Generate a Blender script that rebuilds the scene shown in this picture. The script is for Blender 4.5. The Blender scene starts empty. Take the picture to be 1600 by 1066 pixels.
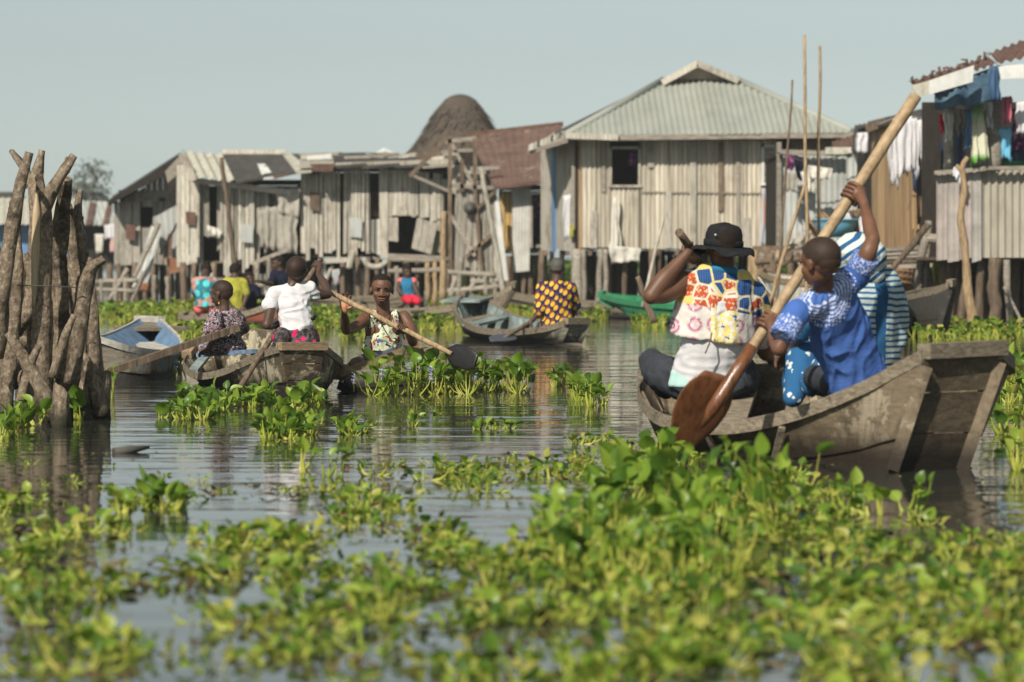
import bpy, bmesh, math, random
import numpy as np
from mathutils import Vector, Matrix, noise
random.seed(7)
rng = np.random.default_rng(11)
scene = bpy.context.scene
COL = scene.collection
R = math.radians

# ------------------------------------------------------------------ camera, sky, sun
H = 0.92                      # the camera is held low, from another boat
F = 5000.0                    # focal length in pixels of the 1600 px wide photograph
PITCH = math.atan(133 / F)
cam_d = bpy.data.cameras.new('camera')
cam = bpy.data.objects.new('camera', cam_d)
COL.objects.link(cam)
cam.location = (0, 0, H)
cam.rotation_euler = (math.pi / 2 - PITCH, 0, 0)
cam_d.sensor_width = 36
cam_d.lens = F / 1600 * 36
cam_d.clip_start = 0.1
cam_d.clip_end = 6000
cam_d.dof.use_dof = True
cam_d.dof.focus_distance = 20.3
cam_d.dof.aperture_fstop = 3.8
scene.camera = cam

SUN = Vector((-0.33, -0.72, 0.64)).normalized()
world = bpy.data.worlds.new('World')
scene.world = world
world.use_nodes = True
wn = world.node_tree
wn.nodes.clear()
w_out = wn.nodes.new('ShaderNodeOutputWorld')
w_bg = wn.nodes.new('ShaderNodeBackground')
w_hs = wn.nodes.new('ShaderNodeHueSaturation')
sky = wn.nodes.new('ShaderNodeTexSky')
sky.sky_type = 'NISHITA'
sky.sun_disc = False
sky.sun_elevation = math.asin(SUN.z)
sky.sun_rotation = math.atan2(SUN.x, SUN.y)
sky.air_density = 1.0
sky.dust_density = 0.35
sky.ozone_density = 2.5
w_hs.inputs['Saturation'].default_value = 0.19
w_bg.inputs["Strength"].default_value = 0.0475
wn.links.new(sky.outputs[0], w_hs.inputs['Color'])
w_mx = wn.nodes.new('ShaderNodeMix'); w_mx.data_type = 'RGBA'; w_mx.blend_type = 'MULTIPLY'; w_mx.inputs[0].default_value = 1.0
w_mx.inputs[7].default_value = (0.89, 1.0, 0.985, 1)      # the dusty air greys the blue towards green
wn.links.new(w_hs.outputs[0], w_mx.inputs[6])
wn.links.new(w_mx.outputs[2], w_bg.inputs['Color'])
wn.links.new(w_bg.outputs[0], w_out.inputs['Surface'])
sun_d = bpy.data.lights.new('sun', 'SUN')
sun_d.energy = 3.35
sun_d.angle = R(1.0)
sun_d.color = (1.0, 0.93, 0.82)
sun_o = bpy.data.objects.new('sun', sun_d)
COL.objects.link(sun_o)
sun_o.rotation_euler = SUN.to_track_quat('Z', 'Y').to_euler()
scene.view_settings.view_transform = 'Standard'
scene.view_settings.look = 'None'
scene.view_settings.exposure = 0.68
scene.view_settings.gamma = 1
scene.view_settings.use_curve_mapping = False
scene.cycles.max_bounces = 6
scene.cycles.transparent_max_bounces = 4
scene.cycles.sample_clamp_indirect = 6
scene.cycles.use_denoising = True

HAZE = 0.0006
# ------------------------------------------------------------------ measuring: where a thing of the photograph stands
def ray(px, py):
    x = (px - 800) / F
    y = -(py - 533) / F
    c, s = math.cos(PITCH), math.sin(PITCH)
    return Vector((x, c + y * s, -s + y * c))
def J(px, py, d):                       # the point d metres away
    r = ray(px, py)
    return Vector((0, 0, H)) + r * (d / r.y)
def W(px, py, z=0.0):                   # the point on the level z
    r = ray(px, py)
    return Vector((0, 0, H)) + r * ((z - H) / r.z)
def lerp(a, b, t): return a + (b - a) * t
def interp(tab, u):                     # tab: rows of Vectors, u in 0..len-1
    i = min(int(u), len(tab) - 2)
    t = u - i
    return tab[i].lerp(tab[i + 1], t)

# ------------------------------------------------------------------ objects
def tag(o, label=None, cat=None, group=None, kind=None):
    if label: o['label'] = label
    if cat: o['category'] = cat
    if group: o['group'] = group
    if kind: o['kind'] = kind
    return o
def thing(name, label, cat, loc, group=None):
    o = bpy.data.objects.new(name, None)
    COL.objects.link(o)
    o.location = loc
    o.empty_display_size = 0.2
    return tag(o, label, cat, group)
def wloc(o):
    v = Vector((0, 0, 0))
    while o is not None:
        v += o.location
        o = o.parent
    return v

class MB:
    """collects faces given in world coordinates"""
    def __init__(s): s.v = []; s.f = []; s.smooth = []
    def add(s, vs, fs, smooth=False):
        n = len(s.v)
        s.v.extend([tuple(v) for v in vs])
        s.f.extend([tuple(i + n for i in f) for f in fs])
        s.smooth.extend([smooth] * len(fs))
        return s
    def hexa(s, c):                      # 8 corners: bottom ring 0-3, top ring 4-7
        return s.add(c, [(3, 2, 1, 0), (4, 5, 6, 7), (0, 1, 5, 4), (1, 2, 6, 5), (2, 3, 7, 6), (3, 0, 4, 7)])
    def box(s, a, b):
        (x0, y0, z0), (x1, y1, z1) = a, b
        return s.hexa([(x0, y0, z0), (x1, y0, z0), (x1, y1, z0), (x0, y1, z0), (x0, y0, z1), (x1, y0, z1), (x1, y1, z1), (x0, y1, z1)])
    def bar(s, a, b, w, h, up=(0, 0, 1)):   # a beam of rectangular section
        a = Vector(a); b = Vector(b)
        d = (b - a).normalized()
        u = Vector(up)
        if abs(d.dot(u)) > 0.95: u = Vector((0, 1, 0))
        x = d.cross(u).normalized() * w / 2
        z = x.cross(d).normalized() * h / 2
        return s.hexa([a - x - z, a + x - z, a + x + z, a - x + z, b - x - z, b + x - z, b + x + z, b - x + z])
    def slab(s, q, t):                   # quad of four points given a thickness along its normal
        q = [Vector(p) for p in q]
        n = (q[1] - q[0]).cross(q[3] - q[0]).normalized() * t
        return s.hexa([p - n for p in q] + q)
    def tube(s, pts, rad, sides=8, caps=True, side=None, smooth=True, wob=0.0):
        pts = [Vector(p) for p in pts]
        n = len(pts)
        if not isinstance(rad, (list, tuple)): rad = [rad] * n
        if len(rad) != n:
            rad = [lerp(rad[0], rad[-1], i / (n - 1)) if len(rad) == 2 else rad[min(int(i * len(rad) / n), len(rad) - 1)] for i in range(n)]
        vs = []; fs = []
        prev = None
        for i, p in enumerate(pts):
            t = (pts[min(i + 1, n - 1)] - pts[max(i - 1, 0)]).normalized()
            if side is not None:
                x = (Vector(side) - t * t.dot(Vector(side)))
            elif prev is None:
                x = t.cross(Vector((0.13, 0.97, 0.2)) if abs(t.y) < 0.9 else Vector((1, 0, 0.1)))
            else:
                x = prev - t * t.dot(prev)
            x.normalize(); prev = x
            y = t.cross(x)
            r = rad[i]
            ra, rb = r if isinstance(r, (tuple, list)) else (r, r)
            for k in range(sides):
                an = 2 * math.pi * k / sides
                q = 1.0
                if wob: q += wob * noise.noise(p * 7 + Vector((math.cos(an), math.sin(an), 0)) * 1.3)
                vs.append(p + x * math.cos(an) * ra * q + y * math.sin(an) * rb * q)
        for i in range(n - 1):
            for k in range(sides):
                a = i * sides + k; b = i * sides + (k + 1) % sides
                fs.append((a, b, b + sides, a + sides))
        s.add(vs, fs, smooth)
        if caps:
            m = len(s.v) - n * sides
            s.f.append(tuple(m + k for k in reversed(range(sides)))); s.smooth.append(False)
            s.f.append(tuple(m + (n - 1) * sides + k for k in range(sides))); s.smooth.append(False)
        return s
    def ball(s, c, r, M=None, nu=12, nv=8, smooth=True, keep=None):
        c = Vector(c)
        if not isinstance(r, (tuple, list)): r = (r, r, r)
        vs = []; fs = []
        for j in range(nv + 1):
            th = math.pi * j / nv
            for i in range(nu):
                ph = 2 * math.pi * i / nu
                v = Vector((r[0] * math.sin(th) * math.cos(ph), r[1] * math.sin(th) * math.sin(ph), r[2] * math.cos(th)))
                vs.append(c + (M @ v if M is not None else v))
        for j in range(nv):
            for i in range(nu):
                q = (j * nu + i, (j + 1) * nu + i, (j + 1) * nu + (i + 1) % nu, j * nu + (i + 1) % nu)
                if keep is None or all(keep(vs[k] - c) for k in q): fs.append(q)
        return s.add(vs, fs, smooth)
    def lathe(s, c, prof, sides=20, M=None):  # prof: (radius, height) rows
        c = Vector(c); vs = []; fs = []
        for r, z in prof:
            for k in range(sides):
                an = 2 * math.pi * k / sides
                v = Vector((r * math.cos(an), r * math.sin(an), z))
                vs.append(c + (M @ v if M is not None else v))
        for i in range(len(prof) - 1):
            for k in range(sides):
                a = i * sides + k; b = i * sides + (k + 1) % sides
                fs.append((a, b, b + sides, a + sides))
        return s.add(vs, fs, True)
    def mesh(s, name, off=Vector((0, 0, 0)), mats=None):
        me = bpy.data.meshes.new(name)
        me.from_pydata([(v[0] - off[0], v[1] - off[1], v[2] - off[2]) for v in s.v], [], s.f)
        me.polygons.foreach_set('use_smooth', s.smooth)
        me.update()
        if mats is not None:
            for m in (mats if isinstance(mats, (list, tuple)) else [mats]): me.materials.append(m)
        return me
    def build(s, name, mat, parent=None, loc=None, label=None):
        """links the faces as ONE object; with a parent they become its part"""
        if loc is None:
            if parent is not None: loc = wloc(parent)
            else:
                a = np.array(s.v); loc = Vector(((a[:, 0].min() + a[:, 0].max()) / 2, (a[:, 1].min() + a[:, 1].max()) / 2, a[:, 2].min()))
        else: loc = Vector(loc)
        o = bpy.data.objects.new(name, s.mesh(name, loc, mat))
        COL.objects.link(o)
        if parent is not None:
            o.parent = parent
            o.location = loc - wloc(parent)
        else: o.location = loc
        if label: o['label'] = label
        return o
def own(name, mb, mat, label, cat, group=None, kind=None):
    return tag(mb.build(name, mat), label, cat, group, kind)

def crom(pts, n=6):                    # smooth curve through points
    pts = [Vector(p) for p in pts]
    if len(pts) < 3: return [pts[0].lerp(pts[-1], i / n) for i in range(n + 1)]
    P = [pts[0] * 2 - pts[1]] + pts + [pts[-1] * 2 - pts[-2]]
    out = []
    for i in range(1, len(P) - 2):
        for k in range(n):
            t = k / n
            a, b, c, d = P[i - 1], P[i], P[i + 1], P[i + 2]
            out.append(0.5 * ((2 * b) + (c - a) * t + (2 * a - 5 * b + 4 * c - d) * t * t + (3 * b - a - 3 * c + d) * t ** 3))
    out.append(pts[-1])
    return out
def spread(vals, n):                   # resample numbers or pairs to n values
    out = []
    for i in range(n):
        u = i / (n - 1) * (len(vals) - 1)
        k = min(int(u), len(vals) - 2); t = u - k
        a, b = vals[k], vals[k + 1]
        a = a if isinstance(a, tuple) else (a, a); b = b if isinstance(b, tuple) else (b, b)
        t = t * t * (3 - 2 * t)
        out.append((lerp(a[0], b[0], t), lerp(a[1], b[1], t)))
    return out

# ------------------------------------------------------------------ materials
MATS = {}
def srgb(r, g, b):
    f = lambda c: ((c / 255 + 0.055) / 1.055) ** 2.4 if c / 255 > 0.04045 else c / 255 / 12.92
    return (f(r), f(g), f(b))
def new_mat(name):
    m = bpy.data.materials.new(name)
    m.use_nodes = True
    nt = m.node_tree
    nt.nodes.clear()
    out = nt.nodes.new('ShaderNodeOutputMaterial')
    p = nt.nodes.new('ShaderNodeBsdfPrincipled')
    nt.links.new(p.outputs[0], out.inputs[0])
    MATS[name] = m
    return m, nt, p, out
def coords(nt, scale=(1, 1, 1), rot=(0, 0, 0), kind='Object', loc=(0, 0, 0)):
    tc = nt.nodes.new('ShaderNodeTexCoord')
    mp = nt.nodes.new('ShaderNodeMapping')
    mp.inputs['Scale'].default_value = scale
    mp.inputs['Rotation'].default_value = rot
    mp.inputs['Location'].default_value = loc
    nt.links.new(tc.outputs[kind], mp.inputs[0])
    return mp.outputs[0]
def nz(nt, vec, scale, detail=4, rough=0.6, dist=0.0):
    n = nt.nodes.new('ShaderNodeTexNoise')
    n.inputs['Scale'].default_value = scale
    n.inputs['Detail'].default_value = detail
    n.inputs['Roughness'].default_value = rough
    n.inputs['Distortion'].default_value = dist
    if vec is not None: nt.links.new(vec, n.inputs['Vector'])
    return n.outputs['Fac']
def ramp(nt, fac, stops, const=False):
    r = nt.nodes.new('ShaderNodeValToRGB')
    r.color_ramp.interpolation = 'CONSTANT' if const else 'LINEAR'
    el = r.color_ramp.elements
    while len(el) < len(stops): el.new(0.5)
    for e, (p, c) in zip(el, stops):
        e.position = p
        c = c if isinstance(c, (tuple, list)) else (c, c, c)
        e.color = (c[0], c[1], c[2], 1)
    nt.links.new(fac, r.inputs[0])
    return r.outputs[0]
def mix(nt, fac, a, b, mode='MIX'):
    m = nt.nodes.new('ShaderNodeMix')
    m.data_type = 'RGBA'; m.blend_type = mode
    if isinstance(fac, (int, float)): m.inputs[0].default_value = fac
    else: nt.links.new(fac, m.inputs[0])
    for k, x in ((6, a), (7, b)):
        if isinstance(x, (tuple, list)): m.inputs[k].default_value = (x[0], x[1], x[2], 1)
        else: nt.links.new(x, m.inputs[k])
    return m.outputs[2]
def math_(nt, op, a, b=0.0, c=None):
    m = nt.nodes.new('ShaderNodeMath'); m.operation = op
    for k, x in enumerate((a, b) if c is None else (a, b, c)):
        if isinstance(x, (int, float)): m.inputs[k].default_value = x
        else: nt.links.new(x, m.inputs[k])
    return m.outputs[0]
def bump(nt, p, height, strength=0.4, dist=0.01):
    b = nt.nodes.new('ShaderNodeBump')
    b.inputs['Strength'].default_value = strength
    b.inputs['Distance'].default_value = dist
    nt.links.new(height, b.inputs['Height'])
    nt.links.new(b.outputs[0], p.inputs['Normal'])
def vary(nt, col, amount):             # each piece a little lighter or darker
    oi = nt.nodes.new('ShaderNodeObjectInfo')
    f = math_(nt, 'MULTIPLY_ADD', oi.outputs['Random'], amount, 1 - amount / 2)
    h = nt.nodes.new('ShaderNodeHueSaturation')
    nt.links.new(col, h.inputs['Color']); nt.links.new(f, h.inputs['Value'])
    return h.outputs[0]
def rough_mat(name, cols, scale=(1, 1, 1), ns=8, detail=6, rough=0.85, bmp=0.5, bd=0.01, rnd=0.35, stain=None, stain_scale=2.0, stain_at=(0.55, 0.7), spec=0.3, fine=None):
    """weathered surface: a stretched grain between the given colours, with patches of stain on top"""
    m, nt, p, out = new_mat(name)
    v = coords(nt, scale)
    oi = nt.nodes.new('ShaderNodeObjectInfo')
    va = nt.nodes.new('ShaderNodeVectorMath'); va.operation = 'ADD'
    nt.links.new(v, va.inputs[0])
    sc = nt.nodes.new('ShaderNodeVectorMath'); sc.operation = 'SCALE'
    cx = nt.nodes.new('ShaderNodeCombineXYZ')
    for k in range(3): nt.links.new(oi.outputs['Random'], cx.inputs[k])
    nt.links.new(cx.outputs[0], sc.inputs[0]); sc.inputs['Scale'].default_value = 37.0
    nt.links.new(sc.outputs[0], va.inputs[1])
    v = va.outputs[0]
    n = nz(nt, v, ns, detail, 0.65)
    k = len(cols)
    c = ramp(nt, n, [(0.28 + 0.44 * i / max(1, k - 1), cols[i]) for i in range(k)])
    if stain is not None:
        s = nz(nt, coords(nt), stain_scale, 5, 0.7)
        c = mix(nt, ramp(nt, s, [(stain_at[0], 0), (stain_at[1], 1)]), c, stain)
    c = vary(nt, c, rnd)
    nt.links.new(c, p.inputs['Base Color'])
    p.inputs['Roughness'].default_value = rough
    p.inputs['Specular IOR Level'].default_value = spec
    bump(nt, p, n, bmp, bd)
    return m
# weathered timber, upright grain and level grain
PLANK = rough_mat('grey_plank', [(0.15, 0.13, 0.105), (0.34, 0.31, 0.26), (0.50, 0.47, 0.41)], (9, 9, 0.7), 6, stain=(0.10, 0.075, 0.05), stain_scale=1.6, stain_at=(0.56, 0.78), rnd=0.5)
PALE = rough_mat('pale_plank', [(0.21, 0.185, 0.145), (0.45, 0.415, 0.345), (0.63, 0.595, 0.51)], (9, 9, 0.6), 5, stain=(0.17, 0.12, 0.08), stain_scale=1.9, stain_at=(0.52, 0.76), rnd=0.5)
BROWN = rough_mat('brown_timber', [(0.05, 0.035, 0.023), (0.14, 0.10, 0.068), (0.26, 0.20, 0.145)], (6, 6, 0.8), 6, rnd=0.5)
BEAM = rough_mat('grey_beam', [(0.11, 0.09, 0.07), (0.28, 0.245, 0.20), (0.42, 0.38, 0.32)], (0.8, 6, 8), 6, rnd=0.4)
DARKW = rough_mat('dark_and_shaded_timber', [(0.012, 0.010, 0.008), (0.035, 0.028, 0.022)], (3, 3, 1), 6, rnd=0.3)  # dark timber; under the floors its near-black colour stands for shade
POLE = rough_mat('pole_wood', [(0.14, 0.09, 0.05), (0.33, 0.23, 0.13), (0.46, 0.34, 0.20)], (5, 5, 1.2), 7, rnd=0.25)
BARK = rough_mat('bark', [(0.030, 0.021, 0.014), (0.16, 0.12, 0.082), (0.26, 0.205, 0.145), (0.52, 0.44, 0.33)], (10, 10, 7), 4.5, 12, rnd=0.3, bmp=0.9, bd=0.02, stain=(0.06, 0.045, 0.03), stain_scale=5, stain_at=(0.5, 0.62))
nt = BARK.node_tree                    # the foot of each stake is dark and slimy
p = [n for n in nt.nodes if n.type == 'BSDF_PRINCIPLED'][0]
src_ = p.inputs['Base Color'].links[0].from_socket
geo = nt.nodes.new('ShaderNodeNewGeometry'); sp = nt.nodes.new('ShaderNodeSeparateXYZ'); nt.links.new(geo.outputs['Position'], sp.inputs[0])
hh_ = math_(nt, 'ADD', sp.outputs['Z'], math_(nt, 'MULTIPLY', nz(nt, coords(nt), 9, 4), -0.12))
nt.links.new(mix(nt, ramp(nt, hh_, [(0.0, 0.85), (0.10, 0)]), src_, (0.022, 0.024, 0.012)), p.inputs['Base Color'])
CUTWOOD = rough_mat('bared_wood', [(0.36, 0.26, 0.15), (0.58, 0.46, 0.30)], (12, 12, 1.0), 5, rnd=0.1)
TIN = rough_mat('weathered_tin', [(0.30, 0.31, 0.29), (0.52, 0.53, 0.50)], (1, 1, 0.5), 3, rough=0.55, spec=0.5, bmp=0.1, rnd=0.25, stain=(0.17, 0.085, 0.045), stain_scale=1.6, stain_at=(0.60, 0.72))
ROOFTIN = rough_mat('pale_roof_tin', [(0.27, 0.285, 0.245), (0.37, 0.385, 0.335)], (1, 0.6, 0.6), 1.4, rough=0.6, spec=0.4, bmp=0.05, rnd=0.09, stain=(0.24, 0.215, 0.16), stain_scale=1.0, stain_at=(0.58, 0.9))
ASBEST = rough_mat('fibre_cement', [(0.24, 0.225, 0.18), (0.47, 0.45, 0.37), (0.60, 0.58, 0.49)], (2, 2, 2), 3, rnd=0.25)
DARKTIN = rough_mat('dark_roof_sheet', [(0.035, 0.033, 0.028), (0.10, 0.095, 0.085)], (1, 1, 1), 4, rough=0.7, rnd=0.3)
RUST = rough_mat('rusty_tin', [(0.065, 0.035, 0.025), (0.12, 0.065, 0.046), (0.18, 0.11, 0.08)], (1.5, 1, 1), 2.5, rough=0.75, rnd=0.2, bmp=0.1)
m, nt, p, out = new_mat('patched_rusty_tin')   # the brown roof with worn pale rows
v = coords(nt, (1.2, 1.2, 5))
c = ramp(nt, nz(nt, coords(nt), 2.5, 5, 0.6), [(0.3, (0.095, 0.058, 0.042)), (0.6, (0.155, 0.092, 0.068)), (0.8, (0.22, 0.15, 0.115))])
s = ramp(nt, nz(nt, v, 1.6, 6, 0.75), [(0.60, 0), (0.66, 1)])
c = mix(nt, s, c, (0.42, 0.34, 0.27))
nt.links.new(c, p.inputs['Base Color']); p.inputs['Roughness'].default_value = 0.7
RUSTROOF = m
TANWALL = rough_mat('tan_sheet', [(0.22, 0.13, 0.065), (0.36, 0.235, 0.125), (0.44, 0.30, 0.17)], (3, 3, 0.3), 3, rnd=0.35, rough=0.7)
BLUETIN = rough_mat('blue_tin', [(0.025, 0.06, 0.13), (0.055, 0.12, 0.22)], (2, 2, 0.6), 3, rnd=0.4, rough=0.55, stain=(0.13, 0.07, 0.04), stain_scale=3, stain_at=(0.56, 0.62))
BLUEWALL = rough_mat('blue_paint', [(0.10, 0.20, 0.36), (0.15, 0.27, 0.44)], (1, 1, 1), 2, rnd=0.1)
BLUETARP = rough_mat('blue_tarpaulin', [(0.035, 0.085, 0.14), (0.085, 0.15, 0.21)], (1, 1, 2), 2, rnd=0.0, rough=0.5, bmp=0.6, bd=0.05)
WHITEW = rough_mat('white_board', [(0.50, 0.50, 0.47), (0.74, 0.73, 0.69)], (2, 2, 1), 4, rnd=0.15)
THATCH = rough_mat('thatch', [(0.03, 0.023, 0.017), (0.11, 0.085, 0.065), (0.20, 0.165, 0.13)], (7, 7, 1.6), 5, 8, rough=0.95, bmp=1.0, bd=0.06, rnd=0.0)
GREYCLOTH = rough_mat('grey_cloth', [(0.24, 0.22, 0.18), (0.44, 0.41, 0.35)], (1, 1, 1), 4, rnd=0.2)
BASKET = rough_mat('woven_cane', [(0.14, 0.075, 0.035), (0.42, 0.27, 0.15)], (1, 1, 12), 12, 2, rnd=0.2, bmp=0.8)
YELLOWPL = rough_mat('yellow_cloth', [(0.34, 0.22, 0.08), (0.48, 0.33, 0.14)], (1, 1, 1), 3, rnd=0.2)

def flat_mat(name, col, rough=0.6, spec=0.4, var=0.12, sc=9, bmp=0.15, bd=0.01, sheen=0):
    a = tuple(c * (1 - var) for c in col); b = tuple(min(1, c * (1 + var)) for c in col)
    m = rough_mat(name, [a, b], (1, 1, 1), sc, 4, rough, bmp, bd, 0.0, spec=spec)
    return m
WHITECL = flat_mat('white_cotton', (0.60, 0.59, 0.60), 0.85, 0.1, 0.04, 14, 0.3, 0.02)
CREAMCL = flat_mat('cream_cotton', (0.60, 0.57, 0.50), 0.9, 0.1, 0.1)
GREENPL = flat_mat('green_paint', (0.03, 0.20, 0.085), 0.4, 0.5, 0.25)
DARKGREEN = flat_mat('dark_green_paint', (0.015, 0.06, 0.035), 0.5, 0.4, 0.3)
BLUEPL = flat_mat('blue_plastic', (0.16, 0.46, 0.66), 0.3, 0.5, 0.1)
REDCL = flat_mat('red_cotton', (0.62, 0.03, 0.06), 0.8, 0.1)
PINKCL = flat_mat('coral_cotton', (0.75, 0.16, 0.17), 0.8, 0.1)
TEALCL = flat_mat('blue_cotton', (0.03, 0.17, 0.30), 0.8, 0.1)
NAVYCL = flat_mat('navy_cotton', (0.012, 0.014, 0.03), 0.85, 0.1)
YELLOWCL = flat_mat('yellow_jersey', (0.34, 0.33, 0.05), 0.8, 0.1, 0.3, 20)
TROUSER = flat_mat('charcoal_trousers', (0.042, 0.047, 0.057), 0.85, 0.15, 0.25, 14, 0.6, 0.02)
AQUACL = flat_mat('aqua_cotton', (0.42, 0.62, 0.58), 0.85, 0.1)
GREYCL = flat_mat('slate_shorts', (0.075, 0.085, 0.105), 0.85, 0.1, 0.2)
BLACKCL = flat_mat('black_cotton', (0.020, 0.020, 0.022), 0.95, 0.08, 0.3, 30, 0.4)
BLACKPNT = flat_mat('black_wood', (0.012, 0.010, 0.010), 0.35, 0.5, 0.4, 20, 0.3)
EYEW = flat_mat('eye_white', (0.22, 0.17, 0.14), 0.25, 0.5, 0.02)
EYED = flat_mat('eye_dark', (0.010, 0.006, 0.005), 0.2, 0.5, 0.02)
HAIR = flat_mat('short_black_hair', (0.020, 0.014, 0.011), 0.9, 0.15, 0.4, 160, 0.8, 0.004)
LIP = flat_mat('lips', (0.13, 0.055, 0.042), 0.6, 0.3, 0.1)
SHAVED = flat_mat('shaved_scalp', (0.036, 0.022, 0.016), 0.62, 0.25, 0.25, 60, 0.3, 0.002)
BLUEPLAIN = flat_mat('royal_blue_cotton', (0.060, 0.135, 0.40), 0.8, 0.1, 0.1)
GOLD = flat_mat('gold', (0.6, 0.4, 0.12), 0.3, 0.8, 0.02)
def skin_mat(name, col):
    m, nt, p, out = new_mat(name)
    n = nz(nt, coords(nt), 11, 4, 0.6)
    c = ramp(nt, n, [(0.3, tuple(x * 0.78 for x in col)), (0.7, tuple(x * 1.2 for x in col))])
    nt.links.new(c, p.inputs['Base Color'])
    p.inputs['Roughness'].default_value = 0.5
    p.inputs['Specular IOR Level'].default_value = 0.38
    bump(nt, p, nz(nt, coords(nt), 140, 3), 0.12, 0.003)
    return m
SKIN = skin_mat('dark_skin', (0.135, 0.065, 0.038))
SKIN2 = skin_mat('brown_skin', (0.150, 0.070, 0.040))
SKIN3 = skin_mat('deep_skin', (0.078, 0.044, 0.030))
PALM = skin_mat('palm_skin', (0.38, 0.17, 0.085))

# painted boats
def boat_mat(name, wood, paint, paint_at, ns=2.2, dark=(0.02, 0.018, 0.015), stretch=(0.8, 3, 5), wl=0.07, turn=0):
    m, nt, p, out = new_mat(name)
    v = coords(nt, stretch)
    if turn:
        v0 = coords(nt, (1, 1, 1), (0, 0, R(turn)))
        m2 = nt.nodes.new('ShaderNodeMapping'); m2.inputs['Scale'].default_value = (0.22, 2.4, 2.4); nt.links.new(v0, m2.inputs[0]); v = m2.outputs[0]
    g = nz(nt, v, 9, 8, 0.72)
    c = ramp(nt, g, [(0.3, tuple(x * 0.45 for x in wood)), (0.55, wood), (0.75, tuple(x * 1.6 for x in wood))])
    q = nz(nt, coords(nt, (1, 1, 1.6)), ns, 9, 0.75)
    c = mix(nt, ramp(nt, q, [(paint_at, 0), (paint_at + 0.03, 1)]), c, paint)
    s = nz(nt, coords(nt, (2.5, 2.5, 0.7)), 3, 6, 0.7)
    c = mix(nt, ramp(nt, s, [(0.52, 0), (0.75, 0.75)]), c, dark)
    # the wet, weedy band by the waterline
    geo = nt.nodes.new('ShaderNodeNewGeometry'); sp = nt.nodes.new('ShaderNodeSeparateXYZ')
    nt.links.new(geo.outputs['Position'], sp.inputs[0])
    h = math_(nt, 'ADD', sp.outputs['Z'], math_(nt, 'MULTIPLY', s, -0.10))
    c = mix(nt, ramp(nt, h, [(0.0, 1), (wl, 0)]), c, dark)
    nt.links.new(c, p.inputs['Base Color'])
    p.inputs['Roughness'].default_value = 0.72
    p.inputs['Specular IOR Level'].default_value = 0.3
    bump(nt, p, g, 0.6, 0.012)
    return m
HULL_BIG = boat_mat('big_boat_hull', (0.20, 0.155, 0.10), (0.32, 0.265, 0.185), 0.57, 2.0, dark=(0.028, 0.020, 0.013), wl=0.16, turn=70)
STERN_BIG = boat_mat('stained_and_shaded_stern', (0.13, 0.098, 0.064), (0.21, 0.17, 0.12), 0.62, 2.5, dark=(0.015, 0.011, 0.008), wl=0.16)  # stain, with the shade on the overhanging stern put into the colour too
STERN_KID = boat_mat('brown_stained_stern', (0.085, 0.062, 0.038), (0.32, 0.27, 0.18), 0.60, 3.0, dark=(0.018, 0.013, 0.009), wl=0.12)
HULL_KID = boat_mat('peeling_cream_hull', (0.12, 0.09, 0.058), (0.44, 0.39, 0.27), 0.49, 3.6, dark=(0.022, 0.016, 0.011), wl=0.10, turn=70)
HULL_BLUE = boat_mat('peeling_blue_hull', (0.19, 0.165, 0.125), (0.10, 0.16, 0.22), 0.60, 2.5, wl=0.03)
IN_BLUE = boat_mat('blue_inside', (0.15, 0.23, 0.34), (0.15, 0.26, 0.42), 0.48, 3, dark=(0.12, 0.11, 0.10), wl=-0.05)
HULL_GREY = boat_mat('grey_green_hull', (0.17, 0.155, 0.115), (0.22, 0.22, 0.17), 0.55, 2.4)
IN_GREY = boat_mat('grey_green_inside', (0.20, 0.235, 0.22), (0.27, 0.33, 0.32), 0.5, 2, wl=-0.05)
HULL_DARK = boat_mat('dark_hull', (0.055, 0.05, 0.042), (0.09, 0.08, 0.065), 0.6, 2)
HULL_BROWN = boat_mat('brown_hull', (0.17, 0.135, 0.095), (0.22, 0.18, 0.13), 0.6, 2)
HULL_RED = boat_mat('red_brown_hull', (0.15, 0.12, 0.09), (0.24, 0.075, 0.045), 0.45, 1.5)
HULL_GREEN = boat_mat('green_hull', (0.035, 0.21, 0.10), (0.05, 0.27, 0.13), 0.5, 1.5, wl=-0.01)
HULL_WHITE = boat_mat('white_hull', (0.50, 0.48, 0.42), (0.30, 0.40, 0.44), 0.58, 2)
GUNW = rough_mat('gunwale_wood', [(0.085, 0.066, 0.045), (0.21, 0.172, 0.122), (0.33, 0.28, 0.21)], (2, 2.5, 7), 9, 7, rnd=0.25, stain=(0.05, 0.04, 0.03), stain_scale=4, stain_at=(0.58, 0.7))
GUNW_TAN = rough_mat('tan_gunwale_wood', [(0.12, 0.08, 0.045), (0.27, 0.19, 0.115), (0.36, 0.27, 0.17)], (2, 2.5, 7), 9, 7, rnd=0.25)
GUNW_WHITE = rough_mat('worn_white_rail', [(0.28, 0.25, 0.21), (0.60, 0.58, 0.52)], (2, 2, 5), 6, 6, rnd=0.15)
PADDLE = rough_mat('paddle_wood', [(0.19, 0.12, 0.065), (0.36, 0.255, 0.145), (0.46, 0.34, 0.21)], (3, 3, 3), 6, 5, rough=0.55, rnd=0.1)
BLADE = rough_mat('reddish_wet_wood', [(0.055, 0.022, 0.011), (0.155, 0.060, 0.024), (0.23, 0.105, 0.045)], (8, 8, 2.0), 3, 7, rough=0.28, spec=0.6, rnd=0.0)

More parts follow.
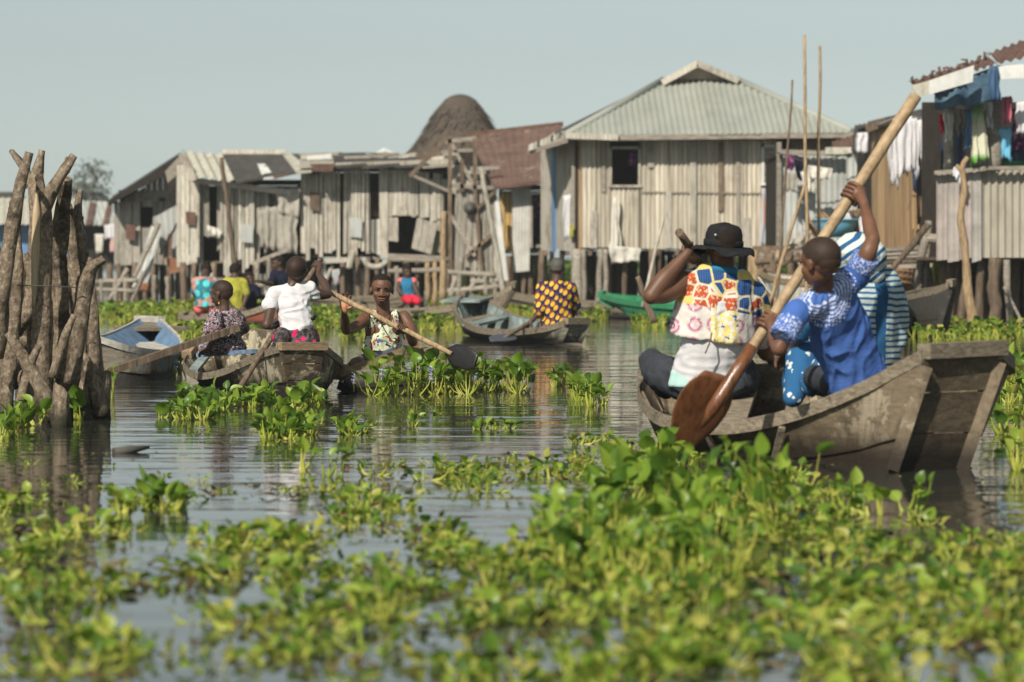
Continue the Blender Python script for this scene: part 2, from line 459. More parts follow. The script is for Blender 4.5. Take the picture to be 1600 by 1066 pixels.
# ---- printed cloth
def print_mat(name, build, rough=0.85):
    m, nt, p, out = new_mat(name)
    c = build(nt)
    nt.links.new(c, p.inputs['Base Color'])
    p.inputs['Roughness'].default_value = rough
    p.inputs['Specular IOR Level'].default_value = 0.15
    bump(nt, p, nz(nt, coords(nt), 16, 4, 0.6), 0.5, 0.02)
    return m
def voro(nt, vec, scale, feature='F1', metric='EUCLIDEAN', rand=1.0):
    n = nt.nodes.new('ShaderNodeTexVoronoi')
    n.feature = feature
    if feature != 'DISTANCE_TO_EDGE': n.distance = metric
    n.inputs['Scale'].default_value = scale
    n.inputs['Randomness'].default_value = rand
    nt.links.new(vec, n.inputs['Vector'])
    return n
def sep(nt, vec):
    s = nt.nodes.new('ShaderNodeSeparateXYZ'); nt.links.new(vec, s.inputs[0]); return s.outputs
def flatten(nt, vec, drop='Y'):        # the print lies on the cloth as seen from behind
    s = sep(nt, vec); c = nt.nodes.new('ShaderNodeCombineXYZ')
    nt.links.new(s[0], c.inputs[0]); nt.links.new(s[2], c.inputs[1])
    return c.outputs[0]
def p_vest(nt):
    v = flatten(nt, coords(nt))
    BL, OR, YE, WH, PK = (0.018, 0.065, 0.20), (0.46, 0.085, 0.030), (0.68, 0.54, 0.16), (0.66, 0.62, 0.56), (0.58, 0.20, 0.30)
    vo = voro(nt, v, 15, 'F1', 'EUCLIDEAN', 0.6)
    col = sep(nt, vo.outputs['Color'])
    isb = math_(nt, 'GREATER_THAN', col[0], 0.5)
    sv = sep(nt, v)
    stripe = math_(nt, 'GREATER_THAN', math_(nt, 'FRACT', math_(nt, 'MULTIPLY', sv[0], 85.0)), 0.72)
    blue = mix(nt, math_(nt, 'MULTIPLY', stripe, 0.6), BL, (0.10, 0.17, 0.34))
    dash = math_(nt, 'GREATER_THAN', nz(nt, coords(nt, (1, 1, .7)), 95, 1), 0.58)
    orange = mix(nt, math_(nt, 'MULTIPLY', dash, 0.75), OR, (0.80, 0.66, 0.50))
    c = mix(nt, isb, orange, blue)
    ed = voro(nt, v, 15, 'DISTANCE_TO_EDGE', rand=0.6)
    c = mix(nt, ramp(nt, ed.outputs['Distance'], [(0.0, 1), (0.075, 0)], True), c, WH)
    tri = math_(nt, 'GREATER_THAN', col[1], 0.35)
    c = mix(nt, math_(nt, 'MULTIPLY', tri, ramp(nt, ed.outputs['Distance'], [(0.0, 1), (0.055, 0)], True)), c, YE)
    c = mix(nt, math_(nt, 'MULTIPLY', math_(nt, 'GREATER_THAN', col[2], 0.80), 1.0), c, YE)
    # lower band: white with pink hexagon medallions; yellow panel in the middle
    v2 = voro(nt, v, 9.5, 'F1', rand=0.2)
    med = ramp(nt, v2.outputs['Distance'], [(0.0, (0.60, 0.42, 0.45)), (0.10, (0.26, 0.08, 0.13)), (0.15, (0.62, 0.45, 0.48)), (0.28, (0.42, 0.17, 0.24)), (0.36, (0.55, 0.42, 0.44)), (0.42, WH)], True)
    n2 = nz(nt, v, 55, 2)
    med = mix(nt, ramp(nt, n2, [(0.56, 0), (0.6, 0.8)]), med, (0.75, 0.70, 0.66))
    s = sep(nt, v)
    yel = mix(nt, ramp(nt, nz(nt, v, 38, 3), [(0.50, 0), (0.53, 1)]), (0.82, 0.68, 0.22), (0.80, 0.76, 0.70))
    yel = mix(nt, ramp(nt, nz(nt, v, 30, 2), [(0.60, 0), (0.63, 1)]), yel, (0.05, 0.13, 0.30))
    inside = math_(nt, 'MULTIPLY', math_(nt, 'GREATER_THAN', s[0], -0.01), math_(nt, 'LESS_THAN', s[0], 0.125))
    med = mix(nt, inside, med, yel)
    line = math_(nt, 'MULTIPLY_ADD', s[0], -0.18, 0.195)
    up = math_(nt, 'GREATER_THAN', s[1], line)
    return mix(nt, up, med, c)
VEST = print_mat('patchwork_wax_print', p_vest)
def p_boyshirt(nt):                    # royal blue with a white embroidered yoke; the yoke centre is the object's origin
    v = coords(nt)
    ln = nt.nodes.new('ShaderNodeVectorMath'); ln.operation = 'LENGTH'
    nt.links.new(v, ln.inputs[0])
    d = ln.outputs['Value']
    B = (0.060, 0.135, 0.40)
    ringw = nt.nodes.new('ShaderNodeMath'); ringw.operation = 'SINE'
    nt.links.new(math_(nt, 'MULTIPLY', d, 420.0), ringw.inputs[0])
    n = nz(nt, v, 110, 2)
    lace = math_(nt, 'GREATER_THAN', math_(nt, 'MULTIPLY_ADD', n, 2.2, math_(nt, 'MULTIPLY', ringw.outputs[0], 0.40)), 1.10)
    vo = voro(nt, v, 62, 'F1', rand=0.35)
    dots = math_(nt, 'LESS_THAN', vo.outputs['Distance'], 0.42)
    band1 = math_(nt, 'MULTIPLY', math_(nt, 'GREATER_THAN', d, 0.085), math_(nt, 'LESS_THAN', d, 0.185))
    band2 = math_(nt, 'MULTIPLY', math_(nt, 'GREATER_THAN', d, 0.185), math_(nt, 'LESS_THAN', d, 0.215))
    f = math_(nt, 'MAXIMUM', math_(nt, 'MULTIPLY', lace, band1), math_(nt, 'MULTIPLY', dots, band2))
    return mix(nt, math_(nt, 'MULTIPLY', f, 0.85), B, (0.62, 0.66, 0.82))
BOYSHIRT = print_mat('embroidered_blue_cotton', p_boyshirt, 0.8)
def p_sleeve(nt):
    v = coords(nt)
    lace = math_(nt, 'GREATER_THAN', nz(nt, v, 110, 2), 0.54)
    return mix(nt, math_(nt, 'MULTIPLY', lace, 0.85), (0.060, 0.135, 0.40), (0.62, 0.66, 0.82))
CUFF = print_mat('embroidered_cuff', p_sleeve)
def p_batik(nt):                       # blue with rows of white dashes
    v = coords(nt, (1, 1, 1), (0, 0, 0))
    s = sep(nt, v)
    w = nz(nt, v, 3.5, 2)
    zz = math_(nt, 'MULTIPLY_ADD', w, 0.05, s[2])
    xx = math_(nt, 'MULTIPLY_ADD', w, 0.10, s[0])
    fr = math_(nt, 'FRACT', math_(nt, 'MULTIPLY', zz, 36.0))
    st = math_(nt, 'GREATER_THAN', fr, 0.42)
    fx = math_(nt, 'FRACT', math_(nt, 'MULTIPLY', xx, 5.6))
    dash = math_(nt, 'MULTIPLY', math_(nt, 'GREATER_THAN', fx, 0.30), st)
    soft = ramp(nt, nz(nt, v, 40, 3), [(0.3, 0.7), (0.7, 1)])
    return mix(nt, math_(nt, 'MULTIPLY', dash, soft), ramp(nt, nz(nt, v, 9, 3), [(0.3, (0.015, 0.07, 0.17)), (0.7, (0.035, 0.13, 0.27))]), (0.52, 0.60, 0.56))
BATIK = print_mat('blue_batik', p_batik)
def p_batik2(nt):
    v = coords(nt, (1, 1, 1), (0, R(38), 0))
    s = sep(nt, v)
    fr = math_(nt, 'FRACT', math_(nt, 'MULTIPLY', math_(nt, 'MULTIPLY_ADD', nz(nt, v, 4, 2), 0.05, s[2]), 24.0))
    return mix(nt, math_(nt, 'GREATER_THAN', fr, 0.42), (0.025, 0.10, 0.24), (0.60, 0.66, 0.60))
BATIKWRAP = print_mat('striped_head_wrap', p_batik2)
def p_batik3(nt):
    v = coords(nt)
    vo = voro(nt, v, 22, 'F1', 'MANHATTAN', 0.7)
    f = math_(nt, 'LESS_THAN', vo.outputs['Distance'], 0.42)
    return mix(nt, f, (0.025, 0.11, 0.25), (0.60, 0.66, 0.62))
BATIKSKIRT = print_mat('blue_batik_triangles', p_batik3)
def p_girl(nt):
    v = coords(nt)
    n = nz(nt, v, 26, 3, 0.6, 1.2)
    c = ramp(nt, n, [(0.0, (0.03, 0.022, 0.030)), (0.47, (0.42, 0.36, 0.38)), (0.53, (0.04, 0.03, 0.04)), (0.62, (0.50, 0.44, 0.45)), (0.66, (0.05, 0.03, 0.04))], True)
    vo = voro(nt, v, 30, 'F1')
    return mix(nt, math_(nt, 'LESS_THAN', vo.outputs['Distance'], 0.20), c, (0.45, 0.04, 0.10))
GIRLDRESS = print_mat('swirled_dress_print', p_girl)
def p_wrap(nt):
    v = coords(nt)
    vo = voro(nt, v, 17, 'F1', rand=0.9)
    col = sep(nt, vo.outputs['Color'])
    spot = ramp(nt, col[1], [(0.0, (0.60, 0.02, 0.12)), (0.5, (0.45, 0.40, 0.38)), (0.75, (0.60, 0.02, 0.12))], True)
    base = ramp(nt, nz(nt, v, 45, 3), [(0.45, (0.035, 0.028, 0.030)), (0.6, (0.11, 0.095, 0.095))])
    return mix(nt, math_(nt, 'LESS_THAN', vo.outputs['Distance'], 0.32), base, spot)
WRAPCL = print_mat('spotted_wrap', p_wrap)
def p_tank(nt):
    v = flatten(nt, coords(nt))
    n = nz(nt, v, 34, 2, 0.5, 0.8)
    c = mix(nt, ramp(nt, n, [(0.60, 0), (0.61, 1)]), (0.72, 0.74, 0.50), (0.03, 0.035, 0.04))
    c = mix(nt, ramp(nt, nz(nt, coords(nt, loc=(5, 3, 1)), 24, 2, 0.5, 0.6), [(0.62, 0), (0.63, 1)]), c, (0.50, 0.05, 0.04))
    c = mix(nt, ramp(nt, nz(nt, coords(nt, loc=(1, 7, 4)), 22, 2, 0.5, 0.4), [(0.64, 0), (0.65, 1)]), c, (0.05, 0.18, 0.38))
    c = mix(nt, ramp(nt, nz(nt, coords(nt, loc=(8, 2, 9)), 30, 2), [(0.62, 0), (0.66, 1)]), c, (0.25, 0.45, 0.28))
    return c
TANK = print_mat('cartoon_print_cotton', p_tank)
def p_yellow(nt):
    v = flatten(nt, coords(nt, (1, 1, 1), (0, R(-32), 0)))
    m2 = nt.nodes.new('ShaderNodeMapping'); m2.inputs['Scale'].default_value = (1.25, 0.85, 1)
    nt.links.new(v, m2.inputs[0])
    vo = voro(nt, m2.outputs[0], 13.5, 'F1', rand=0.25)
    c = mix(nt, math_(nt, 'LESS_THAN', vo.outputs['Distance'], 0.37), (0.018, 0.022, 0.075), (0.72, 0.42, 0.04))
    m3 = nt.nodes.new('ShaderNodeMapping'); m3.inputs['Scale'].default_value = (1.25, 0.85, 1); m3.inputs['Location'].default_value = (0.022, -0.022, 0)
    nt.links.new(v, m3.inputs[0])
    vo2 = voro(nt, m3.outputs[0], 13.5, 'F1', rand=0.25)
    f2 = math_(nt, 'MULTIPLY', math_(nt, 'LESS_THAN', vo2.outputs['Distance'], 0.30), math_(nt, 'GREATER_THAN', vo.outputs['Distance'], 0.37))
    return mix(nt, f2, c, (0.22, 0.045, 0.035))
YELLOWPRINT = print_mat('yellow_dotted_wax_print', p_yellow)
def p_teal(nt):
    v = coords(nt)
    vo = voro(nt, v, 7, 'F1', rand=0.3)
    c = mix(nt, ramp(nt, nz(nt, v, 5, 2), [(0.48, 0), (0.52, 1)]), (0.03, 0.19, 0.24), (0.50, 0.25, 0.21))
    return mix(nt, math_(nt, 'LESS_THAN', vo.outputs['Distance'], 0.33), c, (0.10, 0.58, 0.58))
TEALPRINT = print_mat('teal_dotted_print', p_teal)
def p_curtain(nt):
    v = coords(nt, (1, 1, 0.2))
    return ramp(nt, nz(nt, v, 6, 3), [(0.40, (0.42, 0.44, 0.46)), (0.5, (0.58, 0.34, 0.26)), (0.6, (0.25, 0.36, 0.46)), (0.7, (0.60, 0.58, 0.55))], True)
CURTAIN = print_mat('striped_curtain', p_curtain)
def p_magenta(nt):
    v = coords(nt)
    return ramp(nt, nz(nt, v, 14, 3), [(0.40, (0.05, 0.03, 0.12)), (0.5, (0.35, 0.05, 0.20)), (0.6, (0.55, 0.45, 0.45))], True)
MAGENTA = print_mat('flowered_rag', p_magenta)
def p_greencream(nt):
    v = coords(nt)
    s = sep(nt, v)
    h = math_(nt, 'MULTIPLY_ADD', nz(nt, v, 4, 2), 0.35, s[2])
    return ramp(nt, h, [(0.0, (0.16, 0.38, 0.08)), (0.30, (0.16, 0.38, 0.08)), (0.36, (0.60, 0.60, 0.46)), (0.75, (0.55, 0.52, 0.38)), (0.9, (0.20, 0.36, 0.12))])
GREENCREAM = print_mat('green_and_cream_wrap', p_greencream)

# ---- plants and water
def leaf_mat(name, cols, trans=0.35, rough=0.38):
    m, nt, p, out = new_mat(name)
    geo = nt.nodes.new('ShaderNodeNewGeometry')
    tc = coords(nt)
    f = math_(nt, 'MULTIPLY_ADD', geo.outputs['Random Per Island'], 0.75, math_(nt, 'MULTIPLY', nz(nt, tc, 2.5, 3), 0.45))
    k = len(cols)
    c = ramp(nt, f, [(0.12 + 0.80 * i / (k - 1), cols[i]) for i in range(k)])
    nt.links.new(c, p.inputs['Base Color'])
    p.inputs['Roughness'].default_value = rough
    p.inputs['Specular IOR Level'].default_value = 0.4
    tr = nt.nodes.new('ShaderNodeBsdfTranslucent')
    h = nt.nodes.new('ShaderNodeHueSaturation'); h.inputs['Value'].default_value = 1.5
    h.inputs['Hue'].default_value = 0.485
    nt.links.new(c, h.inputs['Color']); nt.links.new(h.outputs[0], tr.inputs['Color'])
    ms = nt.nodes.new('ShaderNodeMixShader'); ms.inputs[0].default_value = trans
    nt.links.new(p.outputs[0], ms.inputs[1]); nt.links.new(tr.outputs[0], ms.inputs[2])
    nt.links.new(ms.outputs[0], out.inputs[0])
    return m
LEAF = leaf_mat('hyacinth_leaf', [(0.025, 0.060, 0.010), (0.07, 0.15, 0.018), (0.15, 0.26, 0.025), (0.30, 0.40, 0.05), (0.40, 0.39, 0.08)], 0.38)
PETIOLE = leaf_mat('hyacinth_stalk', [(0.20, 0.28, 0.03), (0.38, 0.45, 0.06), (0.52, 0.50, 0.11)], 0.25)
PETAL = leaf_mat('hyacinth_petal', [(0.42, 0.40, 0.72), (0.62, 0.62, 0.82), (0.55, 0.50, 0.80)], 0.3, 0.6)
DEADLEAF = leaf_mat('withered_leaf', [(0.03, 0.02, 0.012), (0.08, 0.045, 0.022), (0.20, 0.15, 0.06)], 0.1, 0.8)
WEED = leaf_mat('bank_weed', [(0.03, 0.07, 0.012), (0.07, 0.13, 0.02), (0.14, 0.22, 0.03)], 0.3)
TREELEAF = leaf_mat('hazed_tree_leaf', [(0.13, 0.15, 0.13), (0.20, 0.22, 0.18)], 0.2, 0.7)  # paled and greyed: the haze of distance is put into the leaf colour

m, nt, p, out = new_mat('lake_water')
p.inputs['Base Color'].default_value = (0.034, 0.036, 0.028, 1)
p.inputs['Roughness'].default_value = 0.015
p.inputs['IOR'].default_value = 1.33
v = coords(nt, (0.24, 1.0, 1), (0, 0, R(5)))
a = nz(nt, v, 5.0, 3, 0.5, 0.3)
b = nz(nt, coords(nt, (0.30, 1, 1), (0, 0, R(-7)), loc=(3, 9, 0)), 1.7, 2, 0.5)
c2 = nz(nt, v, 16.0, 2, 0.5)
calm = ramp(nt, nz(nt, coords(nt, (0.35, 0.12, 1)), 1.0, 2), [(0.35, 0.5), (0.62, 1.0)])
hgt = math_(nt, 'ADD', math_(nt, 'MULTIPLY', a, 0.0052), math_(nt, 'ADD', math_(nt, 'MULTIPLY', b, 0.014), math_(nt, 'MULTIPLY', c2, 0.0005)))
hgt = math_(nt, 'MULTIPLY', hgt, calm)
bm = nt.nodes.new('ShaderNodeBump'); bm.inputs['Strength'].default_value = 1.0; bm.inputs['Distance'].default_value = 1.0
nt.links.new(hgt, bm.inputs['Height']); nt.links.new(bm.outputs[0], p.inputs['Normal'])
WATER = m
MUD = rough_mat('bank_mud', [(0.03, 0.03, 0.015), (0.08, 0.075, 0.045)], (1, 1, 1), 0.5, rnd=0)
# ------------------------------------------------------------------ water and banks
wm = MB(); wm.add([(-900, -30, 0), (900, -30, 0), (900, 3500, 0), (-900, 3500, 0)], [(0, 1, 2, 3)])
tag(wm.build('water', WATER, loc=(0, 0, 0)), kind='structure')
def bank(name, y0, y1, x0, x1, h, seed):
    vs = []; fs = []; nx, ny = 80, 10
    for j in range(ny + 1):
        for i in range(nx + 1):
            x = lerp(x0, x1, i / nx); y = lerp(y0, y1, j / ny)
            e = min(1, 4 * min(j / ny, 1 - j / ny), 8 * min(i / nx, 1 - i / nx))
            vs.append((x, y, -0.2 + e * h * (0.7 + 0.5 * noise.noise(Vector((x * .3, y * .3, seed))))))
    for j in range(ny):
        for i in range(nx):
            a = j * (nx + 1) + i; fs.append((a, a + 1, a + nx + 2, a + nx + 1))
    mb = MB(); mb.add(vs, fs, True)
    return tag(mb.build(name, MUD), kind='structure')
bank('bank', 72, 130, -26, 24, 0.45, 3)
bank('far_bank', 190, 420, -160, 160, 0.8, 8)

# ------------------------------------------------------------------ water hyacinth
def leaf_grid(rows, cols, cup, curl, wf=0.92):
    vs = []; q = []
    for j in range(rows + 1):
        u = j / rows
        hw = wf * 0.5 * math.sin(math.pi * min(1, (u * 0.93 + 0.07)) ** 0.78) ** 0.8 if 0 < u < 1 else (0.16 if j == 0 else 0.03)
        for i in range(cols + 1):
            w = -1 + 2 * i / cols
            back = 0.10 * abs(w) * (1 - u) ** 2
            vs.append((w * hw, u - back, cup * w * w * hw * 2 * 0.5 - curl * (u - 0.3) ** 2))
    for j in range(rows):
        for i in range(cols):
            a = j * (cols + 1) + i; q.append((a, a + 1, a + cols + 2, a + cols + 1))
    return np.array(vs, float), np.array(q, int)
LG_HI = [leaf_grid(6, 4, 0.42, 0.25), leaf_grid(6, 4, 0.2, 0.55), leaf_grid(6, 4, 0.6, 0.1, 0.8), leaf_grid(6, 4, 0.3, 0.8, 1.0)]
LG_LO = [leaf_grid(2, 2, 0.45, 0.3), leaf_grid(2, 2, 0.25, 0.6)]
def stalk_np(pts, rad, sides):
    vs = []; q = []
    n = len(pts)
    for i in range(n):
        t = (pts[min(i + 1, n - 1)] - pts[max(0, i - 1)]).normalized()
        x = t.cross(Vector((0.3, 1, 0.1))).normalized(); y = t.cross(x)
        for k in range(sides):
            an = 2 * math.pi * k / sides
            vs.append(tuple(pts[i] + (x * math.cos(an) + y * math.sin(an)) * rad[i]))
    for i in range(n - 1):
        for k in range(sides):
            a = i * sides + k; b = i * sides + (k + 1) % sides
            q.append((a, b, b + sides, a + sides))
    return np.array(vs, float), np.array(q, int)
def gen_leaves(r, base, n, h, ls, spreadf=0.7, az0=None, azr=math.pi, flat=1.0):
    """leaves of one rosette: stalk points, stalk radii, blade matrix"""
    out = []
    for k in range(n):
        az = (az0 if az0 is not None else 0) + r.uniform(-azr, azr)
        rad = Vector((math.cos(az), math.sin(az), 0))
        hh = h * r.uniform(0.45, 1.08)
        o = spreadf * r.uniform(0.25, 0.9) * (0.35 * h + 0.07)
        tip = base + rad * o + Vector((0, 0, hh))
        mid = base.lerp(tip, 0.45) + rad * o * 0.25 - Vector((0, 0, hh * 0.06))
        p1 = base.lerp(mid, 0.45) + rad * 0.006
        pts = [base + rad * 0.008, p1, mid, mid.lerp(tip, 0.55) + rad * o * 0.04, tip]
        b = min(0.012, 0.0035 + 0.11 * ls) * r.uniform(0.6, 1.1) * (1.0 if h < 0.16 else 0.6)
        rads = [b * 0.65, b, b * 0.62, b * 0.32, b * 0.25]
        up = r.uniform(0.05, 1.0) * flat
        D = (rad * (1.05 - up) + Vector((r.uniform(-.3, .3), r.uniform(-.3, .3), up))).normalized()
        N = (Vector((0, 0, 1)) * (1.05 - up) - rad * up + Vector((r.uniform(-.6, .6), r.uniform(-.6, .6), 0.2)))
        N = (N - D * N.dot(D)).normalized()
        X = D.cross(N)
        s = ls * r.uniform(0.6, 1.2) * 0.9
        M = Matrix(((X.x * s, D.x * s, N.x * s, tip.x), (X.y * s, D.y * s, N.y * s, tip.y), (X.z * s, D.z * s, N.z * s, tip.z), (0, 0, 0, 1)))
        out.append((pts, rads, M))
    return out
def np_apply(M, v):
    m = np.array(M)
    return v @ m[:3, :3].T + m[:3, 3]
class Bulk:
    def __init__(s): s.v = []; s.q = []; s.m = []; s.n = 0
    def add(s, v, q, m):
        s.v.append(v); s.q.append(q + s.n); s.m.append(np.full(len(q), m)); s.n += len(v)
    def build(s, name, mats, parent=None, kind=None):
        v = np.concatenate(s.v); q = np.concatenate(s.q); mi = np.concatenate(s.m)
        loc = wloc(parent) if parent is not None else Vector((float(v[:, 0].mean()), float(v[:, 1].mean()), 0))
        v = v - np.array(loc)
        me = bpy.data.meshes.new(name)
        me.vertices.add(len(v)); me.vertices.foreach_set('co', v.astype(np.float32).ravel())
        me.loops.add(len(q) * 4); me.loops.foreach_set('vertex_index', q.astype(np.int32).ravel())
        me.polygons.add(len(q))
        me.polygons.foreach_set('loop_start', np.arange(0, len(q) * 4, 4, dtype=np.int32))
        me.polygons.foreach_set('material_index', mi.astype(np.int32))
        me.polygons.foreach_set('use_smooth', np.ones(len(q), dtype=bool))
        me.update(calc_edges=True)
        for x in mats: me.materials.append(x)
        o = bpy.data.objects.new(name, me); COL.objects.link(o)
        if parent is not None: o.parent = parent
        else: o.location = loc
        if kind: o['kind'] = kind
        return o
def proto(r, n, h, ls, lod, flat=1.0, spreadf=0.7):
    b = Bulk()
    for pts, rads, M in gen_leaves(r, Vector((0, 0, -0.01)), n, h, ls, spreadf, flat=flat):
        if lod == 0:
            v, q = stalk_np(pts, rads, 5); g = r.choice(LG_HI)
        else:
            v, q = stalk_np([pts[0], pts[2], pts[4]], [rads[1], rads[1], rads[4]], 3); g = r.choice(LG_LO)
        b.add(v, q, 1); b.add(np_apply(M, g[0]), g[1], 0)
    return np.concatenate(b.v), np.concatenate(b.q), np.concatenate(b.m)
def scatter(bulk, protos, places, r):
    for (x, y, s) in places:
        v, q, m = r.choice(protos)
        a = r.uniform(0, 2 * math.pi); c, sn = math.cos(a) * s, math.sin(a) * s
        w = np.empty_like(v)
        w[:, 0] = v[:, 0] * c - v[:, 1] * sn + x; w[:, 1] = v[:, 0] * sn + v[:, 1] * c + y; w[:, 2] = v[:, 2] * s
        bulk.v.append(w); bulk.q.append(q + bulk.n); bulk.m.append(m); bulk.n += len(v)
pr = random.Random(5)
P_NEAR = [proto(pr, pr.randint(4, 9), pr.uniform(0.02, 0.075), pr.uniform(0.024, 0.044), 0, 0.8, 1.1) for _ in range(16)]
P_TALL = [proto(pr, pr.randint(6, 9), pr.uniform(0.16, 0.26), pr.uniform(0.055, 0.075), 0) for _ in range(6)]
P_MID = [proto(pr, pr.randint(6, 9), pr.uniform(0.09, 0.16), pr.uniform(0.055, 0.075), 0) for _ in range(6)]
P_FAR = [proto(pr, pr.randint(5, 8), pr.uniform(0.07, 0.17), pr.uniform(0.06, 0.09), 1) for _ in range(8)]

# cover of the near raft, read as ellipses in the photograph's pixels: cx, cy, rx, ry, strength
NEAR_COVER = [
    (60, 790, 120, 24, 0.8), (90, 835, 110, 34, 0.9), (30, 915, 190, 34, 1.0), (250, 900, 160, 32, 0.9), (160, 880, 160, 26, 0.8),
    (420, 845, 170, 20, 0.7), (400, 905, 200, 24, 1.0), (560, 910, 140, 40, 0.9), (585, 810, 80, 44, 1.0), (660, 830, 60, 22, 0.8),
    (240, 790, 42, 14, 0.9), (440, 770, 130, 15, 0.9), (470, 720, 60, 12, 0.35), (640, 745, 70, 16, 0.8), (860, 735, 260, 20, 1.0), (760, 755, 60, 30, 0.6), (960, 745, 90, 30, 1.0),
    (820, 700, 30, 8, 0.3), (950, 690, 60, 14, 0.9), (1010, 670, 34, 12, 0.5),
    (720, 900, 200, 60, 0.9), (900, 870, 110, 60, 1.0), (1060, 870, 260, 90, 1.1), (1300, 900, 340, 75, 1.1), (1180, 800, 150, 60, 1.0), (1560, 930, 220, 90, 1.1),
    (1200, 1000, 500, 100, 1.5), (800, 1010, 360, 90, 1.3), (560, 990, 110, 60, 0.8), (60, 980, 120, 40, 0.85), (200, 1045, 220, 40, 0.72), (430, 1010, 140, 50, 0.8), (360, 950, 60, 20, 0.5), (620, 1060, 180, 30, 0.9),
    (1400, 1060, 400, 60, 1.1), (1370, 830, 130, 16, 0.7), (1480, 852, 110, 16, 0.9),
]
def cover(px, py, tab):
    s = 0
    for cx, cy, rx, ry, k in tab:
        e = ((px - cx) / rx) ** 2 + ((py - cy) / ry) ** 2
        if e < 1.1: s = max(s, k * min(1, (1.1 - e) * 2.2))
    return s
def fill(tab, y0, y1, per_m2, r, x0=-140, x1=1740, size=(0.8, 1.25), breakup=0.75, fs=1.1):
    """random points on the water whose place in the cover table is planted"""
    out = []
    d0 = W(800, y1).y; d1 = W(800, y0).y
    # plant by true area: stripes of equal depth
    n = 0
    steps = 60
    for i in range(steps):
        a = d0 + (d1 - d0) * i / steps; b = d0 + (d1 - d0) * (i + 1) / steps
        m = (a + b) / 2
        wdt = (x1 - x0) / F * m
        N = int(wdt * (b - a) * per_m2 + r.random())
        for _ in range(N):
            y = r.uniform(a, b); x = r.uniform((x0 - 800) / F * m, (x1 - 800) / F * m)
            px = 800 + x / y * F; py = 400 + H * F / y
            c = cover(px, py, tab)
            if c <= 0: continue
            nn = 0.36 + 1.6 * noise.noise(Vector((x * fs * 3.2, y * fs * 1.6, 3.0)))
            if c * (1 - breakup + breakup * 1.6 * nn) > r.uniform(0.2, 0.75): out.append((x, y, r.uniform(*size)))
    return out
r1 = random.Random(21)
bk = Bulk(); scatter(bk, P_NEAR, fill(NEAR_COVER, 655, 800, 54, r1, size=(0.6, 1.4), breakup=0.9), r1)
bk.build('water_hyacinth', [LEAF, PETIOLE], kind='stuff')
bk = Bulk(); scatter(bk, P_NEAR, fill(NEAR_COVER, 800, 1090, 98, r1, size=(0.6, 1.5), breakup=0.95), r1)
sp = []
for _ in range(130):
    a = W(r1.uniform(0, 1100), r1.uniform(640, 1060))
    if noise.noise(Vector((a.x * 1.3, a.y * .5, 2))) > -.05: sp.append((a.x, a.y, r1.uniform(.35, .9)))
scatter(bk, P_NEAR, sp, r1)
scatter(bk, P_TALL, fill([(1050, 930, 200, 40, 1), (800, 900, 150, 40, .8), (1300, 960, 250, 50, 1), (480, 905, 80, 16, .8), (150, 900, 120, 16, .8), (600, 990, 60, 30, .7), (1540, 960, 150, 60, 1)], 830, 1080, 6, r1, size=(0.4, 0.75)), r1)
bk.build('near_water_hyacinth', [LEAF, PETIOLE], kind='stuff')

# far rafts under the houses and behind the boats
FAR_COVER = [(230, 494, 170, 14, 1.2), (330, 529, 90, 10, 1.0), (500, 503, 70, 14, 1.1), (640, 512, 120, 7, 1.1), (812, 482, 26, 10, 1.1), (835, 492, 22, 8, 1.0), (560, 530, 26, 7, 0.8), (730, 470, 70, 9, 0.9), (850, 474, 40, 8, 0.8),
             (1010, 508, 30, 8, 0.9), (930, 500, 40, 5, 0.5), (1500, 524, 160, 11, 1.3), (1180, 505, 50, 10, 0.9), (1600, 585, 44, 7, .9), (1600, 622, 44, 14, 1.0), (1585, 672, 36, 12, 0.9), (1596, 735, 16, 8, 0.9), (60, 500, 140, 14, 1.1), (380, 486, 200, 6, 0.9)]
bk = Bulk(); scatter(bk, P_FAR, fill(FAR_COVER, 468, 560, 11, r1, size=(0.8, 1.2), breakup=0.4, fs=0.3), r1)
bk.build('far_water_hyacinth', [LEAF, PETIOLE], kind='stuff')
bk = Bulk(); scatter(bk, P_MID, fill(FAR_COVER, 560, 760, 30, r1, size=(0.8, 1.2), breakup=0.5), r1)
bk.build('water_hyacinth_by_the_boat', [LEAF, PETIOLE], kind='stuff')
# weeds on the bank seen between the stilts
bk = Bulk()
rb = random.Random(4)
scatter(bk, [proto(rb, 14, rb.uniform(0.3, 0.6), rb.uniform(0.13, 0.2), 1) for _ in range(6)], [(rb.uniform(-2.5, 9), rb.uniform(73, 88), rb.uniform(0.6, 1.2)) for _ in range(700)], rb)
o = bk.build('undergrowth', [WEED, WEED], kind='stuff'); o.location.z = 0.2

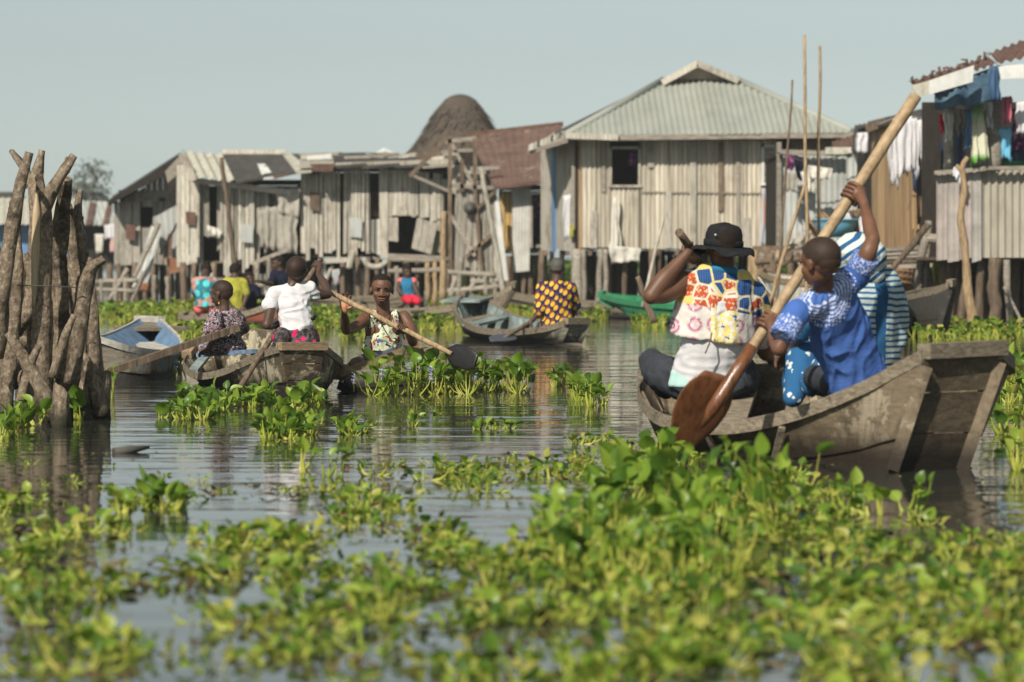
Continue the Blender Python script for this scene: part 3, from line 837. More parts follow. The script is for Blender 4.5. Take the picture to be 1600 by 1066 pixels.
LEAF_MESHES = []
LEAFO = leaf_mat('single_hyacinth_leaf', [(0.035, 0.085, 0.012), (0.09, 0.18, 0.02), (0.15, 0.26, 0.025), (0.27, 0.37, 0.045)])
nt = LEAFO.node_tree
for n in list(nt.nodes):
    if n.type == 'NEW_GEOMETRY':
        oi = nt.nodes.new('ShaderNodeObjectInfo')
        for l in list(nt.links):
            if l.from_node == n and l.from_socket.name == 'Random Per Island':
                nt.links.new(oi.outputs['Random'], l.to_socket)
for i, (v, q) in enumerate(LG_HI):
    me = bpy.data.meshes.new('hyacinth_leaf')
    me.from_pydata(v.tolist(), [], q.tolist()); me.polygons.foreach_set('use_smooth', [True] * len(q)); me.materials.append(LEAFO)
    LEAF_MESHES.append(me)
def flower(root, p, s, r):
    fl = MB()
    fl.tube([p - Vector((0, 0, 0.10 * s)), p + Vector((0, 0, 0.05 * s))], [0.004, 0.003], 5)
    st = fl.build('flower', PETIOLE, root)
    pb = MB()
    for k in range(34):
        a = r.uniform(0, 6.28); z = r.uniform(-0.03, 0.075) * s
        c = p + Vector((0, 0, z)); dr = Vector((math.cos(a), math.sin(a), r.uniform(-.2, .7))).normalized()
        sd = dr.cross(Vector((0, 0, 1))).normalized() * 0.011 * s
        L = r.uniform(0.025, 0.045) * s
        pb.add([c, c + dr * L * .6 + sd, c + dr * L, c + dr * L * .6 - sd], [(0, 1, 2, 3)])
    pb.build('petals', PETAL, st)['kind'] = 'stuff'
def clump(label, spots, seed, h=(0.08, 0.14), ls=(0.055, 0.075), nl=(5, 8), flowers=(), group='clumps of water hyacinth afloat', parts=True, maxleaf=290, name='hyacinth_clump', cat='water plant', az=None, spreadf=0.7):
    """a floating clump: each blade is a leaf of its own, the stalks are joined"""
    r = random.Random(seed)
    base = W(*spots[0][:2])
    root = thing(name, label, cat, (base.x, base.y, 0), group)
    bk = Bulk(); nleaf = 0
    stalks = Bulk()
    for (px, py, rx, ry, n) in spots:
        for _ in range(n):
            a = r.uniform(0, 6.28); q = math.sqrt(r.random())
            b = W(px + rx * q * math.cos(a), py + ry * q * math.sin(a))
            b.z = -0.01
            for pts, rads, M in gen_leaves(r, b, r.randint(*nl), r.uniform(*h), r.uniform(*ls), spreadf):
                v, qq = stalk_np(pts, rads, 5); stalks.add(v, qq, 0)
                if nleaf < maxleaf and parts:
                    o = bpy.data.objects.new('leaf', r.choice(LEAF_MESHES)); COL.objects.link(o)
                    o.parent = root
                    M2 = M.copy(); M2.translation = M.translation - root.location
                    o.matrix_local = M2
                    nleaf += 1
                else:
                    g = r.choice(LG_HI); bk.add(np_apply(M, g[0]), g[1], 0)
    stalks.build('stalks', [PETIOLE], root, 'stuff')
    if bk.v: bk.build('leaves', [LEAF], root, 'stuff')
    for (px, py, d, s) in flowers:
        flower(root, J(px, py, d), s, r)
    return root
clump('tall leafy clump with pale violet flowers in front of the boy in the tank top',
      [(650, 614, 46, 5, 14), (706, 613, 56, 6, 15), (768, 612, 48, 6, 9), (598, 618, 26, 2, 3), (825, 612, 20, 4, 3)], 3, (0.13, 0.245), (0.075, 0.11), (5, 7),
      flowers=[(707, 562, 21.3, 1.3), (638, 578, 21.0, 0.8), (675, 590, 20.9, 1.0), (655, 577, 21.2, 0.8), (553, 596, 21.2, 0.7), (742, 594, 21.0, 0.6), (596, 590, 21.0, .7)], spreadf=0.9)
clump('low green clump with pointed leaves right of the flowering water hyacinth', [(905, 620, 30, 7, 9), (922, 634, 22, 4, 5), (870, 606, 14, 4, 3)], 4, (0.09, 0.16), (0.055, 0.08), spreadf=0.45)
clump('wide leafy raft of water hyacinth under the stern of the cream peeling boat', [(330, 638, 72, 11, 22), (290, 653, 42, 5, 7), (430, 634, 66, 8, 15), (490, 634, 24, 4, 3)], 5, (0.04, 0.115), (0.06, 0.09), maxleaf=295)
clump('round clump of bulbous stalks drifting just below the wide leafy raft', [(455, 682, 44, 7, 12)], 6, (0.06, 0.12), (0.055, 0.08))
clump('small tufted water hyacinth beside the round clump, nearer the middle of the channel', [(546, 676, 24, 5, 7)], 7, (0.05, 0.11), (0.05, 0.075))
clump('tiny single water hyacinth rosette alone on open water', [(642, 665, 5, 1, 1)], 8, (0.06, 0.09), (0.04, 0.05))
clump('flat low strip of water hyacinth on open water below the flowering clump', [(765, 670, 34, 3, 5)], 9, (0.03, 0.055), (0.04, 0.055))
clump('water hyacinth tuft at the foot of the wooden stakes', [(45, 668, 40, 6, 5), (140, 655, 26, 5, 4), (15, 690, 20, 8, 2)], 10, (0.06, 0.15), (0.07, 0.11))
clump('lone upright sprout with a long stalk beside the wooden stakes', [(178, 622, 7, 3, 2)], 11, (0.18, 0.26), (0.03, 0.05), (2, 3), spreadf=0.3)
clump('water hyacinth tuft afloat between the blue boat and the cream boat', [(275, 580, 14, 4, 5)], 12, (0.09, 0.16), (0.06, 0.08))
clump('pair of curled sprouts with fat yellowish bulbs on a bent stalk', [(480, 735, 14, 3, 2), (520, 745, 14, 3, 2)], 13, (0.08, 0.13), (0.055, 0.07), (2, 3))
clump('big glossy upright leaves rising in front of the large boat', [(1170, 815, 90, 20, 10), (1080, 825, 60, 20, 7), (1250, 815, 40, 14, 2), (1165, 800, 60, 8, 5)], 14, (0.11, 0.27), (0.055, 0.09), (4, 6), flowers=[(1140, 748, 11.4, 0.75)], spreadf=1.0)
clump('broad dark leaves standing left of the paddle blade and the bow', [(930, 800, 50, 10, 4), (1020, 790, 50, 14, 7), (1000, 740, 50, 10, 5)], 15, (0.10, 0.22), (0.07, 0.10), (4, 6))
clump('thin stalks with single leaves leaning over the water below the stern of the large boat', [(1400, 800, 50, 8, 3), (1340, 800, 40, 10, 5)], 16, (0.07, 0.15), (0.06, 0.08), (3, 4))
clump('leafy mound in the thick of the raft, left of the big glossy leaves', [(960, 850, 70, 22, 11), (880, 860, 50, 16, 5)], 19, (0.08, 0.19), (0.045, 0.07), (4, 6))
clump('tangle of long blades in the thick of the near raft', [(960, 890, 110, 26, 14), (1100, 880, 80, 26, 10)], 17, (0.10, 0.20), (0.05, 0.07), (5, 7))
clump('single broad leaf and tuft standing alone in the near water', [(190, 800, 4, 2, 1), (250, 795, 26, 5, 6)], 18, (0.06, 0.12), (0.05, 0.075), (4, 6))
# leaf scraps and scum drifting on the open water
bd = Bulk(); rd = random.Random(19)
for _ in range(900):
    x, y = W(rd.uniform(100, 1600), rd.uniform(520, 960))[:2]
    if noise.noise(Vector((x * .9, y * .35, 8))) < 0.05: continue
    g = rd.choice(LG_LO); L = rd.uniform(.012, .04)
    M = Matrix.Translation((x, y, 0.003)) @ Matrix.Rotation(rd.uniform(0, 6.28), 4, 'Z') @ Matrix.Diagonal((L * .6, L, L * .3, 1))
    bd.add(np_apply(M, g[0]), g[1], rd.choice((0, 0, 1)))
bd.build('drifting_leaf_scraps', [DEADLEAF, PETIOLE], kind='stuff')
# withered, dark wet pieces lying among the plants
bd = Bulk(); rd = random.Random(9)
for (x, y, s) in fill(NEAR_COVER + [(340, 845, 70, 10, 1.2), (300, 1000, 60, 10, 0.6)], 700, 1090, 26, rd, size=(0.7, 1.8), breakup=0.3) + fill(NEAR_COVER, 830, 1090, 22, rd, size=(0.7, 2.0), breakup=0.3):
    g = rd.choice(LG_LO); a = rd.uniform(0, 6.28); L = 0.05 * s
    M = Matrix.Translation((x, y, 0.008)) @ Matrix.Rotation(a, 4, 'Z') @ Matrix.Rotation(rd.uniform(-.3, .5), 4, 'X') @ Matrix.Diagonal((L * .5, L, L * .4, 1))
    bd.add(np_apply(M, g[0]), g[1], 0)
bd.build('withered_leaves', [DEADLEAF], kind='stuff')
# ------------------------------------------------------------------ boats
def ringstrip(mb, rings, closed=True, smooth=False):
    n = len(rings[0]); vs = [p for r_ in rings for p in r_]; fs = []
    for i in range(len(rings) - 1):
        for k in range(n if closed else n - 1):
            a = i * n + k; b = i * n + (k + 1) % n
            fs.append((a, b, b + n, a + n))
    if closed:
        fs.append(tuple(reversed(range(n)))); fs.append(tuple((len(rings) - 1) * n + k for k in range(n)))
    return mb.add(vs, fs, smooth)
def boat(name, label, stations, hull, inner, rail, thwarts=(), ribs=(), group=None, t=0.022, railw=0.06, railh=0.035, strakes=3, cap_first=True, cap_last=True, sub=5, corner=True, knees=(), cat='boat', capmat=None, endmat=None):
    """stations from one end to the other: near gunwale, near chine, far chine, far gunwale (px, py, depth)"""
    S = [[J(*p) for p in st] for st in stations]
    cols = [crom([s[k] for s in S], sub) for k in range(4)]
    N = len(cols[0])
    st = [[cols[k][i] for k in range(4)] for i in range(N)]
    mid = sum((x for s in st for x in s), Vector()) / (4 * N)
    root = thing(name, label, cat, (mid.x, mid.y, 0), group)
    up = Vector((0, 0, 1))
    for sd in (0, 1):
        G = [s[0] if sd == 0 else s[3] for s in st]; C = [s[1] if sd == 0 else s[2] for s in st]
        O = [s[3] if sd == 0 else s[0] for s in st]
        for k in range(strakes):
            v0 = k / strakes; v1 = (k + 1) / strakes + (0.03 if k < strakes - 1 else 0)
            rings = []
            for g, c, o in zip(G, C, O):
                inw = (o - g); inw.z = 0
                inw = inw.normalized() * t
                a = g.lerp(c, v0); b = g.lerp(c, v1)
                bulge = -inw * 0.9 * math.sin(math.pi * (v0 + v1) / 2)
                lap = -inw * 0.35
                rings.append([a + bulge, b + bulge + lap, b + bulge + inw, a + bulge + inw])
            ringstrip(MB_ := MB(), rings)
            MB_.build('strake', hull, root)
        # inside lining
        rings = []
        for g, c, o in zip(G, C, O):
            inw = (o - g); inw.z = 0; inw = inw.normalized()
            rings.append([g + inw * (t * 2.0), c + inw * (t * 2.0) + up * 0.02, c + inw * (t * 2.6) + up * 0.02, g + inw * (t * 2.6)])
        mb = MB(); ringstrip(mb, rings); mb.build('lining', inner, root)
        # gunwale
        rings = []
        for i, (g, o) in enumerate(zip(G, O)):
            inw = (o - g); inw.z = 0; inw = inw.normalized()
            wv = railw * (1 + 0.12 * noise.noise(g * 3))
            a = g - inw * wv * 0.42; b = g + inw * wv * 0.58
            rings.append([a - up * railh * .8, b - up * railh * .8, b + up * railh * .3, a + up * railh * .3])
        mb = MB(); ringstrip(mb, rings); mb.build('gunwale', rail, root)
    mb = MB(); ringstrip(mb, [[s[1], s[2], s[2] + up * 0.03, s[1] + up * 0.03] for s in st]); mb.build('bottom', hull, root)
    # end boards
    for flag, e, nb in ((cap_first, st[0], st[1]), (cap_last, st[-1], st[-2])):
        if not flag: continue
        e2 = [p.lerp((nb[i]), 0.02) for i, p in enumerate(e)]
        out = ((e[0] + e[3]) / 2 - (nb[0] + nb[3]) / 2); out.z = 0; out.normalize()
        K = 3
        for k in range(K):
            a0, a1 = k / K, (k + 1) / K - 0.012
            q = [e[0].lerp(e[1], a1), e[3].lerp(e[2], a1), e[3].lerp(e[2], a0), e[0].lerp(e[1], a0)]
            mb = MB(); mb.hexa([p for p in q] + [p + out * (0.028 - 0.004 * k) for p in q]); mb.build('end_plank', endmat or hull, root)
        mb = MB(); mb.bar(e[0].lerp(e[3], -0.03) + out * 0.01 + up * 0.008, e[3].lerp(e[0], -0.03) + out * 0.01 + up * 0.008, 0.075, railh * 1.15); mb.build('end_cap', capmat or rail, root)
        if corner:
            for a, b in ((e[0], e[1]), (e[3], e[2])):
                mb = MB(); mb.bar(a + out * 0.03 - up * railh, b.lerp(a, .04) + out * 0.035, 0.055, 0.02, up=out); mb.build('corner_post', hull, root)
    def at(u):
        x = u * (N - 1); i = min(int(x), N - 2)
        return [st[i][k].lerp(st[i + 1][k], x - i) for k in range(4)]
    for th in thwarts:
        u, mat, hgt = th[:3]; wd = th[3] if len(th) > 3 else 0.18
        a, b = at(u), at(min(1, u + 0.01))
        L = a[0].lerp(a[1], hgt); Q = a[3].lerp(a[2], hgt)
        L2 = L.lerp(Q, 0.06); Q2 = Q.lerp(L, 0.06)
        mb = MB(); mb.bar(L2, Q2, wd, 0.028); mb.build('seat', mat, root)
    for u in ribs:
        a = at(u)
        i0 = a[0].lerp(a[3], 0.07) - up * 0.02; i1 = a[1].lerp(a[2], 0.08) + up * 0.03; i2 = a[2].lerp(a[1], 0.08) + up * 0.03; i3 = a[3].lerp(a[0], 0.07) - up * 0.02
        mb = MB(); mb.bar(i0, i1, 0.04, 0.03, up=(0, 1, 0)); mb.bar(i1, i2, 0.04, 0.03); mb.bar(i2, i3, 0.04, 0.03, up=(0, 1, 0)); mb.build('rib', inner, root)
    for (p, q, w) in knees:
        mb = MB(); mb.bar(J(*p), J(*q), w, 0.02, up=(0, 1, 0)); mb.build('batten', rail, root)
    return root, at

BIG, big_at = boat('wooden_boat', 'large weathered grey wooden boat carrying three paddlers, its broad square stern nearest the camera',
    [[(1008, 592, 16.7), (1034, 655, 16.5), (1040, 642, 16.8), (1020, 585, 16.9)],
     [(998, 616, 16.0), (1036, 705, 15.9), (1066, 680, 16.7), (1040, 578, 17.1)],
     [(1034, 652, 15.3), (1080, 726, 15.4), (1110, 695, 16.5), (1085, 574, 16.9)],
     [(1130, 664, 14.8), (1170, 738, 14.9), (1200, 705, 16.1), (1160, 574, 16.5)],
     [(1240, 643, 14.4), (1260, 746, 14.5), (1320, 718, 15.7), (1280, 572, 16.1)],
     [(1345, 603, 14.0), (1335, 746, 14.1), (1430, 726, 15.1), (1430, 572, 15.5)],
     [(1405, 573, 13.8), (1365, 744, 13.8), (1500, 732, 14.4), (1573, 572, 14.6)],
     [(1447, 552, 13.6), (1392, 742, 13.6), (1500, 742, 13.85), (1562, 546, 13.9)]],
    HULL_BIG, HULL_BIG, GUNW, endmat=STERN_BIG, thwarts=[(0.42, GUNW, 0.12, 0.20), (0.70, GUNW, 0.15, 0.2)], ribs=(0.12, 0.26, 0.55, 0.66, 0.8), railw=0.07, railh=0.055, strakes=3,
    knees=[((1222, 668, 14.42), (1208, 725, 14.55), 0.03), ((1105, 680, 14.9), (1125, 720, 15.0), 0.03)])
KID, kid_at = boat('wooden_boat', 'cream peeling wooden boat with a tan plank stern, carrying the girl and white-shirted boy',
    [[(292, 556, 23.9), (318, 592, 23.7), (326, 588, 24.0), (303, 541, 24.1)],
     [(287, 570, 23.3), (316, 603, 23.2), (345, 596, 24.0), (322, 521, 24.2)],
     [(306, 585, 22.8), (336, 608, 22.8), (372, 600, 23.6), (352, 516, 24.0)],
     [(345, 580, 22.3), (372, 614, 22.3), (420, 604, 23.2), (400, 516, 23.6)],
     [(392, 560, 21.6), (410, 618, 21.6), (470, 608, 22.6), (455, 528, 23.0)],
     [(418, 549, 21.1), (432, 620, 21.1), (505, 614, 21.8), (532, 566, 22.0)],
     [(438, 543, 20.7), (455, 621, 20.7), (498, 620, 20.9), (506, 543, 20.9)]],
    HULL_KID, HULL_KID, GUNW, endmat=STERN_KID, thwarts=[(0.24, IN_GREY, 0.22, 0.07), (0.62, GUNW, 0.2, 0.2)], ribs=(0.45,), railw=0.055, railh=0.045, capmat=GUNW_TAN, corner=False)
mb = MB(); mb.bar(J(311, 555, 23.0), J(398, 549, 22.4), 0.05, 0.03); mb.build('side_seat', IN_BLUE, KID)
BLUE, blue_at = boat('wooden_boat', 'empty wooden boat painted blue inside with worn white rails, moored behind the stakes',
    [[(110, 512, 23.2), (120, 588, 23.3), (120, 586, 24.0), (118, 512, 24.4)],
     [(150, 526, 23.3), (156, 597, 23.35), (160, 590, 24.2), (142, 528, 24.8)],
     [(200, 542, 23.4), (205, 600, 23.35), (205, 590, 24.6), (158, 526, 25.4)],
     [(245, 549, 23.8), (240, 600, 23.6), (220, 586, 25.2), (174, 521, 26.0)],
     [(277, 546, 24.6), (262, 592, 24.3), (232, 578, 25.8), (190, 514, 26.7)],
     [(281, 530, 25.8), (266, 578, 25.4), (238, 568, 26.4), (204, 507, 27.3)],
     [(252, 501, 27.6), (246, 552, 26.8), (236, 552, 27.0), (216, 499, 27.9)]],
    HULL_BLUE, IN_BLUE, GUNW_WHITE, thwarts=[(0.80, GUNW_WHITE, 0.45, 0.22), (0.97, GUNW, 0.18, 0.5), (0.62, IN_BLUE, 0.5, 0.2)], railw=0.075, railh=0.045)
# the thick near side of that boat
TANKB, tb_at = boat('wooden_boat', 'narrow wooden boat with a bark-rough rim, carrying the boy in the printed tank top',
    [[(531, 586, 21.8), (560, 616, 21.6), (566, 616, 21.8), (540, 580, 22.0)],
     [(545, 577, 21.8), (580, 618, 21.7), (595, 616, 22.2), (552, 566, 22.4)],
     [(590, 563, 21.9), (625, 620, 21.8), (640, 616, 22.5), (592, 563, 22.8)],
     [(636, 547, 22.0), (675, 619, 22.0), (690, 616, 22.6), (640, 548, 22.9)],
     [(662, 556, 22.2), (720, 618, 22.2), (735, 614, 22.7), (668, 553, 22.8)]],
    HULL_GREY, HULL_GREY, GUNW_TAN, thwarts=[(0.4, GUNW, 0.2, 0.2)], railw=0.075, railh=0.07)
GREY, grey_at = boat('wooden_boat', 'grey-green wooden boat with a raised bow deck, carrying the man in the yellow print shirt',
    [[(722, 463, 38.6), (732, 500, 38.2), (738, 500, 38.4), (729, 459, 38.8)],
     [(712, 478, 37.8), (724, 518, 37.5), (750, 514, 38.4), (756, 468, 38.8)],
     [(716, 495, 36.6), (740, 527, 36.4), (775, 520, 37.6), (782, 482, 38.0)],
     [(745, 513, 35.0), (765, 534, 35.0), (810, 526, 36.4), (806, 494, 36.8)],
     [(800, 517, 34.0), (815, 536, 34.0), (860, 528, 35.2), (850, 502, 35.6)],
     [(850, 512, 33.2), (862, 537, 33.2), (900, 530, 34.0), (908, 505, 34.4)],
     [(884, 503, 32.8), (873, 537, 32.8), (904, 536, 33.0), (917, 503, 33.1)]],
    HULL_GREY, IN_GREY, GUNW, thwarts=[(0.30, GUNW, 0.35, 0.2), (0.42, IN_GREY, 0.15, 0.2), (0.72, GUNW, 0.3, 0.2), (0.08, IN_GREY, 0.04, 0.5)], ribs=(0.2, 0.55), railw=0.08, railh=0.06)
boat('wooden_boat', 'brown wooden boat with a long upswept prow, carrying the child in red trousers',
    [[(560, 476, 46), (585, 500, 46), (590, 500, 47), (570, 476, 47)],
     [(620, 489, 45.5), (635, 503, 45.5), (640, 500, 46.5), (622, 484, 46.8)],
     [(700, 482, 45), (700, 502, 45), (705, 499, 46), (705, 478, 46.3)],
     [(760, 467, 44.6), (752, 497, 44.6), (758, 496, 45.2), (768, 463, 45.4)],
     [(800, 447, 44.4), (780, 489, 44.4), (782, 489, 44.6), (803, 444, 44.6)]],
    HULL_BROWN, HULL_BROWN, GUNW, thwarts=[(0.3, GUNW, 0.2)], railw=0.08, railh=0.06)
boat('wooden_boat', 'low grey dugout boat lying empty behind the tank top boy, close under the houses',
    [[(470, 462, 52), (478, 480, 52), (480, 480, 53), (474, 460, 53)],
     [(520, 466, 51), (524, 482, 51), (528, 480, 52), (520, 464, 52.3)],
     [(590, 466, 51), (586, 482, 51), (588, 480, 52), (592, 463, 52.3)],
     [(640, 458, 51), (622, 480, 51), (625, 480, 51.4), (642, 456, 51.6)]],
    HULL_BROWN, HULL_BROWN, GUNW, railw=0.08, railh=0.06)
boat('wooden_boat', 'red-brown wooden boat full of people at the left, its long rail slanting up',
    [[(283, 496, 43), (296, 512, 43), (300, 510, 43.4), (290, 492, 43.5)],
     [(330, 492, 42), (335, 510, 42), (340, 506, 43), (335, 484, 43.4)],
     [(375, 490, 41.4), (380, 512, 41.4), (385, 508, 42.4), (385, 480, 42.8)],
     [(420, 476, 41), (425, 510, 41), (430, 506, 42), (430, 468, 42.4)],
     [(470, 455, 41), (455, 500, 41), (458, 500, 41.3), (474, 452, 41.4)]],
    HULL_RED, HULL_BROWN, GUNW, railw=0.09, railh=0.07)
boat('wooden_boat', 'long plain brown boat lying empty behind the man in the yellow print shirt',
    [[(795, 460, 50), (800, 475, 50), (803, 475, 50.4), (798, 458, 50.4)],
     [(850, 470, 49), (855, 488, 49), (858, 484, 50), (852, 466, 50.4)],
     [(920, 474, 48), (925, 496, 48), (928, 492, 49), (922, 472, 49.4)],
     [(985, 476, 47), (980, 496, 47), (984, 496, 48), (988, 474, 48.4)],
     [(1030, 478, 47), (1020, 497, 47), (1022, 497, 47.4), (1032, 476, 47.6)]],
    HULL_BROWN, HULL_BROWN, GUNW, railw=0.09, railh=0.08)
boat('wooden_boat', 'bright green painted boat with a pointed bow, moored beside the stilts behind the hatted man',
    [[(938, 461, 46), (962, 480, 45.6), (965, 480, 45.9), (944, 459, 46.2)],
     [(975, 470, 45), (990, 496, 44.8), (1010, 492, 45.6), (975, 463, 46)],
     [(1030, 476, 44), (1040, 503, 44), (1060, 498, 45), (1030, 466, 45.4)],
     [(1110, 478, 43.4), (1110, 504, 43.6), (1125, 500, 44.4), (1110, 468, 44.8)],
     [(1180, 470, 43.4), (1165, 500, 43.6), (1172, 500, 44), (1184, 466, 44.2)]],
    HULL_GREEN, HULL_GREEN, GREENPL, thwarts=[(0.5, GREENPL, 0.3)], railw=0.09, railh=0.07)
boat('wooden_boat', 'white wooden boat with a pale blue prow half hidden behind the boy in blue',
    [[(1189, 426, 44.6), (1210, 462, 44.4), (1212, 462, 44.6), (1194, 424, 44.9)],
     [(1215, 436, 44), (1228, 490, 43.8), (1245, 486, 44.8), (1220, 430, 45.2)],
     [(1262, 441, 43.4), (1270, 498, 43.4), (1290, 494, 44.6), (1262, 434, 45)],
     [(1340, 446, 43.2), (1345, 500, 43.2), (1360, 496, 44), (1340, 438, 44.4)]],
    HULL_WHITE, HULL_WHITE, GUNW_TAN, railw=0.09, railh=0.07)
boat('wooden_boat', 'dark wooden boat with a high square end under the right house',
    [[(1385, 470, 40), (1400, 512, 39.6), (1410, 510, 40.4), (1390, 466, 40.8)],
     [(1420, 462, 38.8), (1428, 520, 38.6), (1440, 516, 39.4), (1425, 456, 39.8)],
     [(1458, 453, 38), (1452, 521, 37.9), (1465, 519, 38.4), (1462, 450, 38.6)],
     [(1483, 444, 37.6), (1462, 521, 37.6), (1476, 520, 37.8), (1489, 442, 37.8)]],
    HULL_DARK, HULL_DARK, GUNW, railw=0.09, railh=0.07)
boat('wooden_boat', 'small dark pointed boat nosing out in front of the dark high-ended boat',
    [[(1408, 471, 36.6), (1410, 520, 36.6), (1418, 520, 36.8), (1411, 470, 36.8)],
     [(1385, 478, 38), (1390, 520, 38), (1420, 520, 38.6), (1428, 494, 38.6)],
     [(1350, 484, 40), (1360, 515, 40), (1400, 512, 40.6), (1410, 494, 40.6)]],
    HULL_DARK, HULL_DARK, DARKGREEN, railw=0.07, railh=0.06)

# ------------------------------------------------------------------ paddles and poles
def paddle(name, label, top, end, r, mat, bl=None, bmat=None, cat='paddle', wob=0.0, r2=None, name_shaft='shaft', bside=None):
    A = J(*top); B = J(*end)
    root = thing(name, label, cat, B if B.z < A.z else A)
    n = 14
    pts = [A.lerp(B, i / n) + Vector((noise.noise(Vector((i * .5, r * 90, 1))), 0, noise.noise(Vector((i * .5, r * 90, 5))))) * wob for i in range(n + 1)]
    mb = MB(); mb.tube(pts, [r, r2 or r], 12, wob=0.12); mb.build(name_shaft, mat, root)
    if bl:
        a = J(*bl[0]); b = J(*bl[1]); hw = bl[2]
        ax = (b - a).normalized()
        side = Vector(bside) if bside else ax.cross(Vector((0, 1, 0))).normalized()
        m = 16
        P = [a.lerp(b, i / m) for i in range(m + 1)]
        prof = bl[3] if len(bl) > 3 else [0.35, 0.8, 1.0, 0.98, 0.85, 0.55, 0.15]
        rads = []
        for i in range(m + 1):
            u = i / m * (len(prof) - 1); k = min(int(u), len(prof) - 2)
            rads.append((hw * lerp(prof[k], prof[k + 1], u - k), 0.013 - 0.006 * i / m))
        mb = MB(); mb.tube(P, rads, 20, side=side); mb.build('blade', bmat or mat, root)
    return root
paddle('paddle', 'long pale wooden paddle with a broad reddish wet blade, raised by the boy in blue', (1431, 150, 14.5), (1118, 632, 14.15), 0.028, PADDLE,
       bl=((1122, 585, 14.18), (1058, 712, 14.3), 0.137, [0.55, 0.86, 1.0, 0.99, 0.90, 0.72, 0.44, 0.12]), bmat=BLADE, r2=0.024, bside=(1, 0.25, 0.30))
_pd = bpy.data.objects['paddle']
mb = MB(); mb.tube([J(1176, 542, 14.215), J(1150, 582, 14.185), J(1127, 618, 14.16), J(1114, 638, 14.15), J(1096, 668, 14.18)], [.0295, .0315, .0315, .029, .008], 12, wob=.1); mb.build('shaft_foot', BLADE, _pd)
paddle('paddle', 'dark brown paddle gripped by the man in the black hat', (1061, 363, 15.55), (1262, 640, 17.6), 0.021, BROWN, bl=((1250, 622, 17.5), (1290, 670, 18.0), 0.09), r2=0.019)
paddle('paddle', 'black paddle dipped beside the cream boat by the boy in the white shirt', (501, 405, 21.75), (374, 607, 20.9), 0.018, BROWN, r2=0.020)
paddle('punting_pole_paddle', 'light-brown paddle with a round black blade held by the boy in the tank top', (514, 456, 21.7), (706, 554, 21.2), 0.019, POLE,
       bl=((698, 549, 21.25), (744, 566, 21.1), 0.078, [0.3, 0.85, 1.0, 1.0, 0.9, 0.6]), bmat=BLACKPNT, wob=0.012, r2=0.016, bside=(0.4, 0, 1))
paddle('paddle', 'short paddle with a flat grey blade in the water beside the grey-green boat', (834, 500, 34.0), (786, 530, 33.0), 0.022, BROWN, bl=((800, 524, 33.4), (768, 533, 32.6), 0.12), bmat=GREYCL, bside=(0, 1, 0.1))
oar = MB(); a, b = J(161, 584, 22.2), J(372, 512, 22.6)
oar.bar(a, b, 0.07, 0.045); own('plank_oar', oar, BROWN, 'long flat brown plank lying across from the stakes to the rim of the cream boat', 'plank')
for (nm, lab, p, q, rr, mt) in [
    ('mooring_pole', 'tallest straight mooring pole standing against the sky', (1257, 55, 38), (1262, 520, 38), 0.021, POLE),
    ('mooring_pole', 'second tall mooring pole with a notched yellowish skin, right of the tallest pole', (1281, 72, 38.4), (1277, 520, 38.4), 0.021, POLE),
    ('mooring_pole', 'thin dark pole leaning slightly right in front of the main roof', (1238, 125, 40), (1212, 500, 40), 0.017, BROWN),
    ('mooring_pole', 'crooked slanting stick between the hatted man and the blue-shirted boy', (1259, 285, 36), (1200, 480, 36), 0.022, POLE),
    ('mooring_pole', 'bleached slanting pole in front of the stilts, left of the man in the black hat', (1037, 336, 42), (1004, 480, 42), 0.022, PALE),
    ('mooring_pole', 'short forked brown stake standing in the water beside the green boat', (996, 432, 36), (1022, 505, 36), 0.035, BROWN),
    ('mooring_pole', 'dark pole leaning on the shack with the ribbed cement roof', (346, 246, 60), (370, 440, 60), 0.05, BROWN),
    ('mooring_pole', 'pale slanting pole crossing the dark gap right of the collapsed frame', (752, 262, 60), (790, 470, 60), 0.05, PALE),
    ('mooring_pole', 'thick upright post beside the trellis of sticks, under the flat-roofed shack', (693, 330, 57), (692, 470, 57), 0.06, POLE)]:
    A, B = J(*p), J(*q)
    mb = MB(); n = 10
    mb.tube([A.lerp(B, i / n) + Vector((noise.noise(Vector((i * .4, p[0], 0))), 0, 0)) * 0.02 for i in range(n + 1)], [rr * .8, rr * 1.15], 10, wob=0.2)
    own(nm, mb, mt, lab, 'pole')
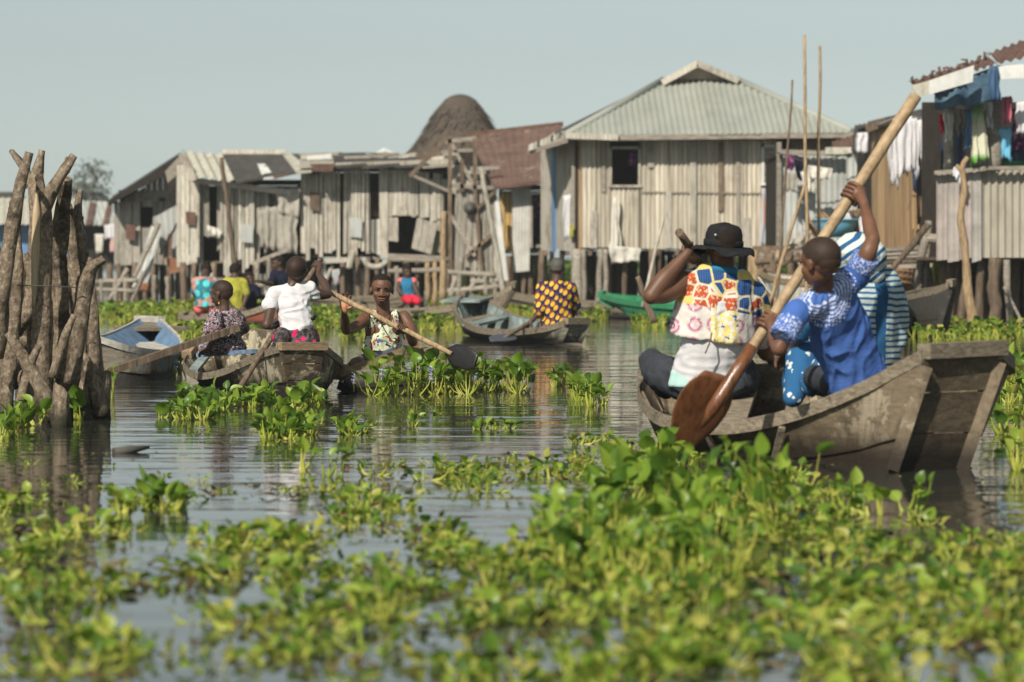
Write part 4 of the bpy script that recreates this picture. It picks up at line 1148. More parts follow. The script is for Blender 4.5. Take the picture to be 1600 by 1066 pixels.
# ------------------------------------------------------------------ stakes
def branch(mb, pts, rads, sides=12, wob=0.25):
    P = crom([J(*p) for p in pts], 7)
    n = len(P)
    rr = [x[0] * 0.86 for x in spread(list(rads), n)]
    rr = [x * (1 + 0.13 * noise.noise(p * 9)) for x, p in zip(rr, P)]
    mb.tube(P, rr, sides, wob=wob)
fence = thing('stake_fence', 'dense row of rough forked tree stakes driven into the lake bed', 'fence', W(90, 665))
ST = [  # each stake: list of branches (points, radii in metres)
    [([(-8, 560, 17.6), (2, 460, 17.6), (20, 350, 17.6), (32, 290, 17.6), (46, 238, 17.6)], [.062, .056, .046, .04, .028]), ([(36, 262, 17.6), (17, 236, 17.7)], [.022, .015])],
    [([(4, 680, 17.7), (16, 560, 17.9), (28, 430, 17.9), (26, 330, 18.0)], [.045, .05, .035, .02])],
    [([(60, 660, 18.3), (58, 520, 18.3), (52, 400, 18.3), (52, 330, 18.3), (44, 270, 18.4), (18, 236, 18.4)], [.05, .045, .035, .026, .022, .016])],
    [([(62, 680, 17.9), (64, 560, 17.9), (66, 430, 17.9), (66, 330, 17.9), (56, 290, 18.0), (66, 235, 18.0)], [.075, .07, .066, .065, .045, .026]), ([(66, 330, 17.9), (80, 300, 17.9), (98, 270, 17.9), (116, 243, 17.9)], [.055, .046, .038, .026]), ([(66, 320, 17.9), (62, 272, 17.9)], [.045, .022])],
    [([(98, 670, 18.2), (96, 520, 18.2), (90, 400, 18.2), (98, 330, 18.1), (104, 280, 18.0)], [.06, .06, .062, .058, .04])],
    [([(150, 660, 18.4), (128, 540, 18.5), (120, 430, 18.5), (106, 320, 18.5)], [.05, .055, .05, .03])],
    [([(118, 640, 18.2), (134, 460, 18.2), (128, 380, 18.2), (122, 330, 18.2), (126, 296, 18.2)], [.045, .040, .034, .028, .018]), ([(124, 350, 18.2), (110, 325, 18.2), (104, 308, 18.2)], [.022, .018, .012])],
    [([(112, 600, 17.8), (128, 490, 17.8), (140, 425, 17.8), (163, 404, 17.8)], [.055, .052, .045, .026]), ([(136, 440, 17.8), (142, 402, 17.8)], [.03, .018])],
    [([(150, 640, 18.1), (146, 520, 18.1), (142, 450, 18.1)], [.05, .045, .035])],
    [([(88, 655, 17.5), (60, 600, 17.5), (30, 548, 17.5), (12, 520, 17.5)], [.052, .046, .036, .028])],
    [([(28, 640, 17.5), (44, 580, 17.5), (60, 540, 17.5)], [.032, .03, .022])],
    [([(82, 590, 17.6), (100, 530, 17.6), (116, 492, 17.6)], [.03, .028, .02])],
    [([(22, 520, 18.2), (44, 480, 18.2), (52, 430, 18.2), (36, 398, 18.2)], [.05, .055, .05, .035])],
    [([(30, 500, 18.6), (30, 440, 18.6), (34, 412, 18.6)], [.05, .05, .035])],
    [([(108, 480, 18.6), (92, 440, 18.6), (100, 400, 18.6)], [.05, .05, .04])],
    [([(10, 600, 18.4), (50, 590, 18.4), (100, 600, 18.5)], [.05, .06, .05])],
    [([(0, 560, 18.6), (60, 530, 18.7), (130, 560, 18.6)], [.05, .05, .04])],
    [([(160, 650, 18.0), (150, 600, 18.0), (142, 570, 18.0)], [.06, .05, .035])],
    [([(80, 640, 18.6), (76, 500, 18.6), (84, 380, 18.6)], [.05, .05, .03])],
    [([(36, 640, 18.8), (34, 520, 18.8), (24, 420, 18.8)], [.05, .05, .04])],
    [([(-30, 660, 17.9), (-26, 500, 17.9), (-20, 380, 17.9)], [.06, .05, .04])],
    [([(108, 500, 18.9), (114, 600, 18.9), (116, 660, 18.9)], [.04, .05, .05])],
]
ex = random.Random(12)
for k in range(15):
    x = ex.uniform(-20, 160); dd = ex.uniform(17.8, 19.0); tx = x + ex.uniform(-34, 34)
    top = ex.uniform(330, 520) if x < 120 else ex.uniform(440, 560)
    ST.append([([(x, 668, dd), (lerp(x, tx, .4) + ex.uniform(-9, 9), lerp(668, top, .4), dd), (lerp(x, tx, .75) + ex.uniform(-8, 8), lerp(668, top, .75), dd), (tx, top, dd)], [ex.uniform(.03, .045), ex.uniform(.03, .04), .028, .016])])
rs = random.Random(3)
for i, s in enumerate(ST):
    mb = MB()
    for pts, rads in s: branch(mb, pts, rads)
    # knots and bark scales
    for pts, rads in s:
        for k in range(3):
            q = rs.uniform(0.1, 0.95) * (len(pts) - 1); a = int(q); p = J(*pts[a]).lerp(J(*pts[min(a + 1, len(pts) - 1)]), q - a)
            rr = max(rads) * 0.55
            mb.ball(p + Vector((rs.choice((-1, 1)) * rr * .8, -rr * .4, 0)), (rr * .40, rr * .35, rr * .6), nu=8, nv=6)
    st_ = mb.build('stake', BARK, fence)
    if i == 3:
        m2 = MB()
        P = crom([J(58, 300, 17.85), J(57, 350, 17.845), J(55, 420, 17.845), J(54, 480, 17.85)], 6)
        m2.tube(P, [(0.010, 0.03), (0.042, 0.03), (0.038, 0.03), (0.004, 0.02)] if False else [0.02, 0.050], 10, side=(1, 0, 0))
        m2 = MB()
        n = len(P)
        m2.tube(P, spread([(0.008, 0.02), (0.024, 0.035), (0.026, 0.03), (0.022, 0.03), (0.006, 0.012)], n), 12, side=(1, 0, 0)); m2.build('bared_strip', CUTWOOD, st_)
# thin tying wire
mb = MB(); mb.tube([J(26, 446, 17.75), J(80, 447, 17.7), J(124, 450, 17.7)], 0.003, 5); mb.build('tying_wire', DARKTIN, fence)
for (x, y, hh, w, lab) in [(97, 668, 58, .048, 'broad stump with a slanting cut top, foremost of the stakes'), (116, 650, 86, .040, 'pale chipped stump with a split top behind the rounded stump'),
                           (136, 640, 90, .036, 'slim leaning pale stump beside the split-topped one'), (162, 655, 66, .045, 'pointed stump at the outer end of the stakes'), (73, 686, 20, .022, 'tiny sawn peg barely above the water')]:
    b = W(x, y); s = F / b.y
    mb = MB(); T = b + Vector(((-10 if w < .041 else 0) / s, 0, hh / s))
    P = [b - Vector((0, 0, .1)), b.lerp(T, .4), b.lerp(T, .85), T]
    P = [b - Vector((0, 0, .1)), b.lerp(T, .3), b.lerp(T, .6), b.lerp(T, .8), T]
    mb.tube(P, [w, w * 1.05, w * .95, w * 1.0, w * .96], 14, wob=0.45)
    sl = rs.uniform(.5, 1.3) * rs.choice((-1, 1))
    mb.v = [(x_, y_, z_ - (0 if z_ < T.z - .02 else (x_ - T.x) * sl + (y_ - T.y) * .5 + .02 * noise.noise(Vector((x_ * 60, y_ * 60, 0))))) for x_, y_, z_ in mb.v]
    root = thing('stump', lab, 'tree stump', b, 'stumps at the foot of the stakes')
    mb.build('stump_wood', BARK, root)
    top = mb.v[-14:]
    m3 = MB(); m3.add([(x_, y_, z_ + .003) for x_, y_, z_ in top], [tuple(range(14))]); m3.build('cut_face', CUTWOOD, root)
mb = MB(); b = W(195, 708); mb.tube([b + Vector((-.05, -.02, .004)), b + Vector((.02, .02, .012)), b + Vector((.10, .10, .022))], [.022, .018, .008], 9, wob=.3); own('driftwood', mb, DARKTIN, 'dark sawn log end floating left of the middle', 'driftwood')
# ------------------------------------------------------------------ people
def fused(mb, name, mat, parent, voxel=0.005, smooth=4, wrinkle=0.0, wscale=14.0, extra=None, origin=None, label=None, wdir=None, mats=None, matfn=None):
    """one continuous skin over all the volumes in mb (voxel remesh), lightly smoothed; extra is appended as it is"""
    base = Vector(origin) if origin is not None else wloc(parent)
    me = mb.mesh('tmp', base)
    o = bpy.data.objects.new('tmp', me); COL.objects.link(o)
    m = o.modifiers.new('r', 'REMESH'); m.mode = 'VOXEL'; m.voxel_size = voxel; m.use_smooth_shade = True
    if smooth:
        s = o.modifiers.new('s', 'SMOOTH'); s.factor = 0.5; s.iterations = smooth
    dg = bpy.context.evaluated_depsgraph_get()
    me2 = bpy.data.meshes.new_from_object(o.evaluated_get(dg))
    bpy.data.objects.remove(o); bpy.data.meshes.remove(me)
    if wrinkle:
        nv = len(me2.vertices)
        co = np.empty(nv * 3, np.float32); me2.vertices.foreach_get('co', co); co = co.reshape(-1, 3)
        no = np.empty(nv * 3, np.float32); me2.vertices.foreach_get('normal', no); no = no.reshape(-1, 3)
        d = np.empty(nv, np.float32)
        wd = wdir or (1.0, 1.0, 0.45)
        for i in range(nv):
            q = Vector((co[i, 0] * wscale * wd[0], co[i, 1] * wscale * wd[1], co[i, 2] * wscale * wd[2]))
            w = noise.noise(q + Vector((noise.noise(q * .5) * 1.5, 0, 3)))
            d[i] = (1 - abs(w) * 3.2) * 0.6 + noise.noise(q * 0.4) * .7
        co += no * (d * wrinkle)[:, None]
        me2.vertices.foreach_set('co', co.ravel())
    if extra is not None and extra.v:
        bm = bmesh.new(); bm.from_mesh(me2)
        t = extra.mesh('x', base); bm.from_mesh(t); bm.to_mesh(me2); bm.free(); bpy.data.meshes.remove(t)
    me2.polygons.foreach_set('use_smooth', [True] * len(me2.polygons))
    me2.materials.clear()
    for x in (mats or [mat]): me2.materials.append(x)
    if matfn:
        for p_ in me2.polygons: p_.material_index = matfn(p_.center + base)
    me2.name = name
    o = bpy.data.objects.new(name, me2); COL.objects.link(o)
    o.parent = parent; o.location = base - wloc(parent)
    if label: o['label'] = label
    return o
def chain(mb, pts, rads, n=None, side=None, sides=14, cap=True):
    P = crom(pts, 7) if len(pts) > 2 else crom(pts, 8)
    rr = spread(list(rads), len(P))
    if side is None: rr = [(a + b) / 2 for a, b in rr]
    mb.tube(P, rr, sides, side=side)
    if cap:
        for p, r_ in ((P[0], rr[0]), (P[-1], rr[-1])):
            q = min(r_) if isinstance(r_, tuple) else r_
            if not isinstance(r_, tuple): mb.ball(p, q * 0.99, nu=12, nv=8)
def frame(fwd, up):
    f = Vector(fwd).normalized(); u = Vector(up); u = (u - f * u.dot(f)).normalized()
    r_ = f.cross(u)                     # the person's right
    return Matrix((r_, f, u)).transposed()
def head(mb, c, fwd, up, hh, child=False):
    M = frame(fwd, up); c = Vector(c)
    P = lambda x, y, z: c + M @ Vector((x, y, z)) * hh
    B = lambda p, r_: mb.ball(P(*p), tuple(q * hh for q in r_), M, 18, 12)
    B((0, -0.05, 0.13), (0.335, 0.425, 0.365))           # skull
    B((0, -0.16, 0.02), (0.29, 0.30, 0.28))
    B((0, 0.10, -0.12), (0.265, 0.28, 0.30))              # face
    B((0, 0.20, -0.31), (0.155, 0.145, 0.13))             # chin
    B((0, 0.14, -0.25), (0.215, 0.21, 0.18))              # jaw
    for s in (-1, 1):
        B((s * 0.165, 0.23, -0.10), (0.095, 0.10, 0.10))  # cheek
        B((s * 0.13, 0.315, 0.085), (0.12, 0.06, 0.04))   # brow
        B((s * 0.335, -0.03, -0.03), (0.035, 0.085, 0.115))
        B((s * 0.36, -0.045, 0.005), (0.022, 0.07, 0.075))
        B((s * 0.075, 0.385, -0.125), (0.05, 0.045, 0.04))  # nostril
    mb.tube([P(0, 0.325, 0.05), P(0, 0.365, -0.04), P(0, 0.40, -0.10)], [0.045 * hh, 0.055 * hh, 0.065 * hh], 10)
    B((0, 0.40, -0.11), (0.085, 0.05, 0.05))
    B((0, 0.345, -0.235), (0.125, 0.075, 0.042)); B((0, 0.335, -0.285), (0.105, 0.072, 0.038))
    return M, P
def face_parts(root, c, fwd, up, hh, squint=0.6, lips=True):
    M = frame(fwd, up); c = Vector(c)
    P = lambda x, y, z: c + M @ Vector((x, y, z)) * hh
    for s in (-1, 1):
        e = MB(); e.ball(P(s * 0.135, 0.300, 0.022), (0.070 * hh, 0.058 * hh, 0.042 * hh * squint), M, 14, 10)
        eo = e.build('eye', EYEW, root)
        i = MB(); i.ball(P(s * 0.125, 0.345, 0.022), (0.033 * hh, 0.020 * hh, 0.034 * hh * squint), M, 12, 8); i.build('iris', EYED, eo)
        b = MB(); b.tube([P(s * 0.055, 0.372, 0.095), P(s * 0.13, 0.385, 0.118), P(s * 0.215, 0.335, 0.098)], [0.012 * hh, 0.018 * hh, 0.009 * hh], 8); b.build('eyebrow', HAIR, root)
        l = MB(); l.tube([P(s * 0.07, 0.352, 0.040), P(s * 0.135, 0.368, 0.052), P(s * 0.20, 0.325, 0.036)], [0.007 * hh, 0.011 * hh, 0.006 * hh], 8); l.build('eyelid', HAIR, root)
    if lips:
        u = MB(); u.ball(P(0, 0.372, -0.235), (0.125 * hh, 0.058 * hh, 0.026 * hh), M, 16, 10); u.ball(P(0, 0.362, -0.287), (0.108 * hh, 0.058 * hh, 0.028 * hh), M, 16, 10); u.build('lips', LIP, root)
def hair(root, c, fwd, up, hh, k=1.035, line=0.10, tilt=0.45, mat=None):
    M = frame(fwd, up); c = Vector(c)
    cc = c + M @ Vector((0, -0.055, 0.135)) * hh
    MT = M.transposed()
    def f(v):
        q = MT @ v / hh
        return q.z > np.interp(q.y, [-.45, -.12, .08, .20, .34], [-.27, -.22, -.10, line * .6, line])
    def f2(v):
        q = MT @ v / hh
        return q.y < 0.0 and q.z > -.16
    mb = MB(); mb.ball(cc, (0.335 * hh * k, 0.425 * hh * k, 0.365 * hh * k), M, 44, 34, keep=f)
    mb.ball(c + M @ Vector((0, -0.16, 0.02)) * hh, (0.29 * hh * k, 0.30 * hh * k, 0.28 * hh * k), M, 32, 24, keep=f2)
    return mb.build('hair', mat or HAIR, root)
def grip_hand(body, fing, wrist, c, axis, sr, k, thumb=1, turn=None):
    """a fist closed round a shaft of radius sr at c; fingers are spaced along the axis"""
    c = Vector(c); wrist = Vector(wrist); ax = Vector(axis).normalized()
    w = (wrist - c); w = (w - ax * w.dot(ax)).normalized()
    s = ax.cross(w) * (turn or 1)
    r0 = sr + 0.011 * k
    palm = c + w * (sr + 0.020 * k)
    chain(body, [wrist, wrist.lerp(palm, 0.6), palm + w * 0.004], [0.023 * k, 0.027 * k, 0.030 * k])
    body.ball(palm, (0.040 * k, 0.018 * k, 0.040 * k), Matrix((ax, w, s)).transposed(), 14, 10)
    for i in range(4):
        off = ax * (i - 1.5) * 0.021 * k
        L = (0.85, 1.0, 0.95, 0.78)[i]
        pts = []
        for a in (-10, 35, 85, 140, 190 * L + 10):
            t = R(a)
            pts.append(c + off + (w * math.cos(t) + s * math.sin(t)) * (r0 + (0.010 * k if a < 0 else 0.004 * k if a < 60 else 0)))
        chain(fing, pts, [0.0105 * k, 0.0098 * k, 0.0092 * k, 0.0082 * k, 0.0072 * k], sides=10)
    tb = ax * thumb
    pts = [palm + tb * 0.024 * k + w * .01, c + tb * 0.040 * k + (w * 0.8 - s * 0.6) * r0, c + tb * 0.036 * k + (w * 0.1 - s * 1.0) * r0, c + tb * 0.024 * k + (-w * 0.75 - s * 0.66) * r0]
    chain(fing, pts, [0.013 * k, 0.0115 * k, 0.0105 * k, 0.009 * k], sides=10)
def open_hand(body, fing, wrist, d, normal, k, curl=0.35, thumb=1, splay=0.16):
    wrist = Vector(wrist); d = Vector(d).normalized(); n = Vector(normal); n = (n - d * n.dot(d)).normalized(); x = d.cross(n)
    palm = wrist + d * 0.048 * k
    chain(body, [wrist, palm], [0.023 * k, 0.027 * k])
    body.ball(palm + d * .012 * k, (0.041 * k, 0.050 * k, 0.016 * k), Matrix((x, d, n)).transposed(), 14, 10)
    for i in range(4):
        b = palm + d * 0.046 * k + x * (i - 1.5) * 0.021 * k
        L = (0.066, 0.076, 0.072, 0.056)[i] * k
        dd = (d + x * (i - 1.5) * splay).normalized()
        pts = [b - d * .012 * k]
        p = b
        for j in range(3):
            a = curl * (j + 0.4) * (1 + 0.25 * (i % 2))
            p = p + (dd * math.cos(a) + n * math.sin(a)) * L * (0.42, 0.32, 0.26)[j]
            pts.append(p)
        chain(fing, pts, [0.0105 * k, 0.010 * k, 0.0088 * k, 0.0072 * k], sides=10)
    b = palm - d * .012 * k + x * thumb * 0.030 * k
    chain(fing, [b - x * thumb * .008, b + (x * thumb * .8 + d * .5) * 0.030 * k, b + (x * thumb * .8 + d * 1.0) * 0.045 * k + n * .015 * k], [0.014 * k, 0.012 * k, 0.009 * k], sides=10)
    return palm
def torso(mb, hip, waist, chest, sh, nk, side, ws, dp, grow=0.0, slim=1.0):
    """hip, waist, chest, shoulder line, neck base; ws half widths, dp half depths"""
    P = [hip, waist, chest, sh, nk]
    ws = [w * (slim if i < 3 else (slim + 1) / 2 if i == 3 else 1) for i, w in enumerate(ws)]; dp = [w * (slim if i < 4 else 1) for i, w in enumerate(dp)]
    rr = [(ws[i] + grow, dp[i] + grow) for i in range(5)]
    rr[4] = (ws[4] + grow * .4, dp[4] + grow * .4)
    chain(mb, P, rr, side=side)
    mb.ball(hip, (ws[0] + grow, dp[0] + grow, dp[0] + grow), frame((0, 1, 0), (0, 0, 1)), 16, 10)

def torsopts(hip, nk, bend=0.0, bdir=Vector((0, -1, 0))):
    return [hip, hip.lerp(nk, 0.30) + bdir * bend, hip.lerp(nk, 0.62) + bdir * bend * 1.3, hip.lerp(nk, 0.87) + bdir * bend * .5, nk]

# ---- man in the black hat -------------------------------------------------------------------------
def hat_man():
    root = thing('person', 'man seen from behind in a black brimmed hat and patchwork print vest, seated and paddling', 'person', J(1108, 610, 15.6))
    k = 1.0
    hip, nk = J(1106, 588, 15.75), J(1131, 424, 15.68)
    side = (J(1178, 452, 15.72) - J(1060, 440, 15.62)).normalized()
    shL, shR = J(1064, 441, 15.62), J(1172, 455, 15.74)
    T = torsopts(hip, nk, 0.03)
    ws = [0.175, 0.150, 0.180, 0.165, 0.065]; dp = [0.125, 0.105, 0.125, 0.10, 0.065]
    elL, haL, c1 = J(1018, 462, 15.50), J(1074, 396, 15.56), J(1082, 390, 15.60)
    elR, waR = J(1196, 548, 15.95), J(1200, 556, 16.18)
    ax = (J(1262, 640, 17.6) - J(1061, 363, 15.55)).normalized()
    onax = lambda px: J(1061, 363, 15.55).lerp(J(1262, 640, 17.6), (px - 1061) / 201)
    mb = MB(); fg = MB()
    torso(mb, *T, side, ws, dp, slim=.66)
    chain(mb, [nk - Vector((0, 0, .05)), J(1130, 412, 15.66), J(1129, 395, 15.64)], [0.068, 0.060, 0.058])
    chain(mb, [shL, shL.lerp(elL, .5) + Vector((0, 0, -.015)), elL], [0.062, 0.056, 0.044]); chain(mb, [elL, elL.lerp(haL, .35) + Vector((-.006, 0, .0)), haL], [0.043, 0.045, 0.026])
    chain(mb, [shR, elR], [0.062, 0.046]); chain(mb, [elR, elR.lerp(waR, .4), waR], [0.044, 0.043, 0.027])
    grip_hand(mb, fg, haL, onax(1079), ax, 0.022, 1.1, thumb=1, turn=1)
    grip_hand(mb, fg, waR, onax(1212), ax, 0.020, 1.0, thumb=-1)
    hc = J(1130, 386, 15.64)
    head(mb, hc, (-0.12, 1, -0.06), (0.03, 0.05, 1), 0.235)
    fused(mb, 'body', SKIN, root, 0.0055, 4, extra=fg)
    face_parts(root, hc, (-0.12, 1, -0.06), (0.03, 0.05, 1), 0.235)
    hair(root, hc, (-0.12, 1, -0.06), (0.03, 0.05, 1), 0.235)
    # white undershirt, its aqua hem and the vest
    low = MB(); torso(low, hip + Vector((0, 0, -.01)), *T[1:3], T[2].lerp(T[3], .6), T[2].lerp(T[3], .7), side, [0.185, .165, .17, .16, .1], [0.145, .125, .12, .1, .07])
    fused(low, 'undershirt', WHITECL, root, 0.009, 3, 0.010, 12, wdir=(.5, .5, 1.4))
    hem = MB(); chain(hem, [hip + Vector((-.005, 0, -.052)), hip + Vector((-.004, 0, .028))], [(0.196, .150), (0.186, .148)], side=side); fused(hem, 'shirt_hem', AQUACL, root, 0.009, 2, 0.006, 16)
    v = MB()
    org = J(1116, 545, 15.45)
    P = [J(1112, 527, 15.70), J(1116, 500, 15.69), J(1121, 470, 15.69), J(1127, 440, 15.68), J(1131, 424, 15.68)]
    chain(v, P, [(0.216, 0.158), (0.208, .152), (0.203, .148), (0.185, .118), (0.082, .082)], side=side)
    chain(v, [J(1062, 446, 15.62), J(1131, 432, 15.67), J(1176, 458, 15.73)], [0.060, 0.072, 0.066])
    chain(v, [J(1174, 458, 15.74), J(1182, 490, 15.80), J(1188, 526, 15.88)], [0.074, 0.074, 0.064])
    # open-bottomed: the lowest caps are cut away below
    o = fused(v, 'vest', VEST, root, 0.008, 2, 0.011, 10, origin=org, wdir=(1.2, 1, .5))
    cord = MB(); cord.tube(crom([J(1112, 520, 15.50), J(1109, 535, 15.48), J(1102, 552, 15.49)], 5), 0.004, 6); cord.build('drawstring', BROWN, root)
    collar = MB(); collar.tube(crom([nk + side * (-.075) + Vector((0, .05, .02)), nk + side * (-.05) + Vector((0, -.06, .01)), nk + side * .05 + Vector((0, -.06, .005)), nk + side * .08 + Vector((0, .05, .01))], 5), [0.016, 0.020, 0.020, 0.016], 8); 
    collar.build('collar', TEALCL, root)
    # trousers: sitting on the thwart, knees apart
    tr = MB()
    tr.ball(hip + Vector((0.01, 0, -.045)), (0.205, .165, .085), nu=18, nv=12)
    chain(tr, [J(1075, 597, 15.75), J(1036, 585, 15.95), J(1018, 566, 16.2)], [0.098, 0.088, 0.062])
    chain(tr, [J(1018, 566, 16.2), J(1040, 606, 16.5)], [0.066, 0.055])
    chain(tr, [J(1140, 600, 15.75), J(1162, 592, 16.0), J(1158, 570, 16.3)], [0.095, 0.082, 0.06])
    chain(tr, [J(1158, 575, 16.3), J(1145, 615, 16.5)], [0.064, 0.055])
    fused(tr, 'trousers', TROUSER, root, 0.009, 3, 0.014, 11, wdir=(.6, .8, 1.2))
    # hat: crown, band, wide drooping brim
    M = frame((-0.1, 1, 0.05), (0.06, 0.02, 1)); C = J(1130, 385, 15.63)
    s = 0.285 / 88
    crown = MB(); crown.lathe(C, [(.095, -.012), (.095, .02), (.090, .060), (.083, .088), (.068, .102), (.036, .110), (0.001, .111)], 28, M)
    cr = fused_cloth(crown, 'hat_crown', BLACKCL, root, 0.004)
    band = MB(); band.lathe(C, [(.096, .002), (.099, .004), (.098, .030), (.094, .032)], 28, M); band.build('hat_band', BLACKCL, root)
    br = MB(); n = 40; prof = [(.090, .0), (.110, -.004), (.134, -.012), (.153, -.022), (.157, -.028), (.152, -.029), (.132, -.019), (.108, -.010), (.090, -.006)]
    vs = []; fs = []
    for i in range(n):
        a = 2 * math.pi * i / n; w = 0.010 * math.sin(2 * a + .6) + 0.006 * math.sin(5 * a) + .004 * math.sin(9 * a + 1)
        for (r_, z) in prof:
            vs.append(C + M @ Vector((r_ * math.cos(a), r_ * math.sin(a), z + w * (r_ - .09) / .05)))
    q = len(prof)
    for i in range(n):
        for j in range(q):
            fs.append((i * q + j, i * q + (j + 1) % q, ((i + 1) % n) * q + (j + 1) % q, ((i + 1) % n) * q + j))
    br.add(vs, fs, True); br.build('hat_brim', BLACKCL, root)
    for (px, py) in ((1118, 367),):
        m2 = MB(); p = J(px, py, 15.53 if py < 380 else 15.50); m2.ball(p, (.006, .004, .005), nu=8, nv=6); m2.build('worn_patch', CREAMCL, root)
def fused_cloth(mb, name, mat, root, amp):
    vs = [Vector(v) for v in mb.v]
    c = sum(vs, Vector()) / len(vs)
    mb.v = [tuple(v + (v - c).normalized() * amp * noise.noise(v * 26)) for v in vs]
    return mb.build(name, mat, root)
hat_man()

# ---- boy in blue ----------------------------------------------------------------------------------
def blue_boy():
    root = thing('person', 'boy in a royal blue embroidered shirt, one arm raised on a long paddle', 'person', J(1335, 590, 14.3))
    k = 0.80
    hip, nk = J(1334, 588, 14.35), J(1293, 452, 14.10)
    shL, shR = J(1247, 487, 14.02), J(1338, 433, 14.16)
    side = (shR - shL).normalized()
    T = torsopts(hip, nk, 0.02)
    top, bot = J(1431, 150, 14.5), J(1118, 632, 14.15)
    ax = (bot - top).normalized()
    onax = lambda px: top.lerp(bot, (1431 - px) / 313)
    elL, waL = J(1217, 545, 14.0), J(1206, 512, 14.12)
    elR, waR = J(1364, 374, 14.12), J(1350, 318, 14.28)
    mb = MB(); fg = MB()
    torso(mb, *T, side, [0.115, .105, .125, .105, .05], [.09, .08, .088, .07, .05], slim=.6)
    chain(mb, [nk - Vector((0, 0, .04)), J(1286, 444, 14.07), J(1284, 425, 14.05)], [0.054, 0.047, 0.05])
    chain(mb, [shL, elL], [0.043, 0.034]); chain(mb, [elL, elL.lerp(waL, .45), waL], [0.034, 0.033, 0.021])
    chain(mb, [shR, J(1355, 398, 14.10), elR], [0.044, 0.040, 0.033]); chain(mb, [elR, elR.lerp(waR, .4), waR], [0.032, 0.032, 0.020])
    grip_hand(mb, fg, waL, onax(1200), ax, 0.028, k * 1.2, thumb=-1)
    grip_hand(mb, fg, waR, onax(1331), ax, 0.029, k * 1.2, thumb=1)
    hc = J(1281, 411, 13.99); fw = (-0.76, 0.82, -0.14); up = (-0.08, 0.0, 1)
    head(mb, hc, fw, up, 0.225)
    fused(mb, 'body', SKIN2, root, 0.0048, 4, extra=fg)
    face_parts(root, hc, fw, up, 0.225)
    hair(root, hc, fw, up, 0.225, 1.025, line=0.16, mat=SHAVED)
    # shirt
    v = MB(); org = J(1288, 452, 13.95)
    P = [J(1341, 601, 14.36), J(1330, 565, 14.32), J(1316, 528, 14.26), J(1301, 480, 14.15), J(1290, 455, 14.10)]
    chain(v, P, [(0.150, .120), (0.142, .112), (0.150, .108), (0.130, .085), (0.066, .062)], side=side)
    chain(v, [shL, J(1292, 464, 14.1), shR], [0.055, 0.062, 0.056])
    fused(v, 'shirt', BOYSHIRT, root, 0.0065, 1, 0.013, 13, origin=org, wdir=(1.3, 1, .6))
    for (a, b, c_) in ((shL, J(1228, 515, 13.97), J(1222, 527, 13.95)), (shR, J(1350, 409, 14.12), J(1354, 401, 14.11))):
        s1 = MB(); chain(s1, [a, a.lerp(b, .7)], [0.060, 0.060]); fused(s1, 'sleeve', BLUEPLAIN, root, 0.0065, 2, 0.006, 14, origin=org)
        s2 = MB(); chain(s2, [a.lerp(b, .55), c_], [(0.0625, .0625), (0.060, .060)], side=(0, 1, 0)); fused(s2, 'sleeve_cuff', CUFF, root, 0.006, 2, 0.004, 16)
    tr = MB()
    tr.ball(hip + Vector((0, .02, -.03)), (0.15, .14, .075)); chain(tr, [J(1310, 600, 14.4), J(1275, 590, 14.75)], [0.07, 0.06]); chain(tr, [J(1355, 598, 14.45), J(1330, 590, 14.8)], [0.07, 0.06])
    fused(tr, 'trousers', TROUSER, root, 0.008, 2, 0.006, 12)
blue_boy()

